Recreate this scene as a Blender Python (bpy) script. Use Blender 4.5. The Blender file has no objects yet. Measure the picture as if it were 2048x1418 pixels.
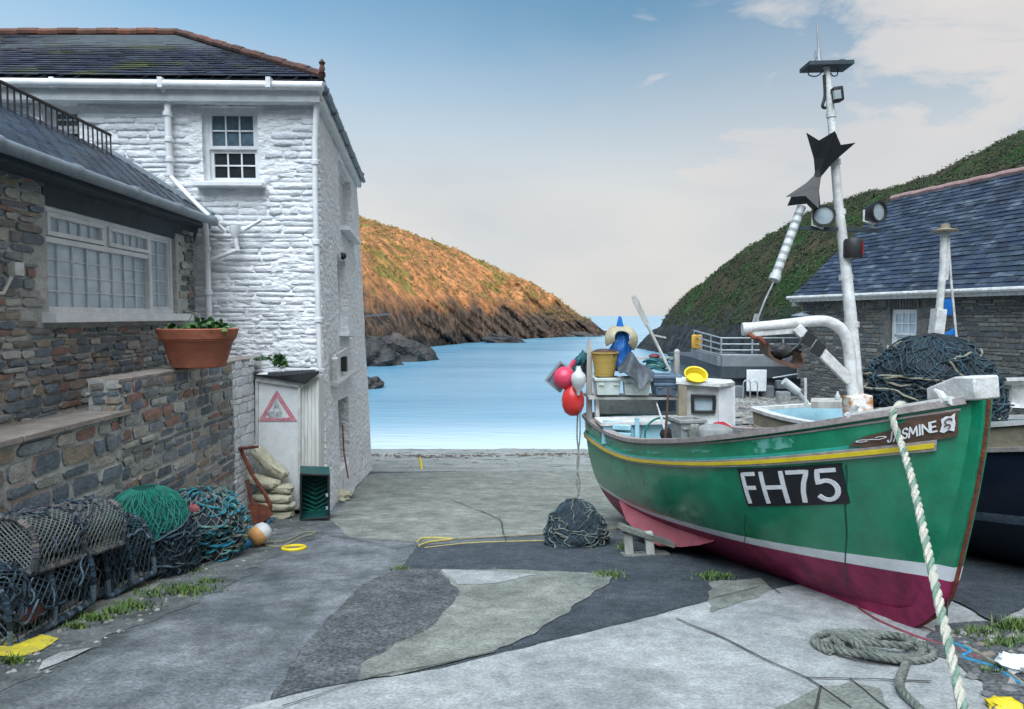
import bpy, math, random
from mathutils import Vector, Matrix, noise
random.seed(7)
R = math.radians
sc = bpy.context.scene
COL = sc.collection
V = Vector
# ------------------------------------------------------------------ camera
F = 1365.333
TH = math.atan(78 / F); CT, ST = math.cos(TH), math.sin(TH)
cd = bpy.data.cameras.new('camera'); cam = bpy.data.objects.new('camera', cd); COL.objects.link(cam)
cam.rotation_euler = (math.pi / 2 - TH, 0, 0); cd.lens = 24; cd.sensor_width = 36; cd.clip_end = 30000; cd.clip_start = .05
sc.camera = cam
def P(u, v, y):
    k = (709 - v) / F
    z = y * (k * CT - ST) / (CT + k * ST)
    return V(((u - 1024) / F * (y * CT - z * ST), y, z))
def proj(p):
    d = p[1] * CT - p[2] * ST; up = p[1] * ST + p[2] * CT
    return 1024 + F * p[0] / d, 709 - F * up / d
S0, S1 = -1.6, -.14                      # the slipway plane
def G(u, v, dz=0):
    k = (709 - v) / F; m = (k * CT - ST) / (CT + k * ST)
    return P(u, v, -(-S0 - dz) / (m - S1)) if False else P(u, v, (S0 + dz) / (m - S1))
def gp(x, y): return S0 + S1 * y
def sstep(a, b, x):
    t = min(1, max(0, (x - a) / (b - a))); return t * t * (3 - 2 * t)
def cl(x, a=0., b=1.): return max(a, min(b, x))
def lerp(a, b, t): return a + (b - a) * t
def interp(tab, x):
    if x <= tab[0][0]: return tab[0][1]
    for (a, b), (c, d) in zip(tab, tab[1:]):
        if x <= c: return b + (d - b) * (x - a) / (c - a)
    return tab[-1][1]
# ------------------------------------------------------------------ materials
def M(name, col, rough=.75, col2=None, scale=4, bump=.25, bscale=25, metal=0, stretch=(1, 1, 1), island=None,
      streak=None, spec=.35, detail=6, bstretch=None, contrast=(.35, .68), coat=0, bdist=.02, speck=None):
    m = bpy.data.materials.new(name); m.use_nodes = True
    nt = m.node_tree; N = nt.nodes; L = nt.links; b = N['Principled BSDF']
    b.inputs['Roughness'].default_value = rough; b.inputs['Metallic'].default_value = metal
    b.inputs['Specular IOR Level'].default_value = spec; b.inputs['Coat Weight'].default_value = coat
    tc = N.new('ShaderNodeTexCoord'); mp = N.new('ShaderNodeMapping'); mp.inputs['Scale'].default_value = stretch
    L.new(tc.outputs['Object'], mp.inputs['Vector'])
    c = list(col) + [1]; c2 = list(col2 or [x * .72 for x in col]) + [1]
    n = N.new('ShaderNodeTexNoise'); n.inputs['Scale'].default_value = scale; n.inputs['Detail'].default_value = detail
    n.inputs['Roughness'].default_value = .65; L.new(mp.outputs[0], n.inputs['Vector'])
    r = N.new('ShaderNodeValToRGB'); r.color_ramp.elements[0].position = contrast[0]; r.color_ramp.elements[1].position = contrast[1]
    r.color_ramp.elements[0].color = c2; r.color_ramp.elements[1].color = c
    L.new(n.outputs['Fac'], r.inputs[0]); out = r.outputs[0]
    if island:
        g = N.new('ShaderNodeNewGeometry'); ir = N.new('ShaderNodeValToRGB'); ir.color_ramp.interpolation = 'CONSTANT'
        e = ir.color_ramp.elements
        while len(e) < len(island): e.new(.5)
        for i, ic in enumerate(island): e[i].position = i / len(island); e[i].color = list(ic) + [1]
        L.new(g.outputs['Random Per Island'], ir.inputs[0])
        mx = N.new('ShaderNodeMix'); mx.data_type = 'RGBA'; mx.blend_type = 'MULTIPLY'; mx.inputs[0].default_value = 1
        L.new(out, mx.inputs[6]); L.new(ir.outputs[0], mx.inputs[7]); out = mx.outputs[2]
    if streak:                                     # (colour, scale vector, threshold lo, hi)
        mp2 = N.new('ShaderNodeMapping'); mp2.inputs['Scale'].default_value = streak[1]; L.new(tc.outputs['Object'], mp2.inputs['Vector'])
        n2 = N.new('ShaderNodeTexNoise'); n2.inputs['Scale'].default_value = 1; n2.inputs['Detail'].default_value = 5; L.new(mp2.outputs[0], n2.inputs['Vector'])
        r2 = N.new('ShaderNodeMapRange'); r2.inputs[1].default_value = streak[2]; r2.inputs[2].default_value = streak[3]; L.new(n2.outputs['Fac'], r2.inputs[0])
        mx = N.new('ShaderNodeMix'); mx.data_type = 'RGBA'; L.new(r2.outputs[0], mx.inputs[0]); L.new(out, mx.inputs[6])
        mx.inputs[7].default_value = list(streak[0]) + [1]; out = mx.outputs[2]
    if speck:                                      # (scale, low, high): fine aggregate / grain
        for sc_, lo_s, hi_s in speck:
            n4 = N.new('ShaderNodeTexNoise'); n4.inputs['Scale'].default_value = sc_; n4.inputs['Detail'].default_value = 3; L.new(tc.outputs['Object'], n4.inputs['Vector'])
            r4 = N.new('ShaderNodeMapRange'); r4.inputs[1].default_value = .35; r4.inputs[2].default_value = .65; r4.inputs[3].default_value = lo_s; r4.inputs[4].default_value = hi_s; L.new(n4.outputs['Fac'], r4.inputs[0])
            mx = N.new('ShaderNodeMix'); mx.data_type = 'RGBA'; mx.blend_type = 'MULTIPLY'; mx.inputs[0].default_value = 1; L.new(out, mx.inputs[6]); L.new(r4.outputs[0], mx.inputs[7]); out = mx.outputs[2]
    L.new(out, b.inputs['Base Color'])
    if bump:
        mp3 = N.new('ShaderNodeMapping'); mp3.inputs['Scale'].default_value = bstretch or stretch; L.new(tc.outputs['Object'], mp3.inputs['Vector'])
        bn = N.new('ShaderNodeTexNoise'); bn.inputs['Scale'].default_value = bscale; bn.inputs['Detail'].default_value = 4
        L.new(mp3.outputs[0], bn.inputs['Vector'])
        bp = N.new('ShaderNodeBump'); bp.inputs['Strength'].default_value = bump; bp.inputs['Distance'].default_value = bdist
        L.new(bn.outputs['Fac'], bp.inputs['Height']); L.new(bp.outputs[0], b.inputs['Normal'])
    return m
MW = dict(
 whitewall=M('white painted rubble', (.84, .85, .87), .8, (.68, .70, .72), 3, .8, 6, stretch=(1, 1, 2.4), bstretch=(1, 1, 2.0), streak=((.50, .48, .42), (2.6, 2.6, .5), .66, .84), bdist=.10, speck=[(14, .93, 1.03)]),
 whitestone=M('white painted stone', (.78, .79, .82), .8, (.64, .66, .69), 5, .8, 14, bstretch=(1, 1, 2), island=[(1, 1, 1), (.93, .94, .95), (.98, .98, .97), (.88, .89, .89), (1, 1, 1)], streak=((.50, .47, .38), (2.6, 2.6, .5), .67, .84), bdist=.03),
 panelwhite=M('clean white panel', (.78, .80, .81), .6, (.66, .68, .68), 8, .15, 30),
 whitepaint=M('white gloss paint', (.80, .81, .82), .4, (.62, .64, .66), 5, .15, 30),
 oldwhite=M('worn white paint', (.72, .73, .72), .55, (.45, .44, .42), 9, .3, 40),
 palewood=M('pale weathered timber', (.5, .5, .47), .8, (.3, .29, .27), 8, .4, 40, stretch=(1, 1, .2)),
 boards=M('grubby white boards', (.78, .79, .78), .7, (.58, .57, .53), 6, .4, 20, stretch=(4, 4, .3), streak=((.42, .25, .12), (8, 8, .5), .68, .8)),
 slate=M('slate', (.06, .078, .10), .5, (.03, .04, .055), 3, .4, 25, island=[(1, 1, 1), (.75, .75, .8), (1.35, 1.3, 1.25), (.9, .95, 1.1), (1.15, 1.1, 1.0)]),
 slatemoss=M('mossy slate', (.045, .053, .075), .6, (.02, .025, .04), 3, .5, 25, island=[(1, 1, 1), (.75, .75, .8), (1.3, 1.2, 1.1), (.9, .95, 1.1)], streak=((.06, .07, .02), (.9, .9, 1.4), .54, .66)),
 slatelich=M('lichened slate', (.042, .056, .078), .5, (.024, .036, .056), 3, .5, 25, island=[(1, 1, 1), (.7, .7, .75), (1.25, 1.25, 1.3), (1.5, 1.5, 1.5), (.85, .9, 1.1)], streak=((.17, .21, .25), (3, 1.6, 7), .58, .78)),
 ridge=M('terracotta ridge tile', (.13, .06, .05), .85, (.06, .04, .035), 6, .5, 30, island=[(1, 1, 1), (.8, .8, .8), (1.2, 1.1, 1)]),
 ridgepink=M('pink ridge tile', (.42, .27, .25), .8, (.28, .18, .17), 6, .4, 30),
 stone=M('rubble stone', (1.35, 1.30, 1.22), .85, (.82, .80, .76), 9, .8, 30, island=[(.13, .165, .20), (.20, .19, .185), (.30, .31, .31), (.11, .135, .165), (.27, .17, .15), (.36, .36, .34), (.16, .20, .25), (.28, .24, .20), (.18, .19, .21), (.40, .41, .41), (.14, .17, .21), (.22, .25, .28)]),
 stonegrey=M('slate rubble', (.85, .85, .85), .85, (.45, .45, .45), 9, .8, 25, island=[(.17, .18, .18), (.22, .21, .19), (.28, .28, .26), (.13, .14, .15), (.24, .22, .19), (.34, .34, .32), (.18, .20, .21)]),
 mortar=M('lime mortar', (.52, .52, .50), .9, (.34, .34, .33), 8, .7, 30),
 mortardk=M('dark mortar', (.2, .2, .19), .9, (.12, .12, .12), 8, .7, 30),
 coping=M('coping concrete', (.36, .31, .28), .85, (.22, .2, .18), 5, .5, 30),
 concrete=M('slip concrete', (.205, .22, .235), .85, (.085, .10, .11), 1.1, .9, 34, speck=[(45, .72, 1.22), (9, .8, 1.15), (2.5, .8, 1.15)], contrast=(.38, .62), detail=10, streak=((.08, .095, .095), (2.6, .35, 1), .50, .70), bdist=.02),
 concpale=M('pale concrete apron', (.40, .415, .41), .85, (.24, .255, .26), 1.3, .8, 40, speck=[(50, .78, 1.18), (8, .84, 1.12)], detail=10, streak=((.17, .18, .175), (1.2, 1.2, 1), .55, .75), bdist=.012),
 concwarm=M('worn green concrete', (.27, .285, .25), .9, (.14, .155, .14), 2.0, .9, 40, speck=[(45, .72, 1.22), (7, .8, 1.15)], detail=10, bdist=.012),
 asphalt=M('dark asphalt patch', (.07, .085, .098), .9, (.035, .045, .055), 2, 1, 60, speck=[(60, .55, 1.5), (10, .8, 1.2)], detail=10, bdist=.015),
 gritty=M('coarse asphalt', (.12, .128, .13), .92, (.06, .068, .075), 4, 1, 50, speck=[(40, .5, 1.55), (9, .8, 1.2)], detail=12, bdist=.02),
 damp=M('damp dirty concrete', (.17, .185, .185), .8, (.07, .085, .085), 2.2, .9, 40, detail=10, speck=[(45, .7, 1.25), (6, .7, 1.2)], bdist=.02),
 crack=M('joint dirt', (.05, .05, .045), .95),
 beach=M('shingle', (.33, .345, .325), .9, (.19, .205, .195), 1.5, .8, 18, detail=12, streak=((.17, .17, .15), (.25, 2.5, 1), .56, .7), speck=[(14, .8, 1.2)]),
 pebble=M('pebbles', (.9, .9, .9), .8, (.6, .6, .6), 5, .3, 30, island=[(.22, .22, .21), (.30, .29, .26), (.15, .15, .15), (.26, .22, .18), (.36, .36, .35)]),
 yellowpaint=M('yellow road paint', (.72, .60, .04), .7, (.42, .36, .06), 9, .4, 40),
 gutter=M('grey gutter', (.25, .30, .34), .5, (.17, .2, .23)),
 darkwood=M('dark timber', (.05, .07, .085), .7, (.03, .04, .05), 6, .3, 30),
 iron=M('black iron', (.03, .035, .04), .5, (.06, .05, .04), 9, .3, 40, metal=.3),
 terracotta=M('terracotta', (.42, .14, .085), .7, (.30, .10, .06), 6, .3, 30),
 soil=M('soil', (.05, .035, .025), .95),
 leaf=M('leaf', (.045, .12, .03), .55, (.02, .06, .02), 9, 0, island=[(1, 1, 1), (1.5, 1.4, 1), (.7, .8, .8)]),
 grass=M('grass blades', (.11, .20, .05), .7, (.06, .10, .03), 5, 0, island=[(1, 1, 1), (1.4, 1.2, 1), (.7, .8, .8)]),
 rust=M('rust', (.24, .075, .04), .85, (.10, .035, .03), 12, .6, 50, metal=.1),
 rustpaint=M('rusting white paint', (.68, .66, .62), .6, (.40, .16, .05), 9, .4, 40, contrast=(.42, .56)),
 bag=M('sandbag cloth', (.52, .49, .36), .9, (.36, .34, .25), 8, .5, 60),
 cratedk=M('green plastic', (.012, .085, .075), .5, (.008, .05, .05)),
 black=M('black plastic', (.018, .02, .022), .5, (.03, .03, .03)),
 dknet=M('dark netting', (.03, .045, .055), .8, (.015, .02, .028), 20, 1, 60),
 rubber=M('tarred rope binding', (.028, .042, .055), .65, (.02, .03, .04), 15, .8, 50, island=[(1, 1, 1), (2.2, 2.1, 2.1), (1, 1.2, 1.3), (4.2, 4, 3.9), (.6, .7, .8), (1.4, 1.9, 2.2)]),
 potrope=M('weathered pot rope', (.17, .165, .16), .85, (.07, .07, .075), 10, .6, 50, island=[(1, 1, 1), (1.5, 1.4, 1.3), (.5, .6, .65), (.8, .8, .9)]),
 netgreen=M('green trawl net', (.015, .22, .16), .65, (.008, .11, .09), 9),
 netgrey=M('old grey twine', (.20, .22, .21), .8, (.11, .13, .13), 15),
 netblue=M('dark blue twine', (.035, .06, .08), .7, (.02, .035, .045), 15, island=[(1, 1, 1), (1.9, 1.8, 1.6), (.8, 1.3, 1.4), (.7, .7, .7), (1.2, 1, .9)]),
 ropeteal=M('teal rope', (.03, .20, .26), .75, (.015, .09, .12), 15, island=[(1, 1, 1), (.5, .6, .6), (2.6, 1.2, .9), (.8, 1.5, 1.6), (4.5, 1.5, .95)]),
 ropetan=M('tan rope', (.30, .28, .21), .85, (.17, .16, .12), 20),
 ropegreen=M('weathered green rope', (.22, .235, .205), .85, (.09, .105, .095), 12, .6, 80),
 ropecream=M('cream strand', (.55, .52, .43), .8, (.42, .42, .36), 30, .6, 90),
 ropejade=M('jade strand', (.22, .32, .25), .8, (.12, .2, .16), 30, .6, 90),
 ropeblue=M('bright blue rope', (.03, .30, .50), .7, (.02, .16, .3), 12),
 ropered=M('dull red rope', (.30, .07, .10), .8, (.18, .05, .06), 12),
 pinkpl=M('faded pink plastic', (.36, .10, .11), .6, (.24, .07, .08)),
 orange=M('orange float', (.70, .36, .12), .5, (.5, .26, .1)),
 redfloat=M('red float', (.72, .045, .035), .35, (.5, .03, .03), 3, .1, coat=.3),
 pinkfloat=M('pink float', (.70, .06, .13), .4, (.55, .05, .1), 3, .1, coat=.2),
 whitefloat=M('white float', (.62, .64, .64), .4, (.45, .47, .48), 6, .1),
 bluefloat=M('blue float end', (.03, .17, .36), .5, (.02, .1, .2)),
 yellow=M('yellow plastic', (.78, .60, .02), .4, (.6, .45, .03)),
 orangeyellow=M('orange yellow panel', (.62, .36, .05), .6, (.45, .25, .04)),
 ochre=M('ochre rope', (.50, .42, .14), .85, (.34, .28, .1), 20),
 basket=M('yellow basket', (.52, .36, .09), .6, (.36, .24, .06), 6, .4, 30, stretch=(.3, .3, 6)),
 oilskin=M('blue oilskin', (.01, .17, .55), .4, (.01, .09, .32), 5, .4, 12),
 strawring=M('faded life ring', (.45, .40, .27), .7, (.30, .26, .18), 8),
 tarp=M('grey tarp', (.10, .12, .14), .5, (.03, .04, .05), 4, .5, 10),
 fishbox=M('white fish box', (.62, .68, .64), .5, (.42, .48, .45), 8, .2),
 bluebox=M('blue grey box', (.16, .22, .30), .5, (.1, .14, .2), 8, .2),
 greybox=M('grey plastic', (.33, .35, .35), .6, (.22, .23, .22), 8, .2),
 paleblue=M('pale blue boat paint', (.36, .60, .68), .45, (.26, .46, .55), 4, .2, 30),
 green=M('green boat paint', (.003, .255, .125), .24, (.003, .175, .088), 2.0, .15, 10, spec=.6, coat=.3, speck=[(6, .86, 1.1), (40, .93, 1.06)], streak=((.10, .30, .22), (7, 7, .8), .66, .84), stretch=(1, 1, .5)),
 boot=M('white boot top', (.82, .84, .86), .4, (.64, .66, .69), 5, .2, 20),
 maroon=M('maroon antifoul', (.36, .025, .105), .5, (.21, .018, .065), 3, .25, 18, speck=[(8, .7, 1.15)]),
 litfoul=M('antifoul with painted sea light', (.42, .11, .14), .6, (.30, .09, .11), 4, .25, 20),  # bottom paint turned pink to carry sea light from behind
 oak=M('varnished brown timber', (.13, .075, .05), .5, (.07, .04, .03), 10, .3, 40, stretch=(1, 1, 3)),
 greyrail=M('worn timber rail', (.40, .35, .34), .6, (.24, .21, .2), 14, .3, 40),
 ltgreen=M('light green rail', (.05, .42, .33), .45, (.03, .3, .24), 5),
 wornpaint=M('chalky worn green paint', (.14, .40, .34), .6, (.02, .24, .14), 14, .2, 30, contrast=(.45, .56)),
 plate=M('black number plate', (.012, .013, .018), .4, (.02, .02, .025)),
 letter=M('white letters', (.78, .78, .80), .5, (.66, .66, .68), 12),
 navy=M('navy boat paint', (.008, .014, .03), .3, (.012, .02, .04), 3, .1, 14, spec=.5),
 rubband=M('worn blue rubbing band', (.20, .26, .32), .7, (.09, .13, .17), 10, .5, 20),
 tan=M('tan strake', (.34, .29, .20), .6, (.22, .19, .14), 8),
 glassdk=M('dark glass', (.015, .02, .025), .06, (.03, .035, .04), 2, .06, 3, spec=.8),
 glassskyrefl=M('glass with painted sky reflection', (.13, .20, .25), .08, (.05, .08, .11), 5, .06, 3, spec=.8),  # sky reflection painted into the pane's base colour
 glassnetrefl=M('net curtain glass with painted reflection', (.50, .59, .65), .12, (.34, .43, .49), 3, .08, 3, spec=.6),  # curtain tone plus a bluish reflection, both painted into the colour
 lens=M('lamp glass', (.45, .5, .52), .1, (.3, .35, .38), 3, 0, spec=.8),
 redlens=M('red lamp glass', (.7, .02, .02), .2, (.5, .02, .02), 3, 0),
 signred=M('faded red sign paint', (.50, .10, .16), .6, (.62, .35, .38), 20, 0),
 signgrey=M('faded sign lettering', (.42, .46, .48), .7, (.55, .58, .6), 20, 0),
 shade=M('dark opening', (.02, .022, .025), .9),
 platform=M('old harbour concrete', (.24, .26, .28), .9, (.14, .155, .17), 1.2, .6, 14),
 deckdark=M('wet dark edge', (.06, .075, .09), .7, (.04, .05, .06)),
 galv=M('galvanised rail', (.45, .48, .5), .45, (.3, .32, .34), 9, .1, metal=.4),
)
# ------------------------------------------------------------------ mesh builder
ROOTOFF = {}
class MB:
    def __init__(s): s.v = []; s.f = []; s.m = []
    def add(s, vs, fs, mi=0):
        o = len(s.v); s.v += [tuple(a) for a in vs]; s.f += [tuple(o + i for i in f) for f in fs]; s.m += [mi] * len(fs); return s
    def box(s, c, size, rot=None, mi=0):
        hx, hy, hz = [a / 2 for a in size]; c = V(c)
        vs = [V((x, y, z)) for x in (-hx, hx) for y in (-hy, hy) for z in (-hz, hz)]
        if rot is not None: vs = [rot @ a for a in vs]
        return s.add([a + c for a in vs], [(0, 1, 3, 2), (4, 6, 7, 5), (0, 4, 5, 1), (2, 3, 7, 6), (0, 2, 6, 4), (1, 5, 7, 3)], mi)
    def beam(s, a, b, w, h, up=(0, 0, 1), mi=0):
        a, b = V(a), V(b); d = (b - a).normalized(); up = V(up)
        x = d.cross(up)
        if x.length < 1e-4: x = d.cross(V((0, 1, 0)))
        x.normalize(); z = x.cross(d)
        vs = [p + x * i * w / 2 + z * j * h / 2 for p in (a, b) for i in (-1, 1) for j in (-1, 1)]
        return s.add(vs, [(0, 1, 3, 2), (4, 6, 7, 5), (0, 4, 5, 1), (2, 3, 7, 6), (0, 2, 6, 4), (1, 5, 7, 3)], mi)
    def tube(s, pts, r, n=8, closed=False, mi=0, cap=True):
        pts = [V(p) for p in pts]; k = len(pts)
        rs = r if isinstance(r, (list, tuple)) else [r] * k
        t0 = (pts[1] - pts[0]).normalized(); up = V((0, 0, 1)) if abs(t0.z) < .9 else V((1, 0, 0))
        x = t0.cross(up).normalized(); vs = []
        for i, p in enumerate(pts):
            a = pts[(i - 1) % k] if (i or closed) else p; b = pts[(i + 1) % k] if (i < k - 1 or closed) else p
            t = (b - a)
            t = t.normalized() if t.length > 1e-9 else t0
            x = (x - t * x.dot(t)); x = x.normalized() if x.length > 1e-6 else t.orthogonal().normalized()
            y = t.cross(x)
            for j in range(n):
                an = 2 * math.pi * j / n; vs.append(p + (x * math.cos(an) + y * math.sin(an)) * rs[i])
        fs = []
        for i in range(k if closed else k - 1):
            a, b = i * n, ((i + 1) % k) * n
            for j in range(n): fs.append((a + j, a + (j + 1) % n, b + (j + 1) % n, b + j))
        if not closed and cap: fs += [tuple(range(n))[::-1], tuple((k - 1) * n + j for j in range(n))]
        return s.add(vs, fs, mi)
    def lathe(s, prof, c=(0, 0, 0), n=24, rot=None, mi=0, sc=(1, 1, 1)):
        vs = []; c = V(c)
        for r, z in prof:
            for j in range(n):
                a = 2 * math.pi * j / n; p = V((r * math.cos(a) * sc[0], r * math.sin(a) * sc[1], z * sc[2]))
                vs.append(c + (rot @ p if rot is not None else p))
        fs = [(i * n + j, i * n + (j + 1) % n, (i + 1) * n + (j + 1) % n, (i + 1) * n + j) for i in range(len(prof) - 1) for j in range(n)]
        if prof[0][0] > 1e-4: fs.append(tuple(range(n))[::-1])
        if prof[-1][0] > 1e-4: fs.append(tuple((len(prof) - 1) * n + j for j in range(n)))
        return s.add(vs, fs, mi)
    def ball(s, c, r, n=16, sc=(1, 1, 1), rot=None, mi=0):
        k = n // 2
        return s.lathe([(max(1e-5, math.sin(math.pi * i / k)) * r, -math.cos(math.pi * i / k) * r) for i in range(k + 1)], c, n, rot, mi, sc)
    def prism(s, poly, ext, mi=0):
        n = len(poly); ext = V(ext); poly = [V(p) for p in poly]
        return s.add(poly + [p + ext for p in poly], [tuple(range(n)), tuple(range(2 * n - 1, n - 1, -1))] + [(i, i + n, (i + 1) % n + n, (i + 1) % n) for i in range(n)], mi)
    def grid(s, fn, nu, nv, mi=0, flip=False):
        vs = [fn(i / nu, j / nv) for i in range(nu + 1) for j in range(nv + 1)]; w = nv + 1
        fs = [(i * w + j, (i + 1) * w + j, (i + 1) * w + j + 1, i * w + j + 1) for i in range(nu) for j in range(nv)]
        if flip: fs = [f[::-1] for f in fs]
        return s.add(vs, fs, mi)
    def blob(s, c, r, n=14, amp=.2, fr=2.5, seed=0, rot=None, e=1, floor=None, mi=0):
        """noisy ellipsoid (e<1 makes it boxier)"""
        c = V(c); k = n
        def pw(x): return math.copysign(abs(x) ** e, x)
        def fn(a, b):
            th = 2 * math.pi * a; ph = math.pi * (b - .5)
            d = V((pw(math.cos(ph)) * pw(math.cos(th)), pw(math.cos(ph)) * pw(math.sin(th)), pw(math.sin(ph))))
            q = V((math.cos(ph) * math.cos(th), math.cos(ph) * math.sin(th), math.sin(ph)))
            d = d * (1 + amp * noise.noise(q * fr + V((seed * 7.1, 3.3, seed * 1.7))))
            p = V((d.x * r[0], d.y * r[1], d.z * r[2]))
            if rot is not None: p = rot @ p
            p = p + c
            if floor is not None: p.z = max(p.z, floor)
            return p
        return s.grid(fn, 2 * k, k, mi)
    def build(s, name, mats, parent=None, smooth=True, angle=40, bevel=0):
        me = bpy.data.meshes.new(name)
        off = ROOTOFF.get(parent, V((0, 0, 0))) if parent else V((0, 0, 0))
        me.from_pydata([tuple(V(a) - off) for a in s.v], [], s.f)
        if not isinstance(mats, (list, tuple)): mats = [mats]
        for m in mats: me.materials.append(MW[m] if isinstance(m, str) else m)
        if len(mats) > 1:
            for p, i in zip(me.polygons, s.m): p.material_index = i
        if smooth:
            for p in me.polygons: p.use_smooth = True
            me.set_sharp_from_angle(angle=R(angle))
        me.update()
        o = bpy.data.objects.new(name, me); COL.objects.link(o)
        if parent: o.parent = parent; ROOTOFF[o] = off
        if bevel:
            b = o.modifiers.new('bevel', 'BEVEL'); b.width = bevel; b.segments = 2; b.limit_method = 'ANGLE'; b.angle_limit = R(35)
        return o
def tag(o, label=None, cat=None, group=None, kind=None):
    if label: o['label'] = label
    if cat: o['category'] = cat
    if group: o['group'] = group
    if kind: o['kind'] = kind
    return o
def root(name, loc, label, cat, group=None):
    o = bpy.data.objects.new(name, None); COL.objects.link(o); o.location = loc; o.empty_display_size = .1
    ROOTOFF[o] = V(loc); return tag(o, label, cat, group)
def single(mb, name, mat, label, cat, group=None, **k):
    """a one-mesh thing with its origin at its base"""
    xs = [a[0] for a in mb.v]; ys = [a[1] for a in mb.v]; zs = [a[2] for a in mb.v]
    c = V(((min(xs) + max(xs)) / 2, (min(ys) + max(ys)) / 2, min(zs)))
    mb.v = [tuple(V(a) - c) for a in mb.v]
    o = mb.build(name, mat, **k); o.location = c
    return tag(o, label, cat, group)
def copy_tree(o, parent=None):
    c = o.copy(); COL.objects.link(c)
    if parent: c.parent = parent
    for ch in [x for x in COL.objects if x.parent == o]: copy_tree(ch, c)
    return c
def smoothpath(pts, n=6, closed=False):
    pts = [V(p) for p in pts]; out = []; k = len(pts)
    rng = range(k) if closed else range(k - 1)
    for i in rng:
        if closed: a, b, c, d = pts[(i - 1) % k], pts[i], pts[(i + 1) % k], pts[(i + 2) % k]
        else: a, b, c, d = pts[max(0, i - 1)], pts[i], pts[i + 1], pts[min(k - 1, i + 2)]
        for j in range(n):
            t = j / n
            out.append(.5 * ((2 * b) + (c - a) * t + (2 * a - 5 * b + 4 * c - d) * t * t + (3 * b - a - 3 * c + d) * t ** 3))
    if not closed: out.append(pts[-1])
    return out
def resample(pts, step):
    out = [pts[0]]; acc = 0
    for a, b in zip(pts, pts[1:]):
        L = (b - a).length; t = step - acc
        while t < L: out.append(a + (b - a) * (t / L)); t += step
        acc = L - (t - step)
    return out
def twisted(pts, r, pitch, mats, name, parent=None, n=6, step=.012):
    """three-strand laid rope"""
    pts = resample(pts, step); mb = MB(); t0 = (pts[1] - pts[0]).normalized(); x = t0.orthogonal().normalized()
    frames = []
    for i, p in enumerate(pts):
        t = (pts[min(i + 1, len(pts) - 1)] - pts[max(0, i - 1)]).normalized(); x = (x - t * x.dot(t)).normalized(); frames.append((p, x.copy(), t.cross(x)))
    for k in range(3):
        q = []
        for i, (p, a, b) in enumerate(frames):
            an = 2 * math.pi * (i * step / pitch + k / 3); q.append(p + (a * math.cos(an) + b * math.sin(an)) * r * .5)
        mb.tube(q, r * .56, n, mi=k)
    return mb
def strokes(mb, glyph, place, w, mi=0, seg=.08):
    """thick polylines in a 2-D box; place(x, y, h) maps to the world"""
    for line in glyph:
        pts = []
        for (a, b) in zip(line, line[1:]):
            d = math.dist(a, b); n = max(1, int(d / seg))
            pts += [(lerp(a[0], b[0], i / n), lerp(a[1], b[1], i / n)) for i in range(n)]
        pts.append(line[-1]); lr = []
        for i, p in enumerate(pts):
            a = pts[max(0, i - 1)]; b = pts[min(len(pts) - 1, i + 1)]; dx, dy = b[0] - a[0], b[1] - a[1]; L = math.hypot(dx, dy) or 1
            nx, ny = -dy / L * w / 2, dx / L * w / 2
            e = w / 2 if i in (0, len(pts) - 1) else 0; s = -1 if i == 0 else 1
            q = (p[0] + s * dx / L * e, p[1] + s * dy / L * e)
            lr.append(((q[0] + nx, q[1] + ny), (q[0] - nx, q[1] - ny)))
        vs = []; 
        for l, r_ in lr: vs += [place(l[0], l[1], 1), place(r_[0], r_[1], 1), place(l[0], l[1], 0), place(r_[0], r_[1], 0)]
        fs = []
        for i in range(len(lr) - 1):
            a, b = 4 * i, 4 * i + 4
            fs += [(a, a + 1, b + 1, b), (a, b, b + 2, a + 2), (a + 1, a + 3, b + 3, b + 1)]
        fs += [(0, 2, 3, 1), (4 * len(lr) - 4, 4 * len(lr) - 3, 4 * len(lr) - 1, 4 * len(lr) - 2)]
        mb.add(vs, fs, mi)
def arc(cx, cy, rx, ry, a0, a1, n=10):
    return [(cx + rx * math.cos(R(lerp(a0, a1, i / n))), cy + ry * math.sin(R(lerp(a0, a1, i / n)))) for i in range(n + 1)]
GL = {'F': [[(0, 0), (0, 1), (.8, 1)], [(0, .5), (.65, .5)]], 'H': [[(0, 0), (0, 1)], [(1, 0), (1, 1)], [(0, .5), (1, .5)]],
      '7': [[(0, 1), (1, 1), (.72, .6), (.6, .3), (.55, 0)]],
      '5': [[(.9, 1), (.15, 1), (.08, .58)] + arc(.45, .33, .5, .33, 120, -140, 14)],
      'J': [[(.7, 1), (.7, .25)] + arc(.35, .22, .35, .22, 0, -170, 8)[1:]], 'A': [[(0, 0), (.5, 1), (1, 0)], [(.2, .35), (.8, .35)]],
      'S': [arc(.5, .75, .42, .25, 20, 270, 10) + arc(.5, .25, .42, .25, 90, -160, 10)[1:]],
      'M': [[(0, 0), (.1, 1), (.5, .25), (.9, 1), (1, 0)]], 'I': [[(.5, 0), (.5, 1)]], 'N': [[(0, 0), (0, 1), (1, 0), (1, 1)]],
      'E': [[(.9, 1), (0, 1), (0, 0), (.9, 0)], [(0, .5), (.75, .5)]]}
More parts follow.
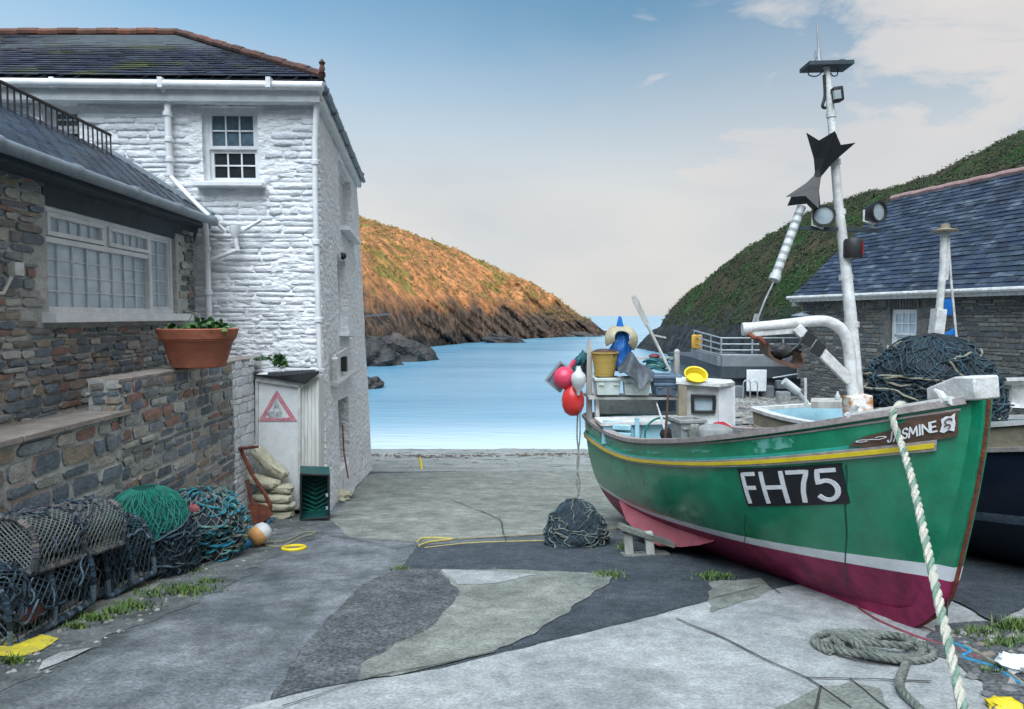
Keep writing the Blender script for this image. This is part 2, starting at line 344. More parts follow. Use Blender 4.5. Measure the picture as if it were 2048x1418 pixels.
# ------------------------------------------------------------------ architecture helpers
def bil(q, a, b):
    return (q[0] * (1 - a) + q[1] * a) * (1 - b) + (q[3] * (1 - a) + q[2] * a) * b
def wall_holes(q, holes, depth, thick=.4, sub=.4, jit=0):
    """q: 4 corners (bl, br, tr, tl); holes [(a0,a1,b0,b1)] ; depth: inward vector"""
    q = [V(p) for p in q]; depth = V(depth); mb = MB()
    W = (q[1] - q[0]).length; H = (q[3] - q[0]).length
    def cuts(vals, L):
        vals = sorted(set([0, 1] + vals)); out = []
        for a, b in zip(vals, vals[1:]):
            n = max(1, int((b - a) * L / sub)); out += [a + (b - a) * i / n for i in range(n)]
        return out + [1]
    A = cuts([h[i] for h in holes for i in (0, 1)], W); B = cuts([h[i] for h in holes for i in (2, 3)], H)
    idx = {}; vs = []; fs = []
    def vert(i, j):
        if (i, j) not in idx:
            idx[(i, j)] = len(vs); p = bil(q, A[i], B[j])
            vs.append(p)
        return idx[(i, j)]
    for i in range(len(A) - 1):
        for j in range(len(B) - 1):
            ca, cb = (A[i] + A[i + 1]) / 2, (B[j] + B[j + 1]) / 2
            if any(h[0] < ca < h[1] and h[2] < cb < h[3] for h in holes): continue
            fs.append((vert(i, j), vert(i + 1, j), vert(i + 1, j + 1), vert(i, j + 1)))
    mb.add(vs, fs)
    for h in holes:
        c = [bil(q, h[0], h[2]), bil(q, h[1], h[2]), bil(q, h[1], h[3]), bil(q, h[0], h[3])]; d = depth.normalized() * thick
        for i in range(4): mb.add([c[i], c[(i + 1) % 4], c[(i + 1) % 4] + d, c[i] + d], [(0, 3, 2, 1)])
    return mb
def stones(mb, org, ex, ez, nrm, W, H, sl=(.16, .34), sh=(.07, .14), skip=None, prot=.035, gap=.009, top=None):
    """coursed rubble over a rectangle of a wall face"""
    org, ex, ez, nrm = V(org), V(ex).normalized(), V(ez).normalized(), V(nrm).normalized(); z = 0
    while z < H:
        h = random.uniform(*sh); x = -random.uniform(0, sl[1])
        while x < W:
            l = random.uniform(*sl) * (1.0 if h > .09 else 1.15); x0, x1, z0, z1 = max(0, x), min(W, x + l), z, min(H, z + h)
            if top: z1 = min(z1, top((x0 + x1) / 2))
            x += l
            if x1 - x0 < .05 or z1 - z0 < .03: continue
            if skip and skip((x0 + x1) / 2, (z0 + z1) / 2, x0, x1): continue
            g = gap; j = lambda s: random.uniform(-s, s)
            cx, cz = min(.03, (x1 - x0) * .14), (z1 - z0) * .2
            X0, X1, Z0, Z1 = x0 + g, x1 - g, z0 + g * .8, z1 - g * .8
            base = [(X0 + cx, Z0), (X1 - cx, Z0), (X1, Z0 + cz), (X1, Z1 - cz), (X1 - cx, Z1), (X0 + cx, Z1), (X0, Z1 - cz), (X0, Z0 + cz)]
            base = [(a + j(.016), b + j(.012)) for a, b in base]; mx = sum(a for a, b in base) / 8; mz = sum(b for a, b in base) / 8
            pr = prot * random.uniform(.5, 1.2); tl = j(.012)
            vs = [org + ex * a + ez * b - nrm * .01 for a, b in base] + \
                 [org + ex * lerp(a, mx, .06) + ez * lerp(b, mz, .12) + nrm * (pr * .75 + tl * (a - mx) / (x1 - x0)) for a, b in base] + [org + ex * mx + ez * mz + nrm * pr]
            mb.add(vs, [(i, (i + 1) % 8, (i + 1) % 8 + 8, i + 8) for i in range(8)] + [(i + 8, (i + 1) % 8 + 8, 16) for i in range(8)])
        z += h
    return mb
def slates(mb, bl, br, tr, tl, rows, wd, th=.012, lift=.03):
    """individual slates over a (possibly tapering) roof plane"""
    bl, br, tr, tl = V(bl), V(br), V(tr), V(tl)
    ex = (br - bl).normalized(); up = (tl - bl) - ex * (tl - bl).dot(ex); H = up.length; up.normalize(); n = ex.cross(up)
    xl0, xl1 = 0, (tl - bl).dot(ex); xr0, xr1 = (br - bl).length, (tr - bl).dot(ex); rh = H / rows
    for i in range(rows):
        z0, z1 = i * rh, (i + 1) * rh + rh * .35
        t0, t1 = z0 / H, min(1, z1 / H); x = min(xl0, xl1) - wd * (.5 if i % 2 else 1)
        while x < max(xr0, xr1):
            a0, a1 = x + .003, x + wd * random.uniform(.94, 1.0); x += wd
            l0, r0 = lerp(xl0, xl1, t0), lerp(xr0, xr1, t0); l1, r1 = lerp(xl0, xl1, t1), lerp(xr0, xr1, t1)
            b0, b1 = max(a0, l0), min(a1, r0); c0, c1 = max(a0, l1), min(a1, r1)
            if b1 - b0 < .01 and c1 - c0 < .01: continue
            if b1 < b0: b0 = b1 = min(max(a0, l0), r0) if a0 > r0 else max(a0, l0)
            if c1 < c0: c0 = c1 = r1 if a0 > r1 else l1
            dz = random.uniform(-.008, .008); q = lift * random.uniform(.8, 1.15)
            vs = [bl + ex * b0 + up * (z0 + dz) + n * q, bl + ex * b1 + up * (z0 + dz) + n * q, bl + ex * c1 + up * min(z1, H) + n * .006, bl + ex * c0 + up * min(z1, H) + n * .006]
            mb.add(vs + [p - n * th for p in vs], [(0, 1, 2, 3), (0, 4, 5, 1), (1, 5, 6, 2), (3, 7, 4, 0)])
    return mb
def window_bars(mb, q, cols, rows, w, out, proud=.01, border=0):
    """glazing bars on quad q"""
    q = [V(p) for p in q]; out = V(out).normalized() * proud
    for i in range(0 if border else 1, cols + (1 if border else 0)): mb.beam(bil(q, i / cols, 0) + out, bil(q, i / cols, 1) + out, w, .02, up=out)
    for j in range(0 if border else 1, rows + (1 if border else 0)): mb.beam(bil(q, 0, j / rows) + out * 1.3, bil(q, 1, j / rows) + out * 1.3, w, .018, up=out)
    return mb
def frame_quad(mb, q, w, d, out):
    q = [V(p) for p in q]; o = V(out).normalized()
    ex = (q[1] - q[0]).normalized(); ez = (q[3] - q[0]).normalized()
    mb.beam(q[0] + ez * w / 2, q[1] + ez * w / 2, w, d, up=o); mb.beam(q[3] - ez * w / 2, q[2] - ez * w / 2, w, d, up=o)
    mb.beam(q[0] + ex * w / 2 + ez * w, q[3] + ex * w / 2 - ez * w, w, d, up=o); mb.beam(q[1] - ex * w / 2 + ez * w, q[2] - ex * w / 2 - ez * w, w, d, up=o)
    return mb
def leaves(mb, c, r, n, size, seed=0, sq=(1, 1, .6)):
    rnd = random.Random(seed); c = V(c)
    for _ in range(n):
        d = V((rnd.gauss(0, 1), rnd.gauss(0, 1), rnd.gauss(0, 1))).normalized() * r * rnd.uniform(.3, 1)
        p = c + V((d.x * sq[0], d.y * sq[1], abs(d.z) * sq[2])); a = V((rnd.gauss(0, 1), rnd.gauss(0, 1), rnd.gauss(0, .6))).normalized(); b = a.orthogonal().normalized()
        s = size * rnd.uniform(.6, 1.3)
        mb.add([p, p + a * s * .5 + b * s * .3, p + a * s, p + a * s * .5 - b * s * .3], [(0, 1, 2, 3)])
    return mb
# ================================================================== light and sky
SUN_EL, SUN_AZ = R(15), math.atan2(.80, -.60)          # azimuth from +Y towards +X: sun low behind the camera's right shoulder
sdir = V((math.sin(SUN_AZ) * math.cos(SUN_EL), math.cos(SUN_AZ) * math.cos(SUN_EL), math.sin(SUN_EL)))
ld = bpy.data.lights.new('sun', 'SUN'); ld.energy = 3.6; ld.angle = R(.5); ld.color = (1, .80, .58)
lo = bpy.data.objects.new('sun', ld); COL.objects.link(lo); lo.location = sdir * 50; lo.rotation_euler = sdir.to_track_quat('Z', 'Y').to_euler()
w = bpy.data.worlds.new('World'); sc.world = w; w.use_nodes = True
N, L = w.node_tree.nodes, w.node_tree.links
bg = N['Background']; sky = N.new('ShaderNodeTexSky'); sky.sky_type = 'NISHITA'; sky.sun_disc = False
sky.sun_elevation = SUN_EL; sky.sun_rotation = SUN_AZ; sky.air_density = 1.0; sky.dust_density = .6; sky.ozone_density = 2.0
tn = N.new('ShaderNodeMix'); tn.data_type = 'RGBA'; tn.blend_type = 'MULTIPLY'; tn.inputs[0].default_value = 1; tn.inputs[7].default_value = (.88, 1.05, 1.0, 1); L.new(sky.outputs[0], tn.inputs[6]); L.new(tn.outputs[2], bg.inputs[0]); bg.inputs[1].default_value = .148
tc = N.new('ShaderNodeTexCoord'); sp = N.new('ShaderNodeSeparateXYZ'); L.new(tc.outputs['Generated'], sp.inputs[0])
mr = N.new('ShaderNodeMapRange'); mr.interpolation_type = 'SMOOTHSTEP'
mr.inputs[1].default_value = .445; mr.inputs[2].default_value = .12; mr.inputs[3].default_value = .0; mr.inputs[4].default_value = 1
n0 = N.new('ShaderNodeTexNoise'); n0.inputs['Scale'].default_value = 3.2; n0.inputs['Detail'].default_value = 8
mp = N.new('ShaderNodeMapping'); mp.inputs['Scale'].default_value = (1, 1, 2.2); mp.inputs['Rotation'].default_value = (0, R(-18), 0); L.new(tc.outputs['Generated'], mp.inputs[0]); L.new(mp.outputs[0], n0.inputs['Vector'])
ad = N.new('ShaderNodeMath'); ad.operation = 'MULTIPLY_ADD'; ad.inputs[1].default_value = .14; L.new(n0.outputs['Fac'], ad.inputs[0]); 
zz = N.new('ShaderNodeMath'); zz.operation = 'SUBTRACT'; zz.inputs[1].default_value = .07; L.new(sp.outputs[2], zz.inputs[0]); L.new(zz.outputs[0], ad.inputs[2]); L.new(ad.outputs[0], mr.inputs[0])
n1 = N.new('ShaderNodeTexNoise'); n1.inputs['Scale'].default_value = 4.2; n1.inputs['Detail'].default_value = 9; n1.inputs['Roughness'].default_value = .58; n1.inputs['Distortion'].default_value = .4
L.new(mp.outputs[0], n1.inputs['Vector'])
cx = N.new('ShaderNodeMapRange'); cx.inputs[1].default_value = -.05; cx.inputs[2].default_value = .45; cx.inputs[3].default_value = -.25; cx.inputs[4].default_value = .215; L.new(sp.outputs[0], cx.inputs[0])
a2 = N.new('ShaderNodeMath'); a2.operation = 'ADD'; L.new(n1.outputs['Fac'], a2.inputs[0]); L.new(cx.outputs[0], a2.inputs[1])
c2 = N.new('ShaderNodeMapRange'); c2.interpolation_type = 'SMOOTHSTEP'; c2.inputs[1].default_value = .50; c2.inputs[2].default_value = .68; L.new(a2.outputs[0], c2.inputs[0])
mxf = N.new('ShaderNodeMath'); mxf.operation = 'MAXIMUM'; L.new(mr.outputs[0], mxf.inputs[0]); L.new(c2.outputs[0], mxf.inputs[1])
cr = N.new('ShaderNodeValToRGB'); cr.color_ramp.elements[0].position = .3; cr.color_ramp.elements[1].position = .7
cr.color_ramp.elements[0].color = (.56, .575, .60, 1); cr.color_ramp.elements[1].color = (.71, .665, .635, 1); L.new(n0.outputs['Fac'], cr.inputs[0])
bc = N.new('ShaderNodeBackground'); L.new(cr.outputs[0], bc.inputs[0]); bc.inputs[1].default_value = .93
ms = N.new('ShaderNodeMixShader'); fm = N.new('ShaderNodeMath'); fm.operation = 'MULTIPLY'; fm.inputs[1].default_value = .93
L.new(mxf.outputs[0], fm.inputs[0]); L.new(fm.outputs[0], ms.inputs[0]); L.new(bg.outputs[0], ms.inputs[1]); L.new(bc.outputs[0], ms.inputs[2])
dp = N.new('ShaderNodeVectorMath'); dp.operation = 'DOT_PRODUCT'; L.new(tc.outputs['Generated'], dp.inputs[0]); dp.inputs[1].default_value = V((-.12, -.50, .86)).normalized()
ov_ = N.new('ShaderNodeMapRange'); ov_.interpolation_type = 'SMOOTHSTEP'; ov_.inputs[1].default_value = .80; ov_.inputs[2].default_value = .97; L.new(dp.outputs['Value'], ov_.inputs[0])
bo = N.new('ShaderNodeBackground'); bo.inputs[0].default_value = (.87, .955, 1.03, 1); bo.inputs[1].default_value = 7.5  # added unseen bright sky patch behind the camera, lights wall, ground and hull
ms2 = N.new('ShaderNodeMixShader'); L.new(ov_.outputs[0], ms2.inputs[0]); L.new(ms.outputs[0], ms2.inputs[1]); L.new(bo.outputs[0], ms2.inputs[2])
L.new(ms2.outputs[0], N['World Output'].inputs[0])
sc.view_settings.view_transform = 'Standard'; sc.view_settings.look = 'None'; sc.view_settings.exposure = .3; sc.view_settings.gamma = 1

# ================================================================== ground
def fbm(p, o=4):
    s, a, f = 0, .5, 1
    for _ in range(o): s += a * noise.noise(V(p) * f); a *= .5; f *= 2.03
    return s
def gz(x, y):
    z = gp(x, max(y, -7)) if y < 60 else gp(x, 60)
    b = sstep(3.9, 6.2, x) * sstep(9.5, 13.5, y) * (1 - sstep(24, 32, y))
    z = lerp(z, -2.62 - .018 * (y - 13) + .12 * fbm((x * .8, y * .8, 1), 3), b)
    if x < -4.2 and y < 17: z = lerp(z, z + .2, sstep(-4.2, -5, x))
    return z
def axis(lo, hi, a, b, fine, coarse):
    out = []; x = lo
    while x < hi: out.append(x); x = x + fine if a <= x < b else (min(x + coarse, a) if x < a else x + coarse)
    return out + [hi]
xs = axis(-90, 90, -5, 13, .4, 4); ys = axis(-90, 60, 1, 30, .4, 4)
mb = MB(); mb.add([(x, y, gz(x, y)) for x in xs for y in ys], [(i * len(ys) + j, (i + 1) * len(ys) + j, (i + 1) * len(ys) + j + 1, i * len(ys) + j + 1) for i in range(len(xs) - 1) for j in range(len(ys) - 1)])
tag(mb.build('ground', 'concrete', angle=80), kind='structure')
def sheet(name, mat, px, lev, pts=None, jag=0.0, kind='structure'):
    ps = [G(u, v) for u, v in px] if px else [V((x, y, 0)) for x, y in pts]; out = []
    if jag:
        for i, a in enumerate(ps):
            b = ps[(i + 1) % len(ps)]; n = max(1, int((b - a).length / .09))
            for k in range(n):
                q = a + (b - a) * (k / n); w_ = jag if 0 < k < n else 0
                out.append(q + V((noise.noise(q * 5), noise.noise(q * 5 + V((9, 9, 9))), 0)) * w_)
    else: out = ps
    mb = MB(); n = len(out); mb.add([(p.x, p.y, gp(p.x, p.y) + .004 * lev) for p in out], [tuple(range(n))])
    if mb.v and (V(mb.v[1]) - V(mb.v[0])).cross(V(mb.v[2]) - V(mb.v[0])).z < 0: mb.f = [f[::-1] for f in mb.f]
    return tag(mb.build(name, mat, smooth=False), kind=kind)
sheet('slipway_strip', 'concwarm', [(738, 948), (1200, 935), (1300, 1010), (1230, 1062), (840, 1085), (700, 1075), (660, 1040)], 1, jag=.05)
sheet('asphalt_patch', 'asphalt', [(832, 1090), (1240, 1078), (1560, 1092), (1700, 1150), (1600, 1185), (1420, 1203), (1290, 1238), (990, 1312), (880, 1340), (715, 1368), (540, 1405), (600, 1300), (690, 1205), (722, 1172), (800, 1138)], 1, jag=.04)
sheet('coarse_asphalt_patch', 'gritty', [(800, 1140), (892, 1140), (922, 1190), (872, 1255), (740, 1320), (716, 1362), (545, 1400), (602, 1300), (690, 1205), (722, 1172)], 2, jag=.05)
sheet('concrete_patch', 'concwarm', [(882, 1142), (990, 1140), (1228, 1150), (1200, 1180), (1120, 1235), (988, 1308), (860, 1338), (716, 1366), (722, 1330), (862, 1258), (918, 1192)], 3, jag=.05)
sheet('concrete_patch', 'concpale', [(884, 1141), (1000, 1145), (1075, 1152), (985, 1170), (915, 1172)], 4, jag=.04)
sheet('concrete_patch', 'concwarm', [(1420, 1166), (1520, 1158), (1545, 1178), (1510, 1200), (1422, 1228)], 3, jag=.05)
sheet('concrete_apron', 'concpale', [(480, 1420), (620, 1384), (715, 1366), (880, 1340), (990, 1312), (1290, 1238), (1420, 1203), (1600, 1170), (1770, 1215), (2048, 1160), (2300, 1120), (2300, 1700), (1024, 3000), (300, 1700)], 2, jag=.015)
sheet('rough_ground', 'gritty', [(1870, 1255), (2048, 1240), (2300, 1235), (2300, 1700), (2060, 1600), (1985, 1395), (1925, 1340), (1850, 1290)], 4, jag=.08)
sheet('old_slab', 'concwarm', [(1640, 1378), (1700, 1368), (1760, 1382), (1800, 1450), (1600, 1500), (1550, 1420)], 4, jag=.05)
sheet('damp_strip', 'damp', [(-60, 1420), (40, 1365), (170, 1300), (300, 1245), (400, 1200), (520, 1130), (640, 1072), (640, 1030), (480, 1020), (200, 1100), (-100, 1200), (-400, 1400)], 1, jag=.16)
sheet('old_slab', 'concwarm', [(140, 1262), (210, 1228), (300, 1190), (330, 1160), (280, 1158), (150, 1215)], 2, jag=.03)
sheet('old_slab', 'concpale', [(75, 1345), (150, 1315), (185, 1298), (120, 1308), (85, 1325)], 3, jag=.04)
sheet('paint_mark', 'yellowpaint', [(0, 1315), (38, 1318), (85, 1302), (118, 1280), (80, 1272), (40, 1276), (-60, 1305), (-60, 1330)], 3, jag=.02)
def crack(px, wd, lev=5):
    ps = [G(u, v) for u, v in px]; q = []
    for a, b in zip(ps, ps[1:]):
        n = max(2, int((b - a).length / .12)); q += [a + (b - a) * (i / n) for i in range(n)]
    q.append(ps[-1]); q = [p + V((noise.noise(p * 3), noise.noise(p * 3 + V((5, 5, 5))), 0)) * .03 for p in q]; vs = []
    for i, p in enumerate(q):
        d = (q[min(i + 1, len(q) - 1)] - q[max(0, i - 1)]).normalized(); s = V((-d.y, d.x, 0)) * wd / 2 * (.6 + .8 * abs(noise.noise(p * 9)))
        for k in (p + s, p - s): vs.append((k.x, k.y, gp(k.x, k.y) + .004 * lev))
    return vs, [(2 * i, 2 * i + 1, 2 * i + 3, 2 * i + 2) for i in range(len(q) - 1)]
mb = MB()
for c in ([(1352, 1240), (1480, 1298), (1612, 1362), (1700, 1420)], [(1612, 1362), (1700, 1364), (1860, 1368)], [(560, 1420), (715, 1366), (990, 1309), (1290, 1236), (1420, 1202), (1520, 1175)],
          [(640, 1068), (800, 1098), (835, 1090)], [(300, 1000), (640, 1068)], [(660, 1035), (900, 1018), (1100, 1012)], [(1520, 1158), (1560, 1190)], [(1985, 1250), (2048, 1205)], [(1640, 1378), (1600, 1500)], [(1700, 1364), (1800, 1440)], [(900, 1000), (1000, 1040), (1010, 1085)]):
    a, b = crack(c, .017 if c[0][0] != 560 else .010); mb.add(a, b)
tag(mb.build('paving_joint', 'crack', smooth=False), kind='structure')
# beach
xs = axis(-12, 16, -12, 16, .35, 1); ys = axis(17.6, 33, 0, 99, .35, 1)
def bz(x, y): return gz(x, y) + .008 + .05 * fbm((x * 1.3, y * 1.3, 0), 3) * sstep(17.6, 19, y) + (.0 if x < 4 else 0)
def by_(x, y): return y + (1.1 * noise.noise(V((x * .5, 0, 3))) + .3 * noise.noise(V((x * 2, 0, 3))) if y < 17.7 else 0)
mb = MB(); mb.add([(x, by_(x, y), bz(x, by_(x, y))) for x in xs for y in ys], [(i * len(ys) + j, (i + 1) * len(ys) + j, (i + 1) * len(ys) + j + 1, i * len(ys) + j + 1) for i in range(len(xs) - 1) for j in range(len(ys) - 1)])
tag(mb.build('beach', 'beach', angle=80), kind='structure')
def pebbles(n, fn, smin, smax, name, mat='pebble', kind='stuff'):
    mb = MB(); k = 0
    while k < n:
        p = fn()
        if p is None: continue
        k += 1; s = random.uniform(smin, smax); rx, ry, rz = s, s * random.uniform(.6, 1), s * random.uniform(.3, .6); a = random.uniform(0, 3)
        ca, sa = math.cos(a), math.sin(a); vs = []
        for (x, y, z) in ((1, 0, 0), (.3, .9, .1), (-.8, .6, 0), (-.9, -.4, .1), (.2, -1, 0), (.3, .2, 1), (-.3, -.2, .9)):
            vs.append((p[0] + (x * ca - y * sa) * rx, p[1] + (x * sa + y * ca) * ry, p[2] + z * rz))
        mb.add(vs, [(0, 1, 5), (1, 2, 5), (2, 6, 5), (2, 3, 6), (3, 4, 6), (4, 5, 6), (4, 0, 5)])
    return tag(mb.build(name, mat), kind=kind)
def pb1():
    x, y = random.uniform(-9, 9), random.uniform(18.5, 29); return (x, y, bz(x, y) - .01)
def pb2():
    x, y = random.uniform(4.6, 11), random.uniform(11.5, 25); return (x, y, gz(x, y))
def pb3():
    p = G(random.uniform(1880, 2300), random.uniform(1262, 1560))
    return (p.x, p.y, p.z + .016) if proj(p)[0] > 1905 + (proj(p)[1] - 1300) * .6 else None
pebbles(1500, pb1, .02, .06, 'pebbles'); pebbles(3200, pb2, .04, .13, 'pebbles'); pebbles(240, pb3, .015, .05, 'pebbles')
def pb4():
    p = G(random.uniform(0, 640), random.uniform(1040, 1360))
    return (p.x, p.y, p.z + .006) if -3.75 < p.x < -2.75 - .1 * random.random() and 4 < p.y < 11 else None
pebbles(260, pb4, .006, .028, 'grit')
# seaweed line
mb = MB()
for i in range(260):
    x = random.uniform(-7, 5); y = 23.6 + .5 * math.sin(x * .7) + random.gauss(0, .35); s = random.uniform(.03, .10); z = bz(x, y) + .02
    mb.add([(x - s, y - s * .3, z), (x + s, y - s * .2, z + .02), (x + s * .8, y + s * .3, z), (x - s * .8, y + s * .4, z + .03)], [(0, 1, 2, 3)])
tag(mb.build('seaweed', M('seaweed', (.11, .075, .055), .7, (.07, .05, .04)), smooth=False), kind='stuff')

# ================================================================== sea
SEA = -5.5
m = bpy.data.materials.new('sea'); m.use_nodes = True; nt = m.node_tree; N = nt.nodes; L = nt.links; b = N['Principled BSDF']
b.inputs['Roughness'].default_value = .22; b.inputs['IOR'].default_value = 1.33; b.inputs['Specular IOR Level'].default_value = .5
tc = N.new('ShaderNodeTexCoord'); sp = N.new('ShaderNodeSeparateXYZ'); L.new(tc.outputs['Object'], sp.inputs[0])
mp = N.new('ShaderNodeMapping'); mp.inputs['Scale'].default_value = (.04, .12, 1); L.new(tc.outputs['Object'], mp.inputs[0])
n = N.new('ShaderNodeTexNoise'); n.inputs['Scale'].default_value = 1; n.inputs['Detail'].default_value = 6; L.new(mp.outputs[0], n.inputs['Vector'])
r = N.new('ShaderNodeValToRGB'); r.color_ramp.elements[0].position = .35; r.color_ramp.elements[1].position = .68
r.color_ramp.elements[0].color = (.10, .28, .42, 1); r.color_ramp.elements[1].color = (.19, .39, .52, 1); L.new(n.outputs['Fac'], r.inputs[0])
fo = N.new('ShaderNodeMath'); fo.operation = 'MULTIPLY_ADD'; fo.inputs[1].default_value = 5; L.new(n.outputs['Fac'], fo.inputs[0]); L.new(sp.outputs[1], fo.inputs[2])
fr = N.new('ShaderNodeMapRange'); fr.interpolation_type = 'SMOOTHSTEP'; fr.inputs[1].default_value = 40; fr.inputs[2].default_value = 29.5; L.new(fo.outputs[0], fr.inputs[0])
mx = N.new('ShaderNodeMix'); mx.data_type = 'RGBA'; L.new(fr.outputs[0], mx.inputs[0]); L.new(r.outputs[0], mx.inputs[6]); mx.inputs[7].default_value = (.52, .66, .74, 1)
L.new(mx.outputs[2], b.inputs['Base Color'])
mp2 = N.new('ShaderNodeMapping'); mp2.inputs['Scale'].default_value = (.35, 1.6, 1); L.new(tc.outputs['Object'], mp2.inputs[0])
n2 = N.new('ShaderNodeTexNoise'); n2.inputs['Scale'].default_value = 1.2; n2.inputs['Detail'].default_value = 7; L.new(mp2.outputs[0], n2.inputs['Vector'])
bp = N.new('ShaderNodeBump'); bp.inputs['Strength'].default_value = .35; bp.inputs['Distance'].default_value = .12; L.new(n2.outputs['Fac'], bp.inputs['Height']); L.new(bp.outputs[0], b.inputs['Normal'])
mb = MB(); xs = [-9000, -400, -60, 0, 60, 400, 9000]; ys = [20, 60, 150, 600, 3000, 12000]
mb.add([(x, y, SEA) for x in xs for y in ys], [(i * len(ys) + j, (i + 1) * len(ys) + j, (i + 1) * len(ys) + j + 1, i * len(ys) + j + 1) for i in range(len(xs) - 1) for j in range(len(ys) - 1)])
tag(mb.build('sea', m, smooth=False), kind='structure')

# ================================================================== headlands
def terrain_mat(name, rockc, rock2, lowc, upc, up2, grn, z0, z1, gthr=.55):
    m = bpy.data.materials.new(name); m.use_nodes = True; nt = m.node_tree; N = nt.nodes; L = nt.links; b = N['Principled BSDF']; b.inputs['Roughness'].default_value = .95
    b.inputs['Specular IOR Level'].default_value = .15
    tc = N.new('ShaderNodeTexCoord'); sp = N.new('ShaderNodeSeparateXYZ'); L.new(tc.outputs['Object'], sp.inputs[0])
    def nz(s, d=8, st=(1, 1, 1)):
        mp = N.new('ShaderNodeMapping'); mp.inputs['Scale'].default_value = st; L.new(tc.outputs['Object'], mp.inputs[0])
        n = N.new('ShaderNodeTexNoise'); n.inputs['Scale'].default_value = s; n.inputs['Detail'].default_value = d; n.inputs['Roughness'].default_value = .65; L.new(mp.outputs[0], n.inputs['Vector']); return n.outputs['Fac']
    def ramp(f, p0, p1, c0, c1):
        r = N.new('ShaderNodeValToRGB'); r.color_ramp.elements[0].position = p0; r.color_ramp.elements[1].position = p1
        r.color_ramp.elements[0].color = list(c0) + [1]; r.color_ramp.elements[1].color = list(c1) + [1]; L.new(f, r.inputs[0]); return r.outputs[0]
    def mix(f, a, c):
        x = N.new('ShaderNodeMix'); x.data_type = 'RGBA'; L.new(f, x.inputs[0]); L.new(a, x.inputs[6]); L.new(c, x.inputs[7]); return x.outputs[2]
    rock = ramp(nz(.9, 9, (1, 1, .5)), .42, .60, rock2, rockc)
    veg = ramp(nz(.35, 9), .4, .6, up2, upc); gr = ramp(nz(.8, 6), .4, .62, [x * .5 for x in grn], grn)
    gm = N.new('ShaderNodeMapRange'); gm.inputs[1].default_value = gthr; gm.inputs[2].default_value = gthr + .06; L.new(nz(.12, 8), gm.inputs[0])
    veg = mix(gm.outputs[0], veg, gr)
    dk = N.new('ShaderNodeMapRange'); dk.inputs[1].default_value = .56; dk.inputs[2].default_value = .64; L.new(nz(.6, 7), dk.inputs[0])
    veg = mix(dk.outputs[0], veg, ramp(nz(2, 3), .4, .6, [x * .6 for x in lowc], lowc))
    h = N.new('ShaderNodeMath'); h.operation = 'MULTIPLY_ADD'; h.inputs[1].default_value = 14; L.new(nz(.15, 7), h.inputs[0]); L.new(sp.outputs[2], h.inputs[2])
    hm = N.new('ShaderNodeMapRange'); hm.inputs[1].default_value = z0 + 7; hm.inputs[2].default_value = z1 + 7; L.new(h.outputs[0], hm.inputs[0])
    L.new(mix(hm.outputs[0], rock, veg), b.inputs['Base Color'])
    bn = nz(1.4, 7); bp = N.new('ShaderNodeBump'); bp.inputs['Strength'].default_value = .9; bp.inputs['Distance'].default_value = .6; L.new(bn, bp.inputs['Height']); L.new(bp.outputs[0], b.inputs['Normal'])
    return m
TM1 = terrain_mat('headland', (.085, .066, .055), (.018, .017, .018), (.07, .05, .03), (.40, .19, .085), (.15, .085, .045), (.18, .165, .05), .3, 4.6, .535)
TM2 = terrain_mat('dark_hill', (.06, .065, .07), (.025, .028, .032), (.018, .024, .013), (.085, .065, .04), (.026, .034, .02), (.04, .09, .026), -2.5, 1.5, .49)
def headland(prof, shore, crest, u0, u1, nu, nt_, mat, seed, amp, strata, base=-6.3, name='headland', bump_=.6, back=1.9):
    def fn(a, b):
        u = lerp(u0, u1, a); t = b * back; vs = interp(prof, u); ds = interp(shore, u); dc = interp(crest, u)
        zc = P(u, vs, dc).z; tt = min(t, 1)
        y = lerp(ds, dc, t); cl = .32
        if tt < .16: z = lerp(base, lerp(base, zc, cl), tt / .16)
        else: z = lerp(lerp(base, zc, cl), zc, 1 - (1 - (tt - .16) / .84) ** 1.25)
        if t > 1: z = lerp(zc, base, ((t - 1) / (back - 1)) ** 1.6)
        x = (u - 1024) / F * y
        # slanting rock ribs and gullies, strongest on the cliff
        q = V((x, y, z)); rib = noise.noise(V(((x + z * 1.1) * strata, y * .05, seed))) ; rib2 = noise.noise(V(((x + z * 1.1) * strata * 2.7, y * .1, seed + 4)))
        cf = math.exp(-max(0, z - base) / (2 + .33 * max(1, zc - base)))
        rib3 = abs(noise.noise(V(((x + z * 1.3) * strata * 6.5, z * .25, seed + 8)))); y += -rib3 * 2.6 * amp * (cf + .1); z += rib3 * .8 * amp * cf * (1 if t > .02 else 0)
        y += -(abs(rib) * 11 + rib2 * 4.5) * amp * (cf * .9 + .12) + fbm((x * .09, z * .12, seed), 5) * 9 * amp * (1 - .5 * cf) * min(1, abs(1 - t) * 4 + .3)
        z += (fbm((x * .3, y * .22, seed + 2), 5) * 1.4 * amp * bump_ + abs(rib2) * amp * cf * 1.5) * (1 if t > .02 else 0)
        return V((x, y, z))
    mb = MB(); mb.grid(fn, nu, nt_)
    return mb, fn
profL = [(380, 380), (600, 395), (722, 432), (780, 452), (850, 476), (900, 494), (960, 520), (1010, 545), (1060, 565), (1100, 588), (1140, 617), (1180, 643), (1208, 662), (1222, 676)]
mbL, fnL = headland(profL, [(380, 85), (735, 92), (830, 112), (900, 128), (1000, 150), (1100, 172), (1222, 192)], [(380, 150), (735, 150), (900, 165), (1060, 180), (1222, 196)], 380, 1222, 420, 150, TM1, 1.0, .80, .26, bump_=1.0)
tag(mbL.build('headland', TM1, angle=180), kind='structure')
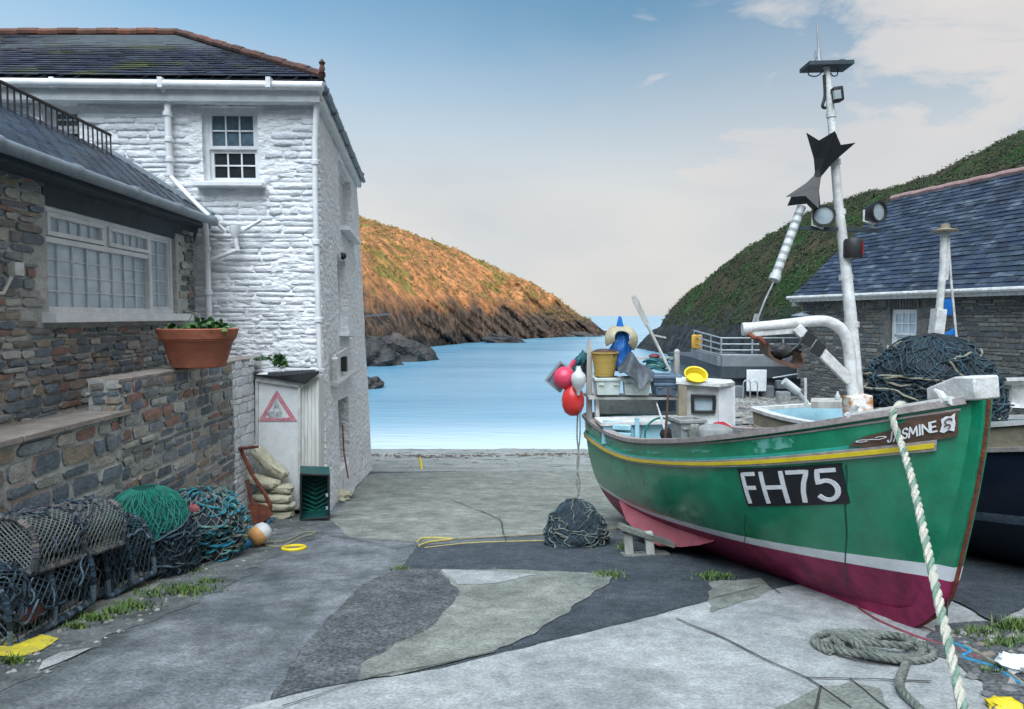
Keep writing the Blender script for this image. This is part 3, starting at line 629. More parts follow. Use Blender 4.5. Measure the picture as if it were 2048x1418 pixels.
profR = [(1255, 712), (1272, 694), (1290, 672), (1318, 652), (1338, 622), (1370, 592), (1400, 568), (1440, 535), (1480, 503), (1520, 478), (1560, 455), (1600, 432), (1640, 412), (1720, 388), (1800, 374), (1860, 350), (1900, 330), (1960, 302), (2048, 258), (2200, 190), (2600, 90)]
mbR, fnR = headland(profR, [(1255, 118), (1340, 95), (1450, 70), (1600, 48), (1800, 34), (2048, 26), (2600, 18)], [(1255, 122), (1340, 118), (1450, 110), (1600, 95), (1800, 80), (2048, 68), (2600, 50)], 1255, 2600, 380, 120, TM2, 5.0, .62, .2, name='hillside', bump_=.8)
tag(mbR.build('hillside', TM2, angle=180), kind='structure')
# scrub on the hills: thousands of leaf clumps, one mass
def scrub(fn, n, a0, a1, b0, b1, back, smin, smax, mat, name, seed):
    rnd = random.Random(seed); mb = MB(); vs = []; fs = []
    for _ in range(n):
        p = fn(rnd.uniform(a0, a1), rnd.uniform(b0, b1) / back); s = rnd.uniform(smin, smax)
        if p.z < -1.5: continue
        for k in range(7):
            c = p + V((rnd.gauss(0, s * .45), rnd.gauss(0, s * .45), abs(rnd.gauss(0, s * .4)))); a = V((rnd.gauss(0, 1), rnd.gauss(0, 1), rnd.gauss(0, 1))).normalized(); b = a.orthogonal().normalized(); r_ = s * rnd.uniform(.25, .5); o = len(vs)
            vs += [c + a * r_, c + b * r_ * .7, c - a * r_ * .8, c - b * r_ * .7]; fs.append((o, o + 1, o + 2, o + 3))
    mb.add(vs, fs); return tag(mb.build(name, mat, smooth=False), kind='stuff')
scL = M('bracken scrub', (.26, .155, .065), .9, (.12, .10, .04), .2, 0, island=[(1, 1, 1), (.6, .75, .5), (1.3, 1.1, .9), (.45, .55, .4), (.8, 1, .6)])
scR = M('evergreen scrub', (.034, .062, .022), .85, (.024, .025, .016), .09, 0, island=[(1, 1, 1), (.6, .65, .7), (1.4, 1.35, 1.1), (.8, 1, .8), (1.3, 1.1, .8)])
scrub(fnL, 1800, .38, .97, .3, 1.04, 1.9, .2, .6, scL, 'bracken', 3)
scrub(fnR, 9000, .03, .75, .12, 1.03, 1.9, .15, .42, scR, 'scrub', 4)
# the valley side behind the camera, which keeps the harbour in shade
def valley(a, b):
    an = R(lerp(58, 250, a)); r_ = lerp(26, 78, b); h = 27 * math.sin(min(1, b * 1.25) * math.pi / 2) + 3 * noise.noise(V((math.cos(an) * 3, math.sin(an) * 3, b * 3)))
    return V((math.sin(an) * r_, math.cos(an) * r_ * 1.0, gz(math.sin(an) * r_, math.cos(an) * r_) - 1 + h * (1 if b < .93 else .2)))
mb = MB(); mb.grid(valley, 90, 24); tag(mb.build('valley_hillside', TM2, angle=180), kind='structure')
RK = M('wet black rock', (.06, .058, .055), .6, (.02, .021, .024), .8, 1, 1.6, bdist=.5)
# rocks in the water
def rock(u, v, y, r, seed, label, rotz=0, tilt=0):
    p = P(u, v, y); mb = MB(); rot = Matrix.Rotation(rotz, 3, 'Z') @ Matrix.Rotation(tilt, 3, 'Y')
    mb.blob((p.x, y, SEA - .1), r, 26, .55, 2.2, seed, rot)
    return single(mb, 'rock', RK, label, 'rock', 'rocks at the foot of the left cliff', angle=30)
rock(800, 700, 84, (4.6, 3, 2.6), 3, 'largest dark wedge of rock standing in the water by the white house', .1, .45)
rock(748, 715, 76, (2.6, 3, 2.2), 9, 'dark rock partly hidden by the corner of the white house', 0, -.2)
rock(1012, 687, 138, (4.2, 2, 1.5), 5, 'low dark rock just off the middle of the left cliff', 0, .2)
rock(735, 740, 52, (1.1, 1.4, .9), 11, 'small dark rock tip low in the water beside the white house wall', 0, 0)
rock(1160, 672, 180, (6, 3, 1.2), 12, 'flat dark ledge off the tip of the left headland', 0, .1)
# hut on the left headland
def hut(u, v, y, w_, h_, label):
    p = P(u, v, y); r = root('hut', p, label, 'hut', 'small huts on the left headland')
    mb = MB(); mb.box(p + V((0, 0, h_ / 2)), (w_, 2, h_)); mb.build('wall', 'coping', r)
    mb = MB(); mb.box(p + V((0, 0, h_ + .1)), (w_ + .3, 2.4, .18)); mb.build('roof', 'coping', r)
    mb = MB(); mb.box(p + V((-w_ * .22, -1.02, h_ * .45)), (w_ * .35, .06, h_ * .6)); mb.build('door', 'shade', r)
hut(833, 548, 138, 2.4, 1.5, 'small pale hut halfway up the bracken slope')
hut(728, 552, 126, 1.8, 2.0, 'pale hut on the slope close to the white house wall')
# ================================================================== white house
HC = V((-3.0, 10.7, 0)); HL = V((-13.2, 10.45, 0)); HF = V((-3.93, 17.5, 0))     # front corner, far left end, far end of the side wall
ZE, ZG = 3.42, -3.35
house = root('white_house', (-3.2, 10.8, ZG), 'white painted stone house of three storeys beside the slipway', 'house')
fx = (HC - HL).normalized(); sx_ = (HF - HC).normalized(); fn_ = V((fx.y, -fx.x, 0)); sn_ = V((sx_.y, -sx_.x, 0))
def zat(v, y): return P(1024, v, y).z
# front wall: quad bl, br, tr, tl ; (a,b) from pixels
fq = [HL + V((0, 0, ZG)), HC + V((.09, -.02, ZG)), HC + V((-.02, 0, ZE)), HL + V((0, 0, ZE))]
def fa(u):                                        # position on the front wall (metres x)
    k = (u - 1024) / F; return (k * (HC.y * 1.0)) 
def fab(u0, u1, v0, v1):
    W = HC.x - HL.x
    return ((fa(u0) - HL.x) / W, (fa(u1) - HL.x) / W, (zat(v1, 10.65) - ZG) / (ZE - ZG), (zat(v0, 10.65) - ZG) / (ZE - ZG))
win1 = fab(418, 527, 212, 366); win2 = fab(112, 180, 208, 300)
mb = wall_holes(fq, [win1, win2], -fn_, .34, .12)
# painted rubble swells in and out
mb.v = [tuple(V(p) + (fn_ * (.022 * noise.noise(V((p[0] * 1.6, 0, p[2] * 5))) + .012 * noise.noise(V((p[0] * 4, 3, p[2] * 12)))))) if abs(V(p).y - (10.7)) < .27 else p for p in mb.v]
# side wall, battered
sq = [HC + V((.09, -.02, ZG)), HF + V((.30, 0, ZG - .6)), HF + V((0, 0, ZE)), HC + V((-.02, 0, ZE))]
def sab(u0, u1, v0, v1):
    def at(u):
        k = (u - 1024) / F; t = (HC.x - k * HC.y) / (k * sx_.y - sx_.x); return t / (HF - HC).length, HC.y + sx_.y * t
    (a0, y0), (a1, y1) = at(u0), at(u1); ym = (y0 + y1) / 2
    return (a0, a1, (zat(v1, ym) - ZG) / (ZE - ZG), (zat(v0, ym) - ZG) / (ZE - ZG))
sw1 = sab(681, 704, 342, 460); sw2 = sab(671, 688, 508, 652); sd = sab(664, 682, 782, 915)
mb2 = wall_holes(sq, [sw1, sw2, sd], -sn_, .3, .16)
mb2.v = [tuple(V(p) + sn_ * .03 * noise.noise(V((p[1] * 1.5, 0, p[2] * 2.5)))) if p[1] > 10.72 else p for p in mb2.v]
mb.add(mb2.v, mb2.f)
mb.add([HL + V((0, 0, ZG)), HL + V((0, 8, ZG)), HL + V((0, 8, ZE)), HL + V((0, 0, ZE)), HF + V((0, 0, ZG)), HF + V((0, 0, ZE))], [(0, 1, 2, 3), (1, 4, 5, 2)])
mb.build('wall', 'whitewall', house, angle=60)
mb = MB(); W_f = (HC - HL).length
stones(mb, HL + V((0, -.004, ZG)) + fx * 4.2, fx, (0, 0, 1), fn_, W_f - 4.2 + .04, ZE - ZG - .1, (.2, .7), (.05, .12), skip=lambda x, z, a, b: any(b + 4.2 > h[0] * W_f - .02 and a + 4.2 < h[1] * W_f + .02 and h[2] * (ZE - ZG) - .07 < z < h[3] * (ZE - ZG) + .06 for h in (win1, win2)), prot=.013, gap=.0015)
mb.build('painted_stones', 'whitestone', house, angle=70)
# roof
ov = .28
e0 = HL + V((-.3, -ov, ZE + .12)); e1 = HC + V((.17, -ov - .02, ZE + .12)); e2 = HF + V((.13, .12, ZE + .12))
h0 = P(-700, 60, 14.1); h0.z = P(355, 66, 14.1).z; h1 = P(355, 66, 14.1); h0.x = e0.x
mb = MB(); slates(mb, e0, e1, h1, h0, 22, .25); slates(mb, e1, e2, V((h1.x, h1.y, h1.z)), V((h1.x, h1.y, h1.z)), 22, .28)
rf = mb.build('roof', 'slatemoss', house, smooth=False)
mb = MB(); mb.add([e0 - V((0, 0, .03)), e1 - V((0, 0, .03)), h1 - V((0, 0, .03)), h0 - V((0, 0, .03)), e2 - V((0, 0, .03)), V((e0.x, 17.8, e0.z))], [(0, 1, 2, 3), (1, 4, 2), (3, 2, 4, 5)]); mb.build('underlay', 'darkwood', rf, smooth=False)
mb = MB()
def ridgetiles(mb, a, b, r=.075, l=.38):
    n = int((b - a).length / l); d = (b - a) / n
    for i in range(n):
        p0, p1 = a + d * i, a + d * (i + .985); mb.tube([p0 + V((0, 0, .02 + .012 * (i % 2))), p1 + V((0, 0, .02 + .012 * (i % 2)))], r, 8)
ridgetiles(mb, h0, h1); ridgetiles(mb, h1, e1 + V((0, 0, .02)), .065); ridgetiles(mb, h1, e2, .065)
mb.build('ridge_tiles', 'ridge', rf)
mb = MB(); mb.lathe([(.03, 0), (.045, .05), (.03, .1), (.05, .14), (.001, .2)], e1 + V((0, 0, .08)), 10); mb.build('finial', 'ridge', rf)
# fascia, soffit and gutters
mb = MB(); mb.beam(HL + V((0, -.2, ZE - .06)), HC + V((.10, -.2, ZE - .06)), .05, .24); mb.beam(HC + V((.10, -.2, ZE - .04)), HF + V((.08, .1, ZE - .04)), .04, .2)
mb.beam(HL + V((0, -.12, ZE - .19)), HC + V((.09, -.12, ZE - .19)), .2, .025); mb.beam(HC + V((.05, -.1, ZE - .16)), HF + V((.04, .1, ZE - .16)), .1, .025)
mb.build('fascia', 'whitepaint', house)
mb = MB(); mb.tube([HL + V((0, -.3, ZE + .03)), HC + V((.18, -.3, ZE + .0))], .065, 10)
for i in range(6): x = -3.6 - i * 1.6; mb.box((x, 10.36, ZE + .02), (.07, .17, .15))
mb.build('gutter', 'whitepaint', house)
mb = MB(); mb.tube([HC + V((.17, -.28, ZE + .03)), HF + V((.15, .12, ZE + .0))], .05, 10)
for i in range(7): p = HC + (HF - HC) * (i / 6.5); mb.box(p + V((.14, 0, ZE)), (.1, .05, .12))
mb.build('gutter', 'gutter', house)
def pipe(name, pts, r=.045, clips=(), mat='whitepaint', par=house, head=None):
    mb = MB(); mb.tube(smoothpath(pts, 3) if len(pts) > 2 else pts, r, 10)
    for c in clips: mb.lathe([(r + .001, -.04), (r + .018, -.03), (r + .018, .03), (r + .001, .04)], c, 10)
    if head: mb.lathe([(r, -.12), (r * 2.3, 0), (r * 2.5, .08), (r * 1.2, .08)], head, 10)
    return mb.build(name, mat, par)
yw = 10.52
pipe('downpipe', [P(323, 163, 10.34), P(327, 180, 10.42), P(334, 198, yw), P(336, 240, yw), P(338, 300, yw), P(341, 352, yw)], .05, [P(335, 228, yw), P(338, 280, yw), P(340, 320, yw)])
pipe('downpipe', [P(341, 352, yw), P(380, 395, 10.35), P(418, 432, 10.3)], .035)
pipe('downpipe', [HC + V((.14, -.26, ZE)), P(633, 215, 10.6), P(630, 330, 10.6), P(634, 520, 10.58), P(640, 735, 10.55)], .045, [P(630, 325, 10.6), P(633, 485, 10.58), P(637, 640, 10.56)])
pipe('downpipe', [P(409, 440, 10.1), P(411, 460, 10.25), P(413, 500, 10.45), P(416, 560, 10.5), P(419, 655, 10.5)], .045, [P(413, 498, 10.42), P(417, 585, 10.5)])
pipe('downpipe', [P(418, 432, 10.45), P(450, 462, yw)], .028)
pipe('downpipe', [P(522, 440, yw), P(488, 460, yw)], .028); pipe('downpipe', [P(475, 500, yw), P(418, 522, yw)], .032)
pipe('hopper', [P(471, 470, yw), P(473, 490, yw), P(476, 502, yw)], .035, head=P(470, 462, yw + .0))
# windows
def sash_window(q, out, cols, rows2, par, split=.5, barw=.022, glass='glassdk', fr=.06, sill=True, sillmat='whitepaint'):
    q = [V(p) for p in q]; out = V(out).normalized()
    mb = MB(); frame_quad(mb, q, fr, .09, out)
    f = mb.build('window', 'whitepaint', par)
    ex = (q[1] - q[0]).normalized() * fr; ez = (q[3] - q[0]).normalized() * fr
    inn = [q[0] + ex + ez, q[1] - ex + ez, q[2] - ex - ez, q[3] + ex - ez]
    lo_ = [inn[0], inn[1], bil(inn, 1, split), bil(inn, 0, split)]; up_ = [bil(inn, 0, split), bil(inn, 1, split), inn[2], inn[3]]
    for qq, o in ((lo_, -.03), (up_, .015)):
        qq = [p + out * o for p in qq]; mb = MB(); frame_quad(mb, qq, .05, .04, out); mb.build('sash', 'whitepaint', f)
        i2 = [qq[0] + ex * .8 + ez * .8, qq[1] - ex * .8 + ez * .8, qq[2] - ex * .8 - ez * .8, qq[3] + ex * .8 - ez * .8]
        mb = MB(); mb.add([p - out * .01 for p in i2], [(0, 1, 2, 3)]); mb.build('pane', 'glassskyrefl' if (glass == 'glassdk' and o > 0) else glass, f, smooth=False)
        mb = MB(); window_bars(mb, i2, cols, rows2, barw, out, .006); mb.build('glazing_bar', 'whitepaint', f)
    if sill:
        mb = MB(); mb.beam(q[0] - ex * 1.6 - ez * .7 + out * .16, q[1] + ex * 1.6 - ez * .7 + out * .16, .34, .07); mb.build('sill', sillmat, f, bevel=.01)
    return f
wq = lambda h, q, d: [bil(q, h[0], h[2]) + d, bil(q, h[1], h[2]) + d, bil(q, h[1], h[3]) + d, bil(q, h[0], h[3]) + d]
sash_window(wq(win1, fq, -fn_ * .14), fn_, 3, 2, house, .46)
sash_window(wq(win2, fq, -fn_ * .2), fn_, 2, 2, house)
for hh in (sw1, sw2):
    mb = MB(); q = wq(hh, sq, -sn_ * .16); mb.add(q, [(0, 1, 2, 3)]); o = mb.build('window', 'oldwhite', house, smooth=False)
    mb = MB(); frame_quad(mb, [p + sn_ * .02 for p in q], .07, .05, sn_); mb.build('window_frame', 'whitepaint', o)
    mb = MB(); mb.beam(q[0] + sn_ * .2 - V((0, 0, .04)), q[1] + sn_ * .2 - V((0, 0, .04)), .28, .08); mb.build('sill', 'whitepaint', o)
mb = MB(); q = wq(sd, sq, -sn_ * .22); mb.add(q, [(0, 1, 2, 3)]); d = mb.build('door', 'shade', house, smooth=False)
mb = MB(); q2 = [q[0] + sn_ * .06, bil(q, .62, 0) + sn_ * .06, bil(q, .62, 1) + sn_ * .06, q[3] + sn_ * .06]
for i in range(4): mb.prism([bil(q2, i / 4 + .01, 0), bil(q2, (i + 1) / 4 - .01, 0), bil(q2, (i + 1) / 4 - .01, 1), bil(q2, i / 4 + .01, 1)], sn_ * .03)
mb.build('door_leaf', 'boards', d)
mb = MB(); mb.box(P(118, 190, 10.46), (.42, .08, .14)); mb.build('vent_cover', 'coping', house, bevel=.015)
# lower buttress, bracket and meter box on the side wall
def sp_(u, v, o=0):
    k = (u - 1024) / F; t = (HC.x - k * HC.y) / (k * sx_.y - sx_.x); p = HC + sx_ * t; p.z = zat(v, p.y); return p + sn_ * o
mb = MB(); a = sp_(700, 738, .12); mb.prism([sp_(704, 1100, -.3), sp_(704, 1100, .3), sp_(704, 760, .16), sp_(704, 735, -.1)], sx_ * 2.4); mb.build('buttress', 'whitewall', house)
mb = MB(); mb.beam(sp_(650, 716, .15), sp_(676, 698, .2), .04, .1); mb.beam(sp_(650, 716, .15), sp_(652, 760, .12), .09, .09); mb.beam(sp_(652, 770, .12), sp_(690, 742, .18), .14, .05); mb.build('bracket', 'oldwhite', house)
mb = MB(); mb.box(sp_(672, 728, .14), (.1, .12, .28)); mb.build('lantern', 'black', house, bevel=.01)
mb = MB(); mb.box(sp_(716, 778, .12), (.14, .5, .42)); mb.build('meter_box', 'whitepaint', house, bevel=.015)
mb = MB(); mb.ball(sp_(680, 512, .08), .07, 10); mb.build('wall_lamp', 'iron', house)
mb = MB(); mb.beam(sp_(727, 632, .05), sp_(727, 628, .75), .3, .05); mb.build('shelf_bracket', 'gutter', house)

# ================================================================== lean-to cupboard with the warning sign
yl = 10.32
lean = root('lean_to', (-3.4, yl, ZG + .2), 'white boarded lean-to cupboard with a felt roof against the house', 'lean-to')
def LP(u, v, y=yl): return P(u, v, y)
mb = MB(); mb.prism([LP(513, 1010), LP(600, 1020), LP(600, 762), LP(513, 748)], (0, .35, 0)); mb.build('panel', 'panelwhite', lean)
mb = MB()
for i in range(5):
    u0 = 601 + i * 7.4; mb.prism([LP(u0, 1030, yl + .02 + .01 * (i % 2)), LP(u0 + 6.8, 1030, yl + .02 + .01 * (i % 2)), LP(u0 + 6.8, 768 - i * 4, yl + .02 + .01 * (i % 2)), LP(u0, 770 - i * 4, yl + .02 + .01 * (i % 2))], (0, .3, 0))
mb.build('boarding', 'boards', lean)
mb = MB(); mb.beam(LP(513, 757, yl - .03), LP(600, 770, yl - .03), .05, .07); mb.beam(LP(600, 770, yl - .03), LP(637, 745, yl - .02), .05, .09); mb.beam(LP(514, 1010, yl - .02), LP(514, 760, yl - .02), .04, .04); mb.beam(LP(599, 1015, yl - .02), LP(599, 775, yl - .02), .04, .04); mb.build('batten', 'oldwhite', lean)
mb = MB(); mb.add([LP(508, 749, yl - .1), LP(560, 753, yl - .14), LP(610, 764, yl - .12), LP(638, 742, yl - .06), LP(630, 738, yl + .5), LP(560, 741, yl + .5), LP(508, 744, yl + .5)], [(0, 1, 2, 3, 4, 5, 6)])
mb.add([p - V((0, 0, .03)) for p in (LP(508, 749, yl - .1), LP(560, 753, yl - .14), LP(610, 764, yl - .12), LP(638, 742, yl - .06))] + [LP(508, 749, yl - .1), LP(560, 753, yl - .14), LP(610, 764, yl - .12), LP(638, 742, yl - .06)], [(0, 1, 5, 4), (1, 2, 6, 5), (2, 3, 7, 6)])
mb.build('felt_roof', 'shade', lean, smooth=False)
sign = MB(); ys_ = yl - .012
def SG(u, v): return LP(u, v, ys_)
tri = [(553, 780), (517, 842), (594, 842)]; cxx, cyy = 554, 822
inn = [(lerp(cxx, a, .66), lerp(cyy, b, .66)) for a, b in tri]
for i in range(3):
    j = (i + 1) % 3; sign.prism([SG(*tri[i]), SG(*tri[j]), SG(*inn[j]), SG(*inn[i])], (0, .01, 0))
sg = single(sign, 'warning_sign', 'signred', 'faded red warning triangle on the white cupboard panel', 'sign', smooth=False)
mb = MB(); strokes(mb, [[(537, 836), (537, 824), (546, 824)], [(537, 830), (544, 830)], [(549, 836), (549, 824)], [(563, 824), (554, 824), (554, 836), (564, 836)], [(554, 830), (562, 830)], [(547, 818), (553, 800), (560, 818)], [(550, 812), (557, 812)]],
        lambda x, y, h: SG(x, y) + V((0, -.006 * h, 0)), 2.6, seg=4)
ROOTOFF[sg] = V(sg.location); mb.build('lettering', 'signgrey', sg, smooth=False)

# ================================================================== stone cottage on the left
def cx_(y): return -4.317 - .0517 * y
def cy_(u, off=0):
    k = (1024 - u) / F; return (4.317 - off) / (k - .0517)
cdir = V((-.0517, 1, 0)).normalized(); cn = V((cdir.y, -cdir.x, 0))
cot = root('stone_cottage', (-4.6, 7.5, -1.9), 'low stone cottage with a slate roof and a wide white bay window', 'cottage')
cw0, cw1 = V((cx_(1.5), 1.5, 0)), V((cx_(10.46), 10.46, 0)); ZB, ZT = -2.2, 1.46; CW = (cw1 - cw0).length
wy0, wy1, wz0, wz1 = cy_(100), cy_(356), .02, 1.12
ch = ((wy0 - 1.5) / 8.96, (wy1 - 1.5) / 8.96, (wz0 - ZB) / (ZT - ZB), 1.0)
cq = [cw0 + V((0, 0, ZB)), cw1 + V((0, 0, ZB)), cw1 + V((0, 0, ZT)), cw0 + V((0, 0, ZT))]
mb = wall_holes(cq, [(ch[0], ch[1], ch[2], .97)], -cn, .3, .5); mb.build('wall', 'mortar', cot)
mb = MB(); wl0, wl1 = (wy0 - 1.5) / 8.96 * CW, (wy1 - 1.5) / 8.96 * CW
stones(mb, cw0 + V((0, 0, ZB)), cdir, (0, 0, 1), cn, CW, ZT - ZB, (.14, .36), (.045, .12), skip=lambda x, z, x0, x1: x1 > wl0 - .03 and x0 < wl1 + .03 and z > wz0 - ZB - .13, prot=.035)
mb.build('stone_facing', 'stone', cot, angle=50)
# lintel board, frame
def CP(y, z, o=0): return V((cx_(y), y, z)) + cn * o
mb = MB(); mb.prism([CP(wy0 - .05, 1.12, -.08), CP(wy0 - .05, 1.5, .02), CP(wy1 + .7, 1.42, .02), CP(wy1 + .7, 1.1, -.08)], cn * .06); mb.build('lintel', 'darkwood', cot)  # eave shade put into the board's dark blue colour
rec = -.10
yA, yB, yC = wy0 + .0, cy_(313, 0), wy1
fw = root('bay', (0, 0, 0), '', '') if False else None
mb = MB(); frame_quad(mb, [CP(yA, wz0, rec), CP(yC, wz0, rec), CP(yC, wz1, rec), CP(yA, wz1, rec)], .07, .1, cn)
mb.beam(CP(yB, wz0 + .07, rec), CP(yB, wz1 - .07, rec), .08, .1, up=cn); mb.beam(CP(yA + .07, .78, rec), CP(yB - .04, .78, rec), .06, .09, up=cn)
ym = cy_(227); mb.beam(CP(ym, .81, rec), CP(ym, wz1 - .07, rec), .09, .09, up=cn)
cwn = mb.build('window', 'whitepaint', cot, bevel=.006)
def cpane(y0, y1, z0, z1, c, r_, fr, prd=0, glass='glassnetrefl'):
    q = [CP(y0, z0, rec + prd), CP(y1, z0, rec + prd), CP(y1, z1, rec + prd), CP(y0, z1, rec + prd)]
    if fr:
        mb = MB(); frame_quad(mb, q, fr, .06, cn); mb.build('casement', 'whitepaint', cwn, bevel=.005)
        ex, ez = cdir * fr, V((0, 0, fr)); q = [q[0] + ex + ez, q[1] - ex + ez, q[2] - ex - ez, q[3] + ex - ez]
    mb = MB(); mb.add([p - cn * .02 for p in q], [(0, 1, 2, 3)]); mb.build('pane', glass, cwn, smooth=False)
    mb = MB(); window_bars(mb, q, c, r_, .010, cn, -.008); mb.build('glazing_bar', 'whitepaint', cwn)
cpane(yA + .07, yB - .04, wz0 + .07, .75, 8, 4, 0)
cpane(yA + .09, ym - .05, .82, wz1 - .06, 5, 1, .05, .035); cpane(ym + .05, yB - .05, .82, wz1 - .06, 5, 1, .05, .035)
cpane(yB + .04, yC - .07, wz0 + .07, wz1 - .07, 2, 5, .03)
mb = MB(); mb.prism([CP(wy0 - .12, -.02, -.1), CP(wy0 - .12, .04, -.1), CP(wy0 - .12, .02, .14), CP(wy0 - .12, -.07, .14), CP(wy0 - .12, -.07, -.1)], cdir * (wy1 - wy0 + .35)); mb.build('sill', 'whitepaint', cwn)
# curtain things seen through the window
# roof
er = lambda y: V((cx_(y) + .32, y, 1.50)); rr = lambda y: V((-6.02 - .03 * (y - 7), y, 2.50))
mb = MB(); slates(mb, er(10.42), er(1.5), rr(1.5), rr(10.42), 13, .30, lift=.03)
mb.v = mb.v; cr_ = mb.build('roof', 'slate', cot, smooth=False)
mb = MB(); mb.add([er(1.5) - V((0, 0, .05)), er(10.42) - V((0, 0, .05)), rr(10.42) - V((0, 0, .05)), rr(1.5) - V((0, 0, .05)), V((-9.5, 10.4, 2.3)), V((-9.5, 1.5, 2.3))], [(0, 1, 2, 3), (3, 2, 4, 5)]); mb.build('underlay', 'darkwood', cr_, smooth=False)
mb = MB(); mb.beam(er(10.44) + V((.02, -.02, .03)), rr(10.44) + V((0, -.02, .03)), .14, .05); mb.build('flashing', 'gutter', cr_)
mb = MB(); mb.beam(er(1.5) + V((-.04, 0, -.09)), er(10.4) + V((-.04, 0, -.09)), .03, .17); mb.build('fascia', 'darkwood', cot)  # fascia and soffit carry the same painted eave shade
mb = MB(); mb.beam(er(1.5) + V((-.17, 0, -.18)), er(10.4) + V((-.17, 0, -.18)), .3, .02); mb.build('soffit', 'darkwood', cot)
mb = MB(); mb.tube([er(1.5) + V((.04, 0, -.07)), er(10.42) + V((.04, 0, -.09))], .062, 10)
for i in range(7): p = er(3.4 + i * 1.15) + V((.04, 0, -.075)); mb.tube([p - V((0, .05, 0)), p + V((0, .05, 0))], .072, 10)
mb.build('gutter', 'gutter', cot)
mb = MB(); mb.box(CP(6.35, .43, .05), (.08, .12, .12)); mb.tube([CP(6.35, .43, .05), CP(6.2, .2, .03), CP(5.4, .18, .03)], .018, 6); mb.build('cable_box', 'oldwhite', cot)
# roof terrace railing
rail = root('roof_railing', (-6.0, 8, 2.3), 'black iron railing along the flat roof above the cottage slates', 'railing')
mb = MB(); mb.tube([P(-330, 60, 5.8), P(0, 163, 7.85), P(221, 270, 10.1)], .022, 6); mb.build('top_rail', 'iron', rail)
mb = MB(); ra, rb = P(0, 163, 7.85), P(221, 270, 10.1); ra0 = P(-330, 60, 5.8)
for i in range(28):
    p = lerp(ra, rb, i / 20) if i <= 20 else lerp(ra, ra0, (i - 20) / 8); mb.tube([p, V((p.x, p.y, p.z - .62))], .011, 5)
mb.build('baluster', 'iron', rail); mb = MB(); mb.tube([ra0 - V((0, 0, .58)), ra - V((0, 0, .58)), rb - V((0, 0, .58))], .016, 6); mb.build('bottom_rail', 'iron', rail)

# ================================================================== terrace wall and flower pot
XW = -3.9
ter = MB(); ter.box((-4.3, 5.0, -1.6), (.72, 11, 1.2)); tag(ter.build('terrace', 'coping'), kind='structure')
tw = root('terrace_wall', (XW, 7, -3), 'rubble stone retaining wall stepping up towards the white cupboard', 'wall')
ys1 = 6.75
mb = MB(); mb.box((XW - .16, (ys1 + .5) / 2, -2.2), (.3, ys1 - .5, 2.4)); mb.box((XW - .16, (ys1 + 10.3) / 2, -2.06), (.3, 10.3 - ys1, 2.84)); mb.build('core', 'mortar', tw)
mb = MB(); stones(mb, (XW - .02, .5, -3.4), (0, 1, 0), (0, 0, 1), (1, 0, 0), ys1 - .5, 2.38, (.16, .5), (.06, .19), prot=.04, gap=.014)
stones(mb, (XW - .02, ys1, -3.4), (0, 1, 0), (0, 0, 1), (1, 0, 0), 9.5 - ys1, 2.74, (.12, .42), (.05, .16), prot=.04, gap=.013)
stones(mb, (XW - .33, ys1 + .0, -1.1), (1, 0, 0), (0, 0, 1), (0, -1, 0), .36, .44, (.1, .2), (.06, .1), prot=.03)
mb.build('stone_facing', 'stone', tw, angle=50)
mb = MB(); stones(mb, (XW - .02, 9.5, -3.4), (0, 1, 0), (0, 0, 1), (1, 0, 0), .8, 2.76, (.15, .4), (.07, .2), prot=.03, gap=.003); mb.build('painted_stones', 'whitestone', tw, angle=50)
mb = MB()
y = .5
while y < ys1: l = random.uniform(.35, .6); mb.box((XW - .17, y + l / 2, -.975), (.42, l - .012, .055)); y += l
y = ys1
while y < 10.2: l = random.uniform(.3, .5); mb.box((XW - .17, y + l / 2, -.65), (.34, l - .02, .04), Matrix.Rotation(random.uniform(-.03, .03), 3, 'X')); y += l
mb.build('coping', 'coping', tw, bevel=.008)
pot = P(398, 735, 8.1); pot.z = -.61
fp = root('flower_pot', pot, 'wide terracotta pot with green leaves on top of the terrace wall', 'flower pot')
mb = MB(); mb.lathe([(.29, 0), (.31, .01), (.40, .30), (.425, .32), (.425, .335), (.44, .34), (.47, .45), (.46, .46), (.43, .455), (.41, .36)], pot, 40, sc=(.97, .9, 1)); mb.build('pot_body', 'terracotta', fp)
mb = MB(); mb.lathe([(.001, .41), (.42, .40)], pot, 24, sc=(.97, .9, 1)); mb.build('soil', 'soil', fp)
mb = MB(); leaves(mb, pot + V((-.2, -.1, .41)), .2, 110, .1, 1, (1.1, 1, .4)); leaves(mb, pot + V((.18, -.08, .42)), .24, 200, .1, 2, (1.1, 1, .55)); mb.build('foliage', 'leaf', fp)
mb = MB(); mb.tube(smoothpath([pot + V((.05, 0, .4)), pot + V((.03, 0, .6)), pot + V((-.05, 0, .64)), pot + V((-.1, 0, .55))]), .006, 5); mb.build('stem', 'ropetan', fp)
wd = P(560, 728, 10.1); mb = MB(); leaves(mb, wd, .13, 90, .09, 5, (.6, .5, 1.1)); leaves(mb, wd + V((-.15, 0, .06)), .15, 60, .07, 6, (1.6, .6, .5))
single(mb, 'weed', 'leaf', 'green weeds sprouting from the top of the wall beside the cupboard roof', 'plant')
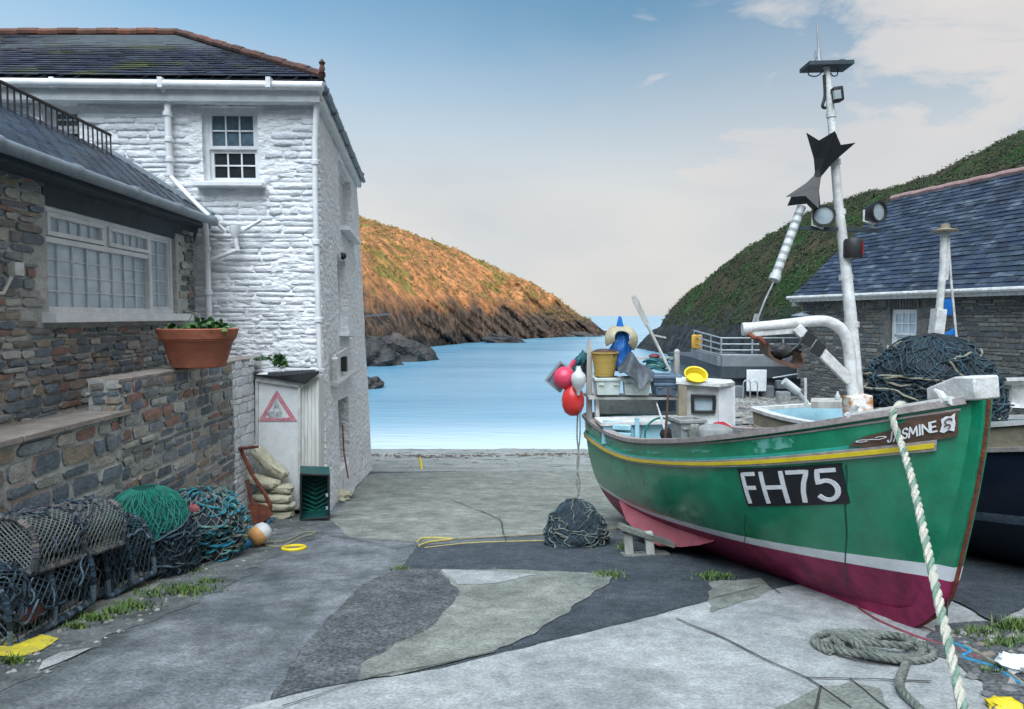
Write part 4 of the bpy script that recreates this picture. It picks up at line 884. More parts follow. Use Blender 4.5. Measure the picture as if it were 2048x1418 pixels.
# ================================================================== boats
class Hull:
    def __init__(s, p, over=None):
        (s.L, s.B, s.bt, s.sm, s.hs, s.hm, s.hb, s.pm, s.pb, s.ke, s.wt, s.bx, s.by, s.bz, s.yaw, s.pit, s.rol) = p[:17]
    def half(s, t):
        if t < s.sm: return s.B * (s.bt + (1 - s.bt) * (1 - ((s.sm - t) / s.sm) ** 2))
        return s.B * cl(1 - ((t - s.sm) / (1 - s.sm)) ** 2.3) ** .85
    def zs(s, t): return s.hm + (s.hs - s.hm) * ((.35 - t) / .35) ** 2 if t < .35 else s.hm + (s.hb - s.hm) * ((t - .35) / .65) ** 2
    def zk(s, t): return s.ke * cl(1 - t / .5) ** 1.5
    def loc(s, t, zp, side=1, inset=0):
        pw = lerp(s.pm, s.pb, cl((t - .3) / .7) ** 1.3); b = max(0, s.half(t) - inset)
        wd = b * (1 - max(0, 1 - zp) ** pw); z = s.zk(t) + (s.zs(t) - s.zk(t)) * zp
        # aft, the bottom runs up to a narrow deadwood
        X = t * s.L * (1 - s.wt * max(0, 1 - zp) ** 1.21) - .2174 * t ** 4 * cl(1 - zp / .2247) ** 2.2
        return V((X, wd * side, z))
    def W(s, q):
        X, Y, Z = q[0] - s.L, q[1], q[2]
        Y2 = Y * math.cos(s.rol) - Z * math.sin(s.rol); Z2 = Z * math.cos(s.rol) + Y * math.sin(s.rol)
        X3 = X * math.cos(s.pit) - Z2 * math.sin(s.pit); Z3 = X * math.sin(s.pit) + Z2 * math.cos(s.pit)
        fx, fy = math.sin(s.yaw), -math.cos(s.yaw); sx, sy = -math.cos(s.yaw), -math.sin(s.yaw)
        return V((s.bx + X3 * fx + Y2 * sx, s.by + X3 * fy + Y2 * sy, s.bz + Z3))
    def at(s, t, zp, side=1, off=0, inset=0):
        p = s.W(s.loc(t, zp, side, inset))
        if off:
            e = .004; t2 = t + (e if t < .98 else -e); z2 = zp - e if zp > .02 else zp + e
            a = s.W(s.loc(t2, zp, side, inset)) - p; b = s.W(s.loc(t, z2, side, inset)) - p
            n = a.cross(b); n = n.normalized() if n.length > 1e-9 else V((0, 0, 0))
            out = s.W((t * s.L, 9 * side, 1)) - s.W((t * s.L, 0, 1))
            if n.dot(out) < 0: n = -n
            p = p + n * off
        return p
    def inv(s, u, v, t=.6, zp=.6):
        """surface parameters under a mark seen at (u, v)"""
        for _ in range(30):
            a = proj(s.at(t, zp)); e = 1e-4; b = proj(s.at(t + e, zp)); c = proj(s.at(t, zp + e))
            J = ((b[0] - a[0]) / e, (c[0] - a[0]) / e, (b[1] - a[1]) / e, (c[1] - a[1]) / e); d = J[0] * J[3] - J[1] * J[2]
            dx, dy = u - a[0], v - a[1]; t = cl(t + cl((dx * J[3] - dy * J[1]) / d, -.1, .1), .01, .995); zp = cl(zp + cl((dy * J[0] - dx * J[2]) / d, -.1, .1), .02, 1.1)
        return t, zp
    def strip(s, mb, z0, z1, off, n=60, t0=0, t1=.995, side=1, mi=0, inner=None):
        """a raised band following the planking"""
        f0 = z0 if callable(z0) else (lambda t: z0); f1 = z1 if callable(z1) else (lambda t: z1); vs = []
        for i in range(n + 1):
            t = lerp(t0, t1, i / n)
            vs += [s.at(t, f0(t), side, -.004), s.at(t, f0(t), side, off), s.at(t, f1(t), side, off), s.at(t, f1(t), side, -.004)]
        fs = []
        for i in range(n):
            a, b = 4 * i, 4 * i + 4
            for k in range(4): fs.append((a + k, a + (k + 1) % 4, b + (k + 1) % 4, b + k))
        fs += [(0, 3, 2, 1), (4 * n, 4 * n + 1, 4 * n + 2, 4 * n + 3)]
        mb.add(vs, fs, mi)
JP = [5.6555, 0.7822, 0.8997, 0.5552, 1.6829, 1.3681, 1.639, 3.1577, 1.5167, 0.0128, 0.1096, 3.1419, 4.1087, -2.1545, 0.2359, 0.1603, -0.041]
J = Hull(JP)
def hull_shell(H, w1, w0, par, mats, name='hull'):
    """topsides, boot top and bottom as one planked shell with a transom"""
    mb = MB(); n = 70
    rows = []; 
    def zrow(t):
        a, b = w0(t), w1(t)
        return [0, a * .2, a * .4, a * .6, a * .8, a, (a + b) / 2, b] + [lerp(b, 1, k / 9) for k in range(1, 10)]
    m = len(zrow(.5))
    for side in (1, -1):
        vs = []
        for i in range(n + 1):
            t = i / n; t = min(t, .999)
            for zp in zrow(t): vs.append(H.W(H.loc(t, zp, side)))
        fs = []; mi = []
        for i in range(n):
            for j in range(m - 1):
                f = (i * m + j, (i + 1) * m + j, (i + 1) * m + j + 1, i * m + j + 1); fs.append(f if side == 1 else f[::-1]); mi.append(2 if j < 5 else (1 if j < 7 else 0))
        o = len(mb.v); mb.v += [tuple(a) for a in vs]; mb.f += [tuple(o + k for k in f) for f in fs]; mb.m += mi
    # transom
    z = zrow(0); vs = [H.W(H.loc(0, q, 1)) for q in z] + [H.W(H.loc(0, q, -1)) for q in z]
    mb.add(vs, [(j, j + 1, m + j + 1, m + j) for j in range(m - 1)], 0)
    # inner skin
    for side in (1, -1):
        vs = []
        for i in range(n + 1):
            t = min(.985, max(.008, i / n))
            for k in range(7): vs.append(H.W(H.loc(t, lerp(.5, .995, k / 6), side, .05)))
        mb.add(vs, [(i * 7 + j, i * 7 + j + 1, (i + 1) * 7 + j + 1, (i + 1) * 7 + j) for i in range(n) for j in range(6)], 3)
    z6 = [H.W(H.loc(.008, lerp(.5, .995, k / 6), sd, .05)) for sd in (1, -1) for k in range(7)]
    mb.add(z6, [(j, j + 1, j + 8, j + 7) for j in range(6)], 3)
    return mb.build(name, mats, par, angle=50)
wl1 = lambda t: lerp(.4326, .3182, t) + .0
wl0 = lambda t: wl1(t) - lerp(.03, .062, t)
jas = root('fishing_boat', J.W((2.6, 0, 0)), 'green wooden fishing boat with a maroon bottom, hauled out on the slipway', 'boat')
hull_shell(J, wl1, wl0, jas, ['green', 'boot', 'maroon', 'paleblue'])
# sole (inside floor) and foredeck
mb = MB(); vs = []
for i in range(41):
    t = lerp(.01, .98, i / 40); vs += [J.W(J.loc(t, .60, 1, .05)), J.W(J.loc(t, .60, -1, .05))]
mb.add(vs, [(2 * i, 2 * i + 1, 2 * i + 3, 2 * i + 2) for i in range(40)]); mb.build('sole', 'palewood', jas)
mb = MB(); vs = []
for i in range(15):
    t = lerp(.70, .985, i / 14); vs += [J.W(J.loc(t, .955, 1, .05)), J.W(J.loc(t, .955, -1, .05))]
mb.add(vs, [(2 * i, 2 * i + 1, 2 * i + 3, 2 * i + 2) for i in range(14)]); mb.build('foredeck', 'oldwhite', jas)
# gunwale cap
mb = MB()
for side in (1, -1):
    vs = []; n = 70
    for i in range(n + 1):
        t = min(.992, i / n); a = J.loc(t, 1, side); b = J.loc(t, 1, side, .075)
        a = a + V((0, .035 * side, 0)); 
        for q, dz in ((a, -.012), (a, .032), (b, .032), (b, -.012)): vs.append(J.W(q + V((0, 0, dz))))
    mb.add(vs, [(4 * i + k, 4 * i + (k + 1) % 4, 4 * i + 4 + (k + 1) % 4, 4 * i + 4 + k) for i in range(n) for k in range(4)] + [(0, 3, 2, 1)])
a, b = J.loc(0, 1, 1), J.loc(0, 1, -1); mb.beam(J.W(a + V((.03, 0, .02))), J.W(b + V((.03, 0, .02))), .09, .044)
mb.build('gunwale', 'greyrail', jas)
mb = MB()
for side in (1, -1): J.strip(mb, .972, .980, .010, 60, 0, .985, side)
mb.build('capping_line', 'greyrail', jas)
mb = MB()
for side in (1, -1): J.strip(mb, .868, .882, .016, 60, .0, .968, side)
mb.build('bead', 'ltgreen', jas)
mb = MB()
for side in (1, -1): J.strip(mb, .824, .868, .030, 60, .0, .968, side); 
mb.build('rubbing_strake', 'greyrail', jas)
mb = MB()
for side in (1, -1): J.strip(mb, .836, .856, .036, 60, .0, .966, side)
mb.build('yellow_line', 'yellow', jas)
# stem and keel
mb = MB(); pts = [J.loc(1, zp) for zp in [0, .03, .07, .12, .18, .256, .29, .318, .5, .65, .8, .9, 1.0]]
def stempiece(mb, pr, wd, f0=.03, back=.05):
    vs = []
    for q in pts:
        for dx, dy in ((-back, wd), (f0, wd * .7), (f0, -wd * .7), (-back, -wd)): vs.append(J.W(q + V((dx, dy, 0))))
    n = len(pts); mb.add(vs, [(4 * i + k, 4 * i + (k + 1) % 4, 4 * i + 4 + (k + 1) % 4, 4 * i + 4 + k) for i in range(n - 1) for k in range(4)] + [(0, 3, 2, 1), tuple(4 * n - 4 + k for k in range(4))])
stempiece(mb, 0, .055, .035, .16)
mb.m = [1 if i < 20 else (2 if i < 28 else 0) for i in range(len(mb.f))]; mb.build('stem', ['green', 'maroon', 'boot'], jas)
mb = MB(); stempiece(mb, 0, .014, .052, -.02); mb.build('stem_band', 'rust', jas)
mb = MB()
q0 = J.loc(0, 0); q1 = J.loc(1, 0)
kp = [(q0.x + .0, .0), (q0.x + 1.2, .0), (q0.x + 3, 0), (q1.x - .35, .0), (q1.x - .08, .03), (q1.x + .06, .12)]
vs = []
for x, z in kp:
    for dy, dz in ((.045, .1), (.045, -.11 + z * 1.0), (-.045, -.11 + z * 1.0), (-.045, .1)): vs.append(J.W((x, dy, dz + z * .5)))
mb.add(vs, [(4 * i + k, 4 * i + (k + 1) % 4, 4 * i + 4 + (k + 1) % 4, 4 * i + 4 + k) for i in range(5) for k in range(4)] + [(0, 3, 2, 1), (20, 21, 22, 23)]); mb.build('keel', 'maroon', jas)
# bilge keel: curved plate under the quarter, sea light painted into its pink
bp_ = [(1240, 1005), (1262, 1052), (1290, 1078), (1330, 1094), (1375, 1093), (1425, 1082), (1400, 1074), (1330, 1058), (1290, 1035)]
mb = MB(); top, bot = [], []
edge = [(1238, 1003), (1252, 1040), (1280, 1072), (1318, 1092), (1365, 1094), (1400, 1090), (1426, 1083)]
root_ = [(1240, 1003), (1262, 1015), (1290, 1030), (1322, 1045), (1355, 1058), (1392, 1070), (1426, 1081)]
ds = [J.at(*J.inv(u, v, .2, .2), 1, .0) for u, v in root_]; de = []
for (u, v), q in zip(edge, ds): de.append(P(u, v, q.y - .16))
vs = []
for a, b in zip(ds, de): vs += [a, b, b + V((.02, .03, .0)), a + V((.02, .06, 0))]
mb.add(vs, [(4 * i + k, 4 * i + (k + 1) % 4, 4 * i + 4 + (k + 1) % 4, 4 * i + 4 + k) for i in range(6) for k in range(4)]); mb.build('bilge_keel', 'litfoul', jas)
# stern post and rudder
mb = MB(); mb.prism([J.W((-.02, -.02, .0)), J.W((-.42, -.02, .02)), J.W((-.40, -.02, .75)), J.W((-.2, -.02, 1.25)), J.W((-.05, -.02, 1.25))], J.W((0, .04, 0)) - J.W((0, 0, 0))); mb.build('rudder', 'maroon', jas)
# stem head block
mb = MB(); c = [J.inv(u, v, .95, .99) for u, v in ((1906, 808), (1962, 803))]
fwd = (J.W((1, 0, 0)) - J.W((0, 0, 0))).normalized(); stb = (J.W((0, 1, 0)) - J.W((0, 0, 0))).normalized(); upv = fwd.cross(stb) * (1 if fwd.cross(stb).z > 0 else -1)
hd = J.W(J.loc(1, 1))
mb.prism([hd - fwd * .34 + upv * .01 + stb * .10, hd + fwd * .03 + upv * .0 + stb * .09, hd + fwd * .04 + upv * .15 + stb * .09, hd - fwd * .1 + upv * .16 + stb * .1, hd - fwd * .33 + upv * .10 + stb * .10], -stb * .20)
mb.build('stem_head', 'oldwhite', jas, bevel=.012)
# marks on the bow: number plate and carved name board
def patch_(H, corners, off):
    cs = [H.inv(u, v, .7, .6) for u, v in corners]
    def f(a, b, h=1, o2=0):
        t = (cs[0][0] * (1 - a) + cs[1][0] * a) * (1 - b) + (cs[3][0] * (1 - a) + cs[2][0] * a) * b
        z = (cs[0][1] * (1 - a) + cs[1][1] * a) * (1 - b) + (cs[3][1] * (1 - a) + cs[2][1] * a) * b
        return H.at(t, z, 1, off + o2 * h)
    return f
pf = patch_(J, [(1497, 1011), (1700, 1006), (1683, 927), (1477, 938)], .010)
mb = MB(); n = 20; vs = [pf(i / n, j / 6) for i in range(n + 1) for j in range(7)] + [pf(i / n, j / 6, 1, -.012) for i in range(n + 1) for j in range(7)]
o = (n + 1) * 7; mb.add(vs, [(i * 7 + j, (i + 1) * 7 + j, (i + 1) * 7 + j + 1, i * 7 + j + 1) for i in range(n) for j in range(6)] + [(i * 7, o + i * 7, o + i * 7 + 7, i * 7 + 7) for i in range(n)] + [(i * 7 + 6, i * 7 + 13, o + i * 7 + 13, o + i * 7 + 6) for i in range(n)] + [(j, j + 1, o + j + 1, o + j) for j in range(6)] + [(n * 7 + j, o + n * 7 + j, o + n * 7 + j + 1, n * 7 + j + 1) for j in range(6)])
npl = mb.build('number_plate', 'plate', jas)
mb = MB()
for ch_, x0, x1 in (('F', .05, .21), ('H', .27, .48), ('7', .55, .72), ('5', .78, .95)):
    strokes(mb, [[(x0 + (x1 - x0) * a, (.13 + .74 * b) * .42) for a, b in l] for l in GL[ch_]], lambda x, y, h: pf(x, y / .42, h, .006), .042, seg=.03)
mb.build('lettering', 'letter', npl)
nb = [J.inv(u, v, .9, .9) for u, v in [(1700, 891), (1715, 879), (1735, 871), (1776, 862), (1795, 850), (1822, 836), (1870, 828), (1917, 821), (1916, 869), (1870, 878), (1832, 883), (1781, 887), (1735, 892)]]
mb = MB(); front = [J.at(a, b, 1, .026) for a, b in nb]; backp = [J.at(a, b, 1, .0) for a, b in nb]; k = len(nb); ctr = J.inv(1830, 862, .9, .9); cf = J.at(*ctr, 1, .028)
mb.add(front + backp + [cf], [(i, (i + 1) % k, 2 * k) for i in range(k)] + [(i, k + i, k + (i + 1) % k, (i + 1) % k) for i in range(k)])
nbo = mb.build('name_board', 'oak', jas, angle=30)
nf = patch_(J, [(1778, 883), (1874, 861), (1871, 839), (1781, 861)], .030)
mb = MB(); wds = 'JASMINE'; xw = [.11, .15, .12, .17, .05, .14, .11]; x = .0
for ch_, w_ in zip(wds, xw):
    strokes(mb, [[(x + w_ * a, (.06 + .86 * b) * .26) for a, b in l] for l in GL[ch_]], lambda x, y, h: nf(x, y / .26, h, .006), .034, seg=.03); x += w_ + .028
nf2 = patch_(J, [(1700, 891), (1780, 884), (1776, 862), (1700, 872)], .030)
strokes(mb, [arc(.36, .45, .14, .10, 330, 40, 12)[::1] + [(.62, .5), (.8, .42)] + arc(.84, .58, .12, .10, -80, 150, 10)], lambda x, y, h: nf2(x, y, h, .004), .05, seg=.05)
mb.build('lettering', 'letter', nbo)
nf3 = patch_(J, [(1880, 864), (1909, 860), (1911, 825), (1883, 834)], .030)
mb = MB(); gv = [(0, .1), (.3, -.02), (.6, .12), (1, .0), (1.05, .4), (.98, .75), (1.0, 1.05), (.7, .92), (.35, 1.02), (0, .9), (.12, .5)]
mb.add([nf3(a, b, 1, .004) for a, b in gv] + [nf3(.5, .5, 1, .006)], [(i, (i + 1) % 11, 11) for i in range(11)])
fl = mb.build('carved_flag', 'letter', nbo, smooth=False)
mb = MB(); strokes(mb, [arc(.55, .68, .25, .14, 0, 230, 8), arc(.5, .35, .22, .13, 150, -60, 8)], lambda x, y, h: nf3(x, y, h, .012), .07, seg=.1); mb.build('carved_mark', 'oak', fl)
for k_, (u_, v_, ru, rv) in enumerate(((1548, 884, 40, 15), (1520, 900, 12, 9), (1748, 881, 5, 4), (1300, 905, 26, 3), (1390, 902, 30, 3), (1250, 900, 18, 3))):
    mb = MB(); ctr_ = J.inv(u_, v_, .6, .9); ring = []
    for k in range(26):
        a = 2 * math.pi * k / 26; q_ = 1 + .55 * noise.noise(V((math.cos(a) * 2.3, math.sin(a) * 2.3, u_))); tt_, zz2 = J.inv(u_ + ru * math.cos(a) * q_, v_ + rv * math.sin(a) * q_, .6, .9); ring.append(J.at(tt_, min(zz2, .968), 1, .0018))
    mb.add(ring + [J.at(ctr_[0], ctr_[1], 1, .0022)], [(k, (k + 1) % 26, 26) for k in range(26)]); mb.build('worn_paint', 'wornpaint', jas)
for su in ((1692, 930, 1172), (1490, 1030, 1100)):
    mb = MB(); vs = []
    for k in range(15):
        v_ = lerp(su[1], su[2], k / 14); t1_, z1_ = J.inv(su[0] + 1.5 * math.sin(k), v_, .7, .5); vs += [J.at(t1_ - .0011, z1_, 1, .0022), J.at(t1_ + .0011, z1_, 1, .0022)]
    mb.add(vs, [(2 * i, 2 * i + 1, 2 * i + 3, 2 * i + 2) for i in range(14)]); mb.build('hull_seam', 'cratedk', jas)
# fairlead horns on the gunwale
mb = MB()
def gun(t, dz=.03, side=1, inset=0): return J.W(J.loc(t, 1, side, inset) + V((0, 0, dz)))
tf = J.inv(1790, 826, .9, .99)[0]
for d_, s_ in ((-.05, -1), (.05, 1)):
    b_ = gun(tf + d_ * .9); f2 = fwd * s_
    mb.tube([b_ + f2 * .05, b_, b_ + upv * .05 - f2 * .03, b_ + upv * .075 - f2 * .07], [.03, .03, .024, .012], 8)
mb.beam(gun(tf - .05, .035), gun(tf + .05, .035), .07, .03); mb.build('fairlead', 'oldwhite', jas)

# ---- gantry, mast and what they carry
my = 6.0
mb = MB(); ap = smoothpath([P(1497, 656, my + .15), P(1560, 650, my + .1), P(1630, 642, my + .05), P(1664, 646, my), P(1688, 666, my), P(1698, 700, my), P(1703, 760, my), P(1713, 832, my)], 5); mb.tube(ap, .049, 14)
mb.build('gantry_arm', 'oldwhite', jas)
mb = MB(); mb.beam(P(1498, 668, my + .15), P(1600, 660, my + .08), .07, .055); mb.beam(P(1592, 655, my + .05), P(1700, 762, my), .075, .085); mb.tube([P(1484, 658, my + .16), P(1502, 658, my + .15)], .06, 14)
mb.build('gantry_brace', 'oldwhite', jas, bevel=.006)
mb = MB()
for a, b in (((1610, 690), (1624, 668)), ((1629, 709), (1643, 687))): mb.beam(P(*a, my - .01), P(*b, my - .01), .02, .1)
mb.build('strap', 'black', jas)
mb = MB(); mb.beam(P(1716, 842, my), P(1714, 790, my), .20, .17, up=(0, 1, 0)); mb.beam(P(1700, 838, my), P(1752, 828, my), .16, .05); 
mb.build('gantry_foot', 'rustpaint', jas, bevel=.012)
mast = MB(); mp_ = [P(1718, 835, 6.12), P(1706, 690, 6.14), P(1700, 620, 6.16), P(1690, 520, 6.2), P(1676, 400, 6.28), P(1664, 250, 6.36), P(1655, 150, 6.42), P(1652, 132, 6.43)]
mast.tube(mp_, [.055, .055, .052, .045, .04, .036, .03, .03], 12)
for u, v in ((1703, 655), (1692, 560), (1679, 430), (1670, 330), (1663, 235)): 
    p = P(u, v, 6.16 + (655 - v) * .0005); mast.tube([p, p + V((-.003, 0, .05))], .066 - (655 - v) * .00005, 12)
ms_ = mast.build('mast', 'oldwhite', jas)
my2 = 6.4
mb = MB(); mb.beam(P(1609, 134, my2 + .05), P(1697, 132, my2 + .05), .22, .035); mb.build('crosstree', 'darkwood', ms_)
mb = MB(); mb.beam(P(1592, 456, 6.25), P(1762, 462, 6.25), .06, .03); mb.build('crosstree', 'darkwood', ms_)
mb = MB(); mb.tube([P(1638, 130, my2 + .05), P(1637, 95, my2 + .05), P(1634, 42, my2 + .05)], [.035, .012, .008], 8); mb.tube([P(1634, 130, my2), P(1630, 112, my2), P(1632, 100, my2)], .008, 5); mb.build('aerial', 'galv', ms_)
mb = MB(); mb.ball(P(1682, 126, my2 + .05), .055, 14, (1, 1, .55)); mb.build('aerial_dome', 'black', ms_)
mb = MB(); mb.tube(smoothpath([P(1616, 136, my2), P(1618, 150, my2), P(1634, 152, my2), P(1648, 140, my2)]), .006, 5); mb.tube(smoothpath([P(1676, 136, my2), P(1674, 150, my2), P(1666, 152, my2), P(1661, 146, my2)]), .006, 5)
mb.tube(smoothpath([P(1648, 150, my2), P(1650, 190, my2), P(1645, 212, my2), P(1652, 216, my2)]), .014, 6); mb.build('cable', 'black', ms_)
mb = MB(); mb.beam(P(1672, 175, 6.35), P(1675, 204, 6.35), .09, .1, up=(0, 1, 0)); o = mb.build('masthead_light', 'black', ms_, bevel=.012)
mb = MB(); mb.beam(P(1673, 181, 6.28), P(1675, 198, 6.28), .06, .03, up=(0, 1, 0)); mb.build('light_lens', 'lens', o)
def flood(u, v, dirv, uu, vv):
    p = P(u, v, 6.2); d = V(dirv).normalized(); rot = d.to_track_quat('Z', 'Y').to_matrix()
    mb = MB(); mb.lathe([(.03, -.12), (.06, -.09), (.088, 0), (.098, .03), (.098, .05), (.082, .05), (.08, .02), (.001, .015)], p, 22, rot); o = mb.build('floodlight', 'black', ms_)
    mb = MB(); mb.lathe([(.001, .034), (.081, .030)], p, 22, rot); mb.build('light_lens', 'lens', o)
    mb = MB(); mb.tube([p - V((0, 0, .09)), P(uu, vv, 6.25)], .014, 6); mb.tube([p + V((-.1, 0, .02)), p + V((-.1, 0, -.08)), p + V((.0, 0, -.11))], .009, 6); mb.build('lamp_bracket', 'oldwhite', o)
flood(1647, 432, (-.35, -1, .05), 1640, 456); flood(1750, 424, (.45, -1, .0), 1738, 460)
mb = MB(); p = P(1706, 497, 6.15); mb.lathe([(.07, -.085), (.08, -.07), (.08, .07), (.07, .085)], p, 20); o = mb.build('navigation_light', 'black', ms_)
mb = MB(); mb.prism([p + V((.058, -.05, -.055)), p + V((.083, 0, -.055)), p + V((.083, 0, .055)), p + V((.058, -.05, .055))], V((.006, -.012, 0))); mb.build('red_lens', 'redlens', o)
mb = MB(); mb.beam(P(1692, 497, 6.17), P(1703, 497, 6.17), .08, .05); mb.beam(P(1694, 515, 6.17), P(1712, 512, 6.15), .05, .03); mb.build('light_bracket', 'oldwhite', o)
# slatted tube hanging from the day shape to the gantry
mb = MB(); a, b = P(1603, 414, 6.25), P(1548, 560, 6.12); mb.tube([a, b], .040, 12)
mb.tube([b - (b - a).normalized() * .05, b], .050, 12); tubeo = single(mb, 'slotted_tube', 'whitefloat', 'white slotted tube slung between the black day shape and the white boom', 'tube')
ROOTOFF[tubeo] = V(tubeo.location); d = (b - a).normalized()
for i in range(8): mb = MB(); p = lerp(a, b, .10 + i * .105); mb.tube([p, p + d * .030], .0415, 12); mb.build('slot', 'greybox', tubeo)
# day shape: two cones point to point, of crossing plates
dsr = MB(); A, Wst, B = P(1658, 286, 6.22), P(1637, 350, 6.24), P(1610, 404, 6.26)
for (c, q, r_) in ((A, Wst, .165), (B, Wst, .165)):
    ax = (q - c); L_ = ax.length; ax.normalize(); s1 = V((1, 0, 0)); s1 = (s1 - ax * s1.dot(ax)).normalized(); s2 = ax.cross(s1); ring = []; tip = V(q) + ax * .03
    for k in range(8):
        an = 2 * math.pi * k / 8 + .3; rr_ = r_ * (1.3 if k % 2 == 0 else .8); ring.append(c + (s1 * math.cos(an) + s2 * math.sin(an)) * rr_ - ax * (.05 if k % 2 == 0 else -.02))
    mid = []
    for k in range(8):
        an = 2 * math.pi * k / 8 + .3; mid.append(lerp(c, q, .55) + (s1 * math.cos(an) + s2 * math.sin(an)) * r_ * (.5 if k % 2 == 0 else .36))
    base = [tip + (m_ - lerp(c, q, .55)) * .22 for m_ in mid]
    dsr.add(ring + mid + base + [c + ax * .08], [(k, (k + 1) % 8, 8 + (k + 1) % 8, 8 + k) for k in range(8)] + [(8 + k, 8 + (k + 1) % 8, 16 + (k + 1) % 8, 16 + k) for k in range(8)] + [(k, (k + 1) % 8, 24) for k in range(8)])
dsr.tube([lerp(A, Wst, .8), lerp(B, Wst, .8)], .035, 8)
single(dsr, 'day_shape', 'black', 'black double cone day shape lashed to the mast', 'day shape', smooth=False)
mb = MB(); mb.tube([P(1548, 562, 6.12), P(1530, 600, 6.12), P(1512, 646, 6.13)], .008, 6); mb.tube([P(1512, 628, 6.13), P(1506, 648, 6.14), P(1518, 650, 6.14), P(1512, 628, 6.13)], .014, 6); mb.build('stay', 'galv', jas)
# hauling chute hanging under the arm
hy = 5.95
mb = MB(); cp = smoothpath([P(1528, 684, hy), P(1530, 702, hy), P(1545, 716, hy), P(1568, 724, hy), P(1588, 728, hy), P(1596, 716, hy), P(1592, 698, hy)], 5); vs = []
for p in cp: vs += [p + V((-.0, -.10, -.035)), p + V((0, .12, .0)), p + V((.012, .12, .02)), p + V((.012, -.10, -.012))]
mb.add(vs, [(4 * i + k, 4 * i + (k + 1) % 4, 4 * i + 4 + (k + 1) % 4, 4 * i + 4 + k) for i in range(len(cp) - 1) for k in range(4)]); ch_o = mb.build('hauler_chute', 'oak', jas)
mb = MB(); mb.blob(P(1562, 702, hy + .05), (.11, .08, .07), 12, .3, 3, 4); mb.tube(smoothpath([P(1578, 704, hy), P(1596, 690, hy), P(1606, 674, hy)]), .012, 6); mb.build('hauler_drum', 'black', ch_o)
mb = MB(); mb.tube(smoothpath([P(1498, 668, hy + .1), P(1510, 676, hy + .05), P(1522, 678, hy), P(1530, 690, hy)]), .02, 7); mb.build('shackle', 'rust', ch_o)
# ---- stern frame, locker and little wheelhouse of the green boat
ysn = 9.45
def Q(u, v, y=ysn): return P(u, v, y)
mb = MB(); mb.beam(Q(1178, 860), Q(1179, 706), .075, .075); mb.prism([Q(1172, 706, ysn - .037), Q(1185, 706, ysn - .037), Q(1182, 684, ysn - .037), Q(1178, 678, ysn - .037)], (0, .074, 0)); mb.build('stern_post', 'palewood', jas)
mb = MB(); mb.beam(Q(1196, 866, 9.3), Q(1190, 745, 9.4), .05, .05); mb.build('stern_post', 'oldwhite', jas)
mb = MB(); mb.tube([Q(1352, 850, 9.75), Q(1354, 704, 9.75)], .042, 10); mb.ball(Q(1354, 704, 9.75), .045, 10); mb.build('stern_post', 'palewood', jas)
mb = MB(); mb.beam(Q(1172, 792, 9.45), Q(1362, 793, 9.5), .5, .035); sh_ = mb.build('shelf', 'palewood', jas)
mb = MB(); mb.beam(Q(1262, 716, 9.75), Q(1354, 716, 9.8), .03, .04); mb.build('rail', 'oldwhite', jas)
mb = MB(); mb.tube([Q(1354, 712, 9.8), Q(1340, 716, 9.7), Q(1325, 722, 9.6)], .008, 5); mb.tube([Q(1354, 712, 9.8), Q(1348, 760, 9.7), Q(1345, 785, 9.7)], .008, 5); mb.build('lashing', 'netgreen', jas)
# transom board and lockers
mb = MB(); mb.beam(Q(1192, 813, 9.55), Q(1366, 813, 9.75), .03, .20); tb = mb.build('transom_board', 'oldwhite', jas)
mb = MB(); mb.beam(Q(1316, 811, 9.66), Q(1352, 811, 9.7), .02, .16); mb.build('instrument_panel', 'bluebox', tb)
mb = MB(); mb.beam(Q(1195, 843, 8.95), Q(1365, 838, 9.0), .5, .04); mb.build('locker_top', 'oldwhite', jas)
mb = MB(); mb.beam(Q(1205, 864, 8.75), Q(1280, 868, 8.8), .04, .30); lk = mb.build('locker', 'paleblue', jas)
mb = MB(); mb.beam(Q(1225, 854, 8.71), Q(1262, 856, 8.71), .02, .07); mb.beam(Q(1225, 868, 8.71), Q(1262, 870, 8.71), .02, .05); mb.build('locker_drawer', 'paleblue', lk, bevel=.01)
mb = MB(); mb.beam(Q(1274, 836, 8.72), Q(1273, 884, 8.72), .05, .05); mb.beam(Q(1282, 866, 8.85), Q(1350, 868, 8.85), .04, .34); mb.build('locker', 'paleblue', jas)
# wheelhouse
yw_ = 8.6
mb = MB()
def WQ(u, v, d=0): return P(u, v, yw_ + d)
q = [WQ(1366, 866, .15), WQ(1436, 866, .0), WQ(1437, 772, .0), WQ(1366, 768, .15)]
o1 = WQ(1382, 826, .12), WQ(1430, 826, .02), WQ(1431, 790, .02), WQ(1381, 788, .12)
mb.add(q + list(o1), [(0, 1, 5, 4), (1, 2, 6, 5), (2, 3, 7, 6), (3, 0, 4, 7)])
mb.add([p + V((0, .04, 0)) for p in q] + [p + V((0, .04, 0)) for p in o1], [(0, 1, 5, 4), (1, 2, 6, 5), (2, 3, 7, 6), (3, 0, 4, 7)])
wh = mb.build('wheelhouse', 'oldwhite', jas, smooth=False)
mb = MB(); frame_quad(mb, [p + V((0, -.02, 0)) for p in o1], .035, .05, (0, -1, 0)); mb.build('window_frame', 'black', wh, bevel=.008)
mb = MB(); mb.add([p + V((0, .02, 0)) for p in o1], [(0, 1, 2, 3)]); mb.build('pane', 'glassnetrefl', wh, smooth=False)
mb = MB(); mb.prism([WQ(1438, 866), WQ(1466, 862, .1), WQ(1465, 772, .1), WQ(1437, 774)], V((.02, .03, 0))); mb.prism([WQ(1466, 880, .1), WQ(1471, 880, .12), WQ(1470, 772, .12), WQ(1465, 772, .1)], V((.0, .04, 0))); mb.build('side_panel', 'whitepaint', wh)
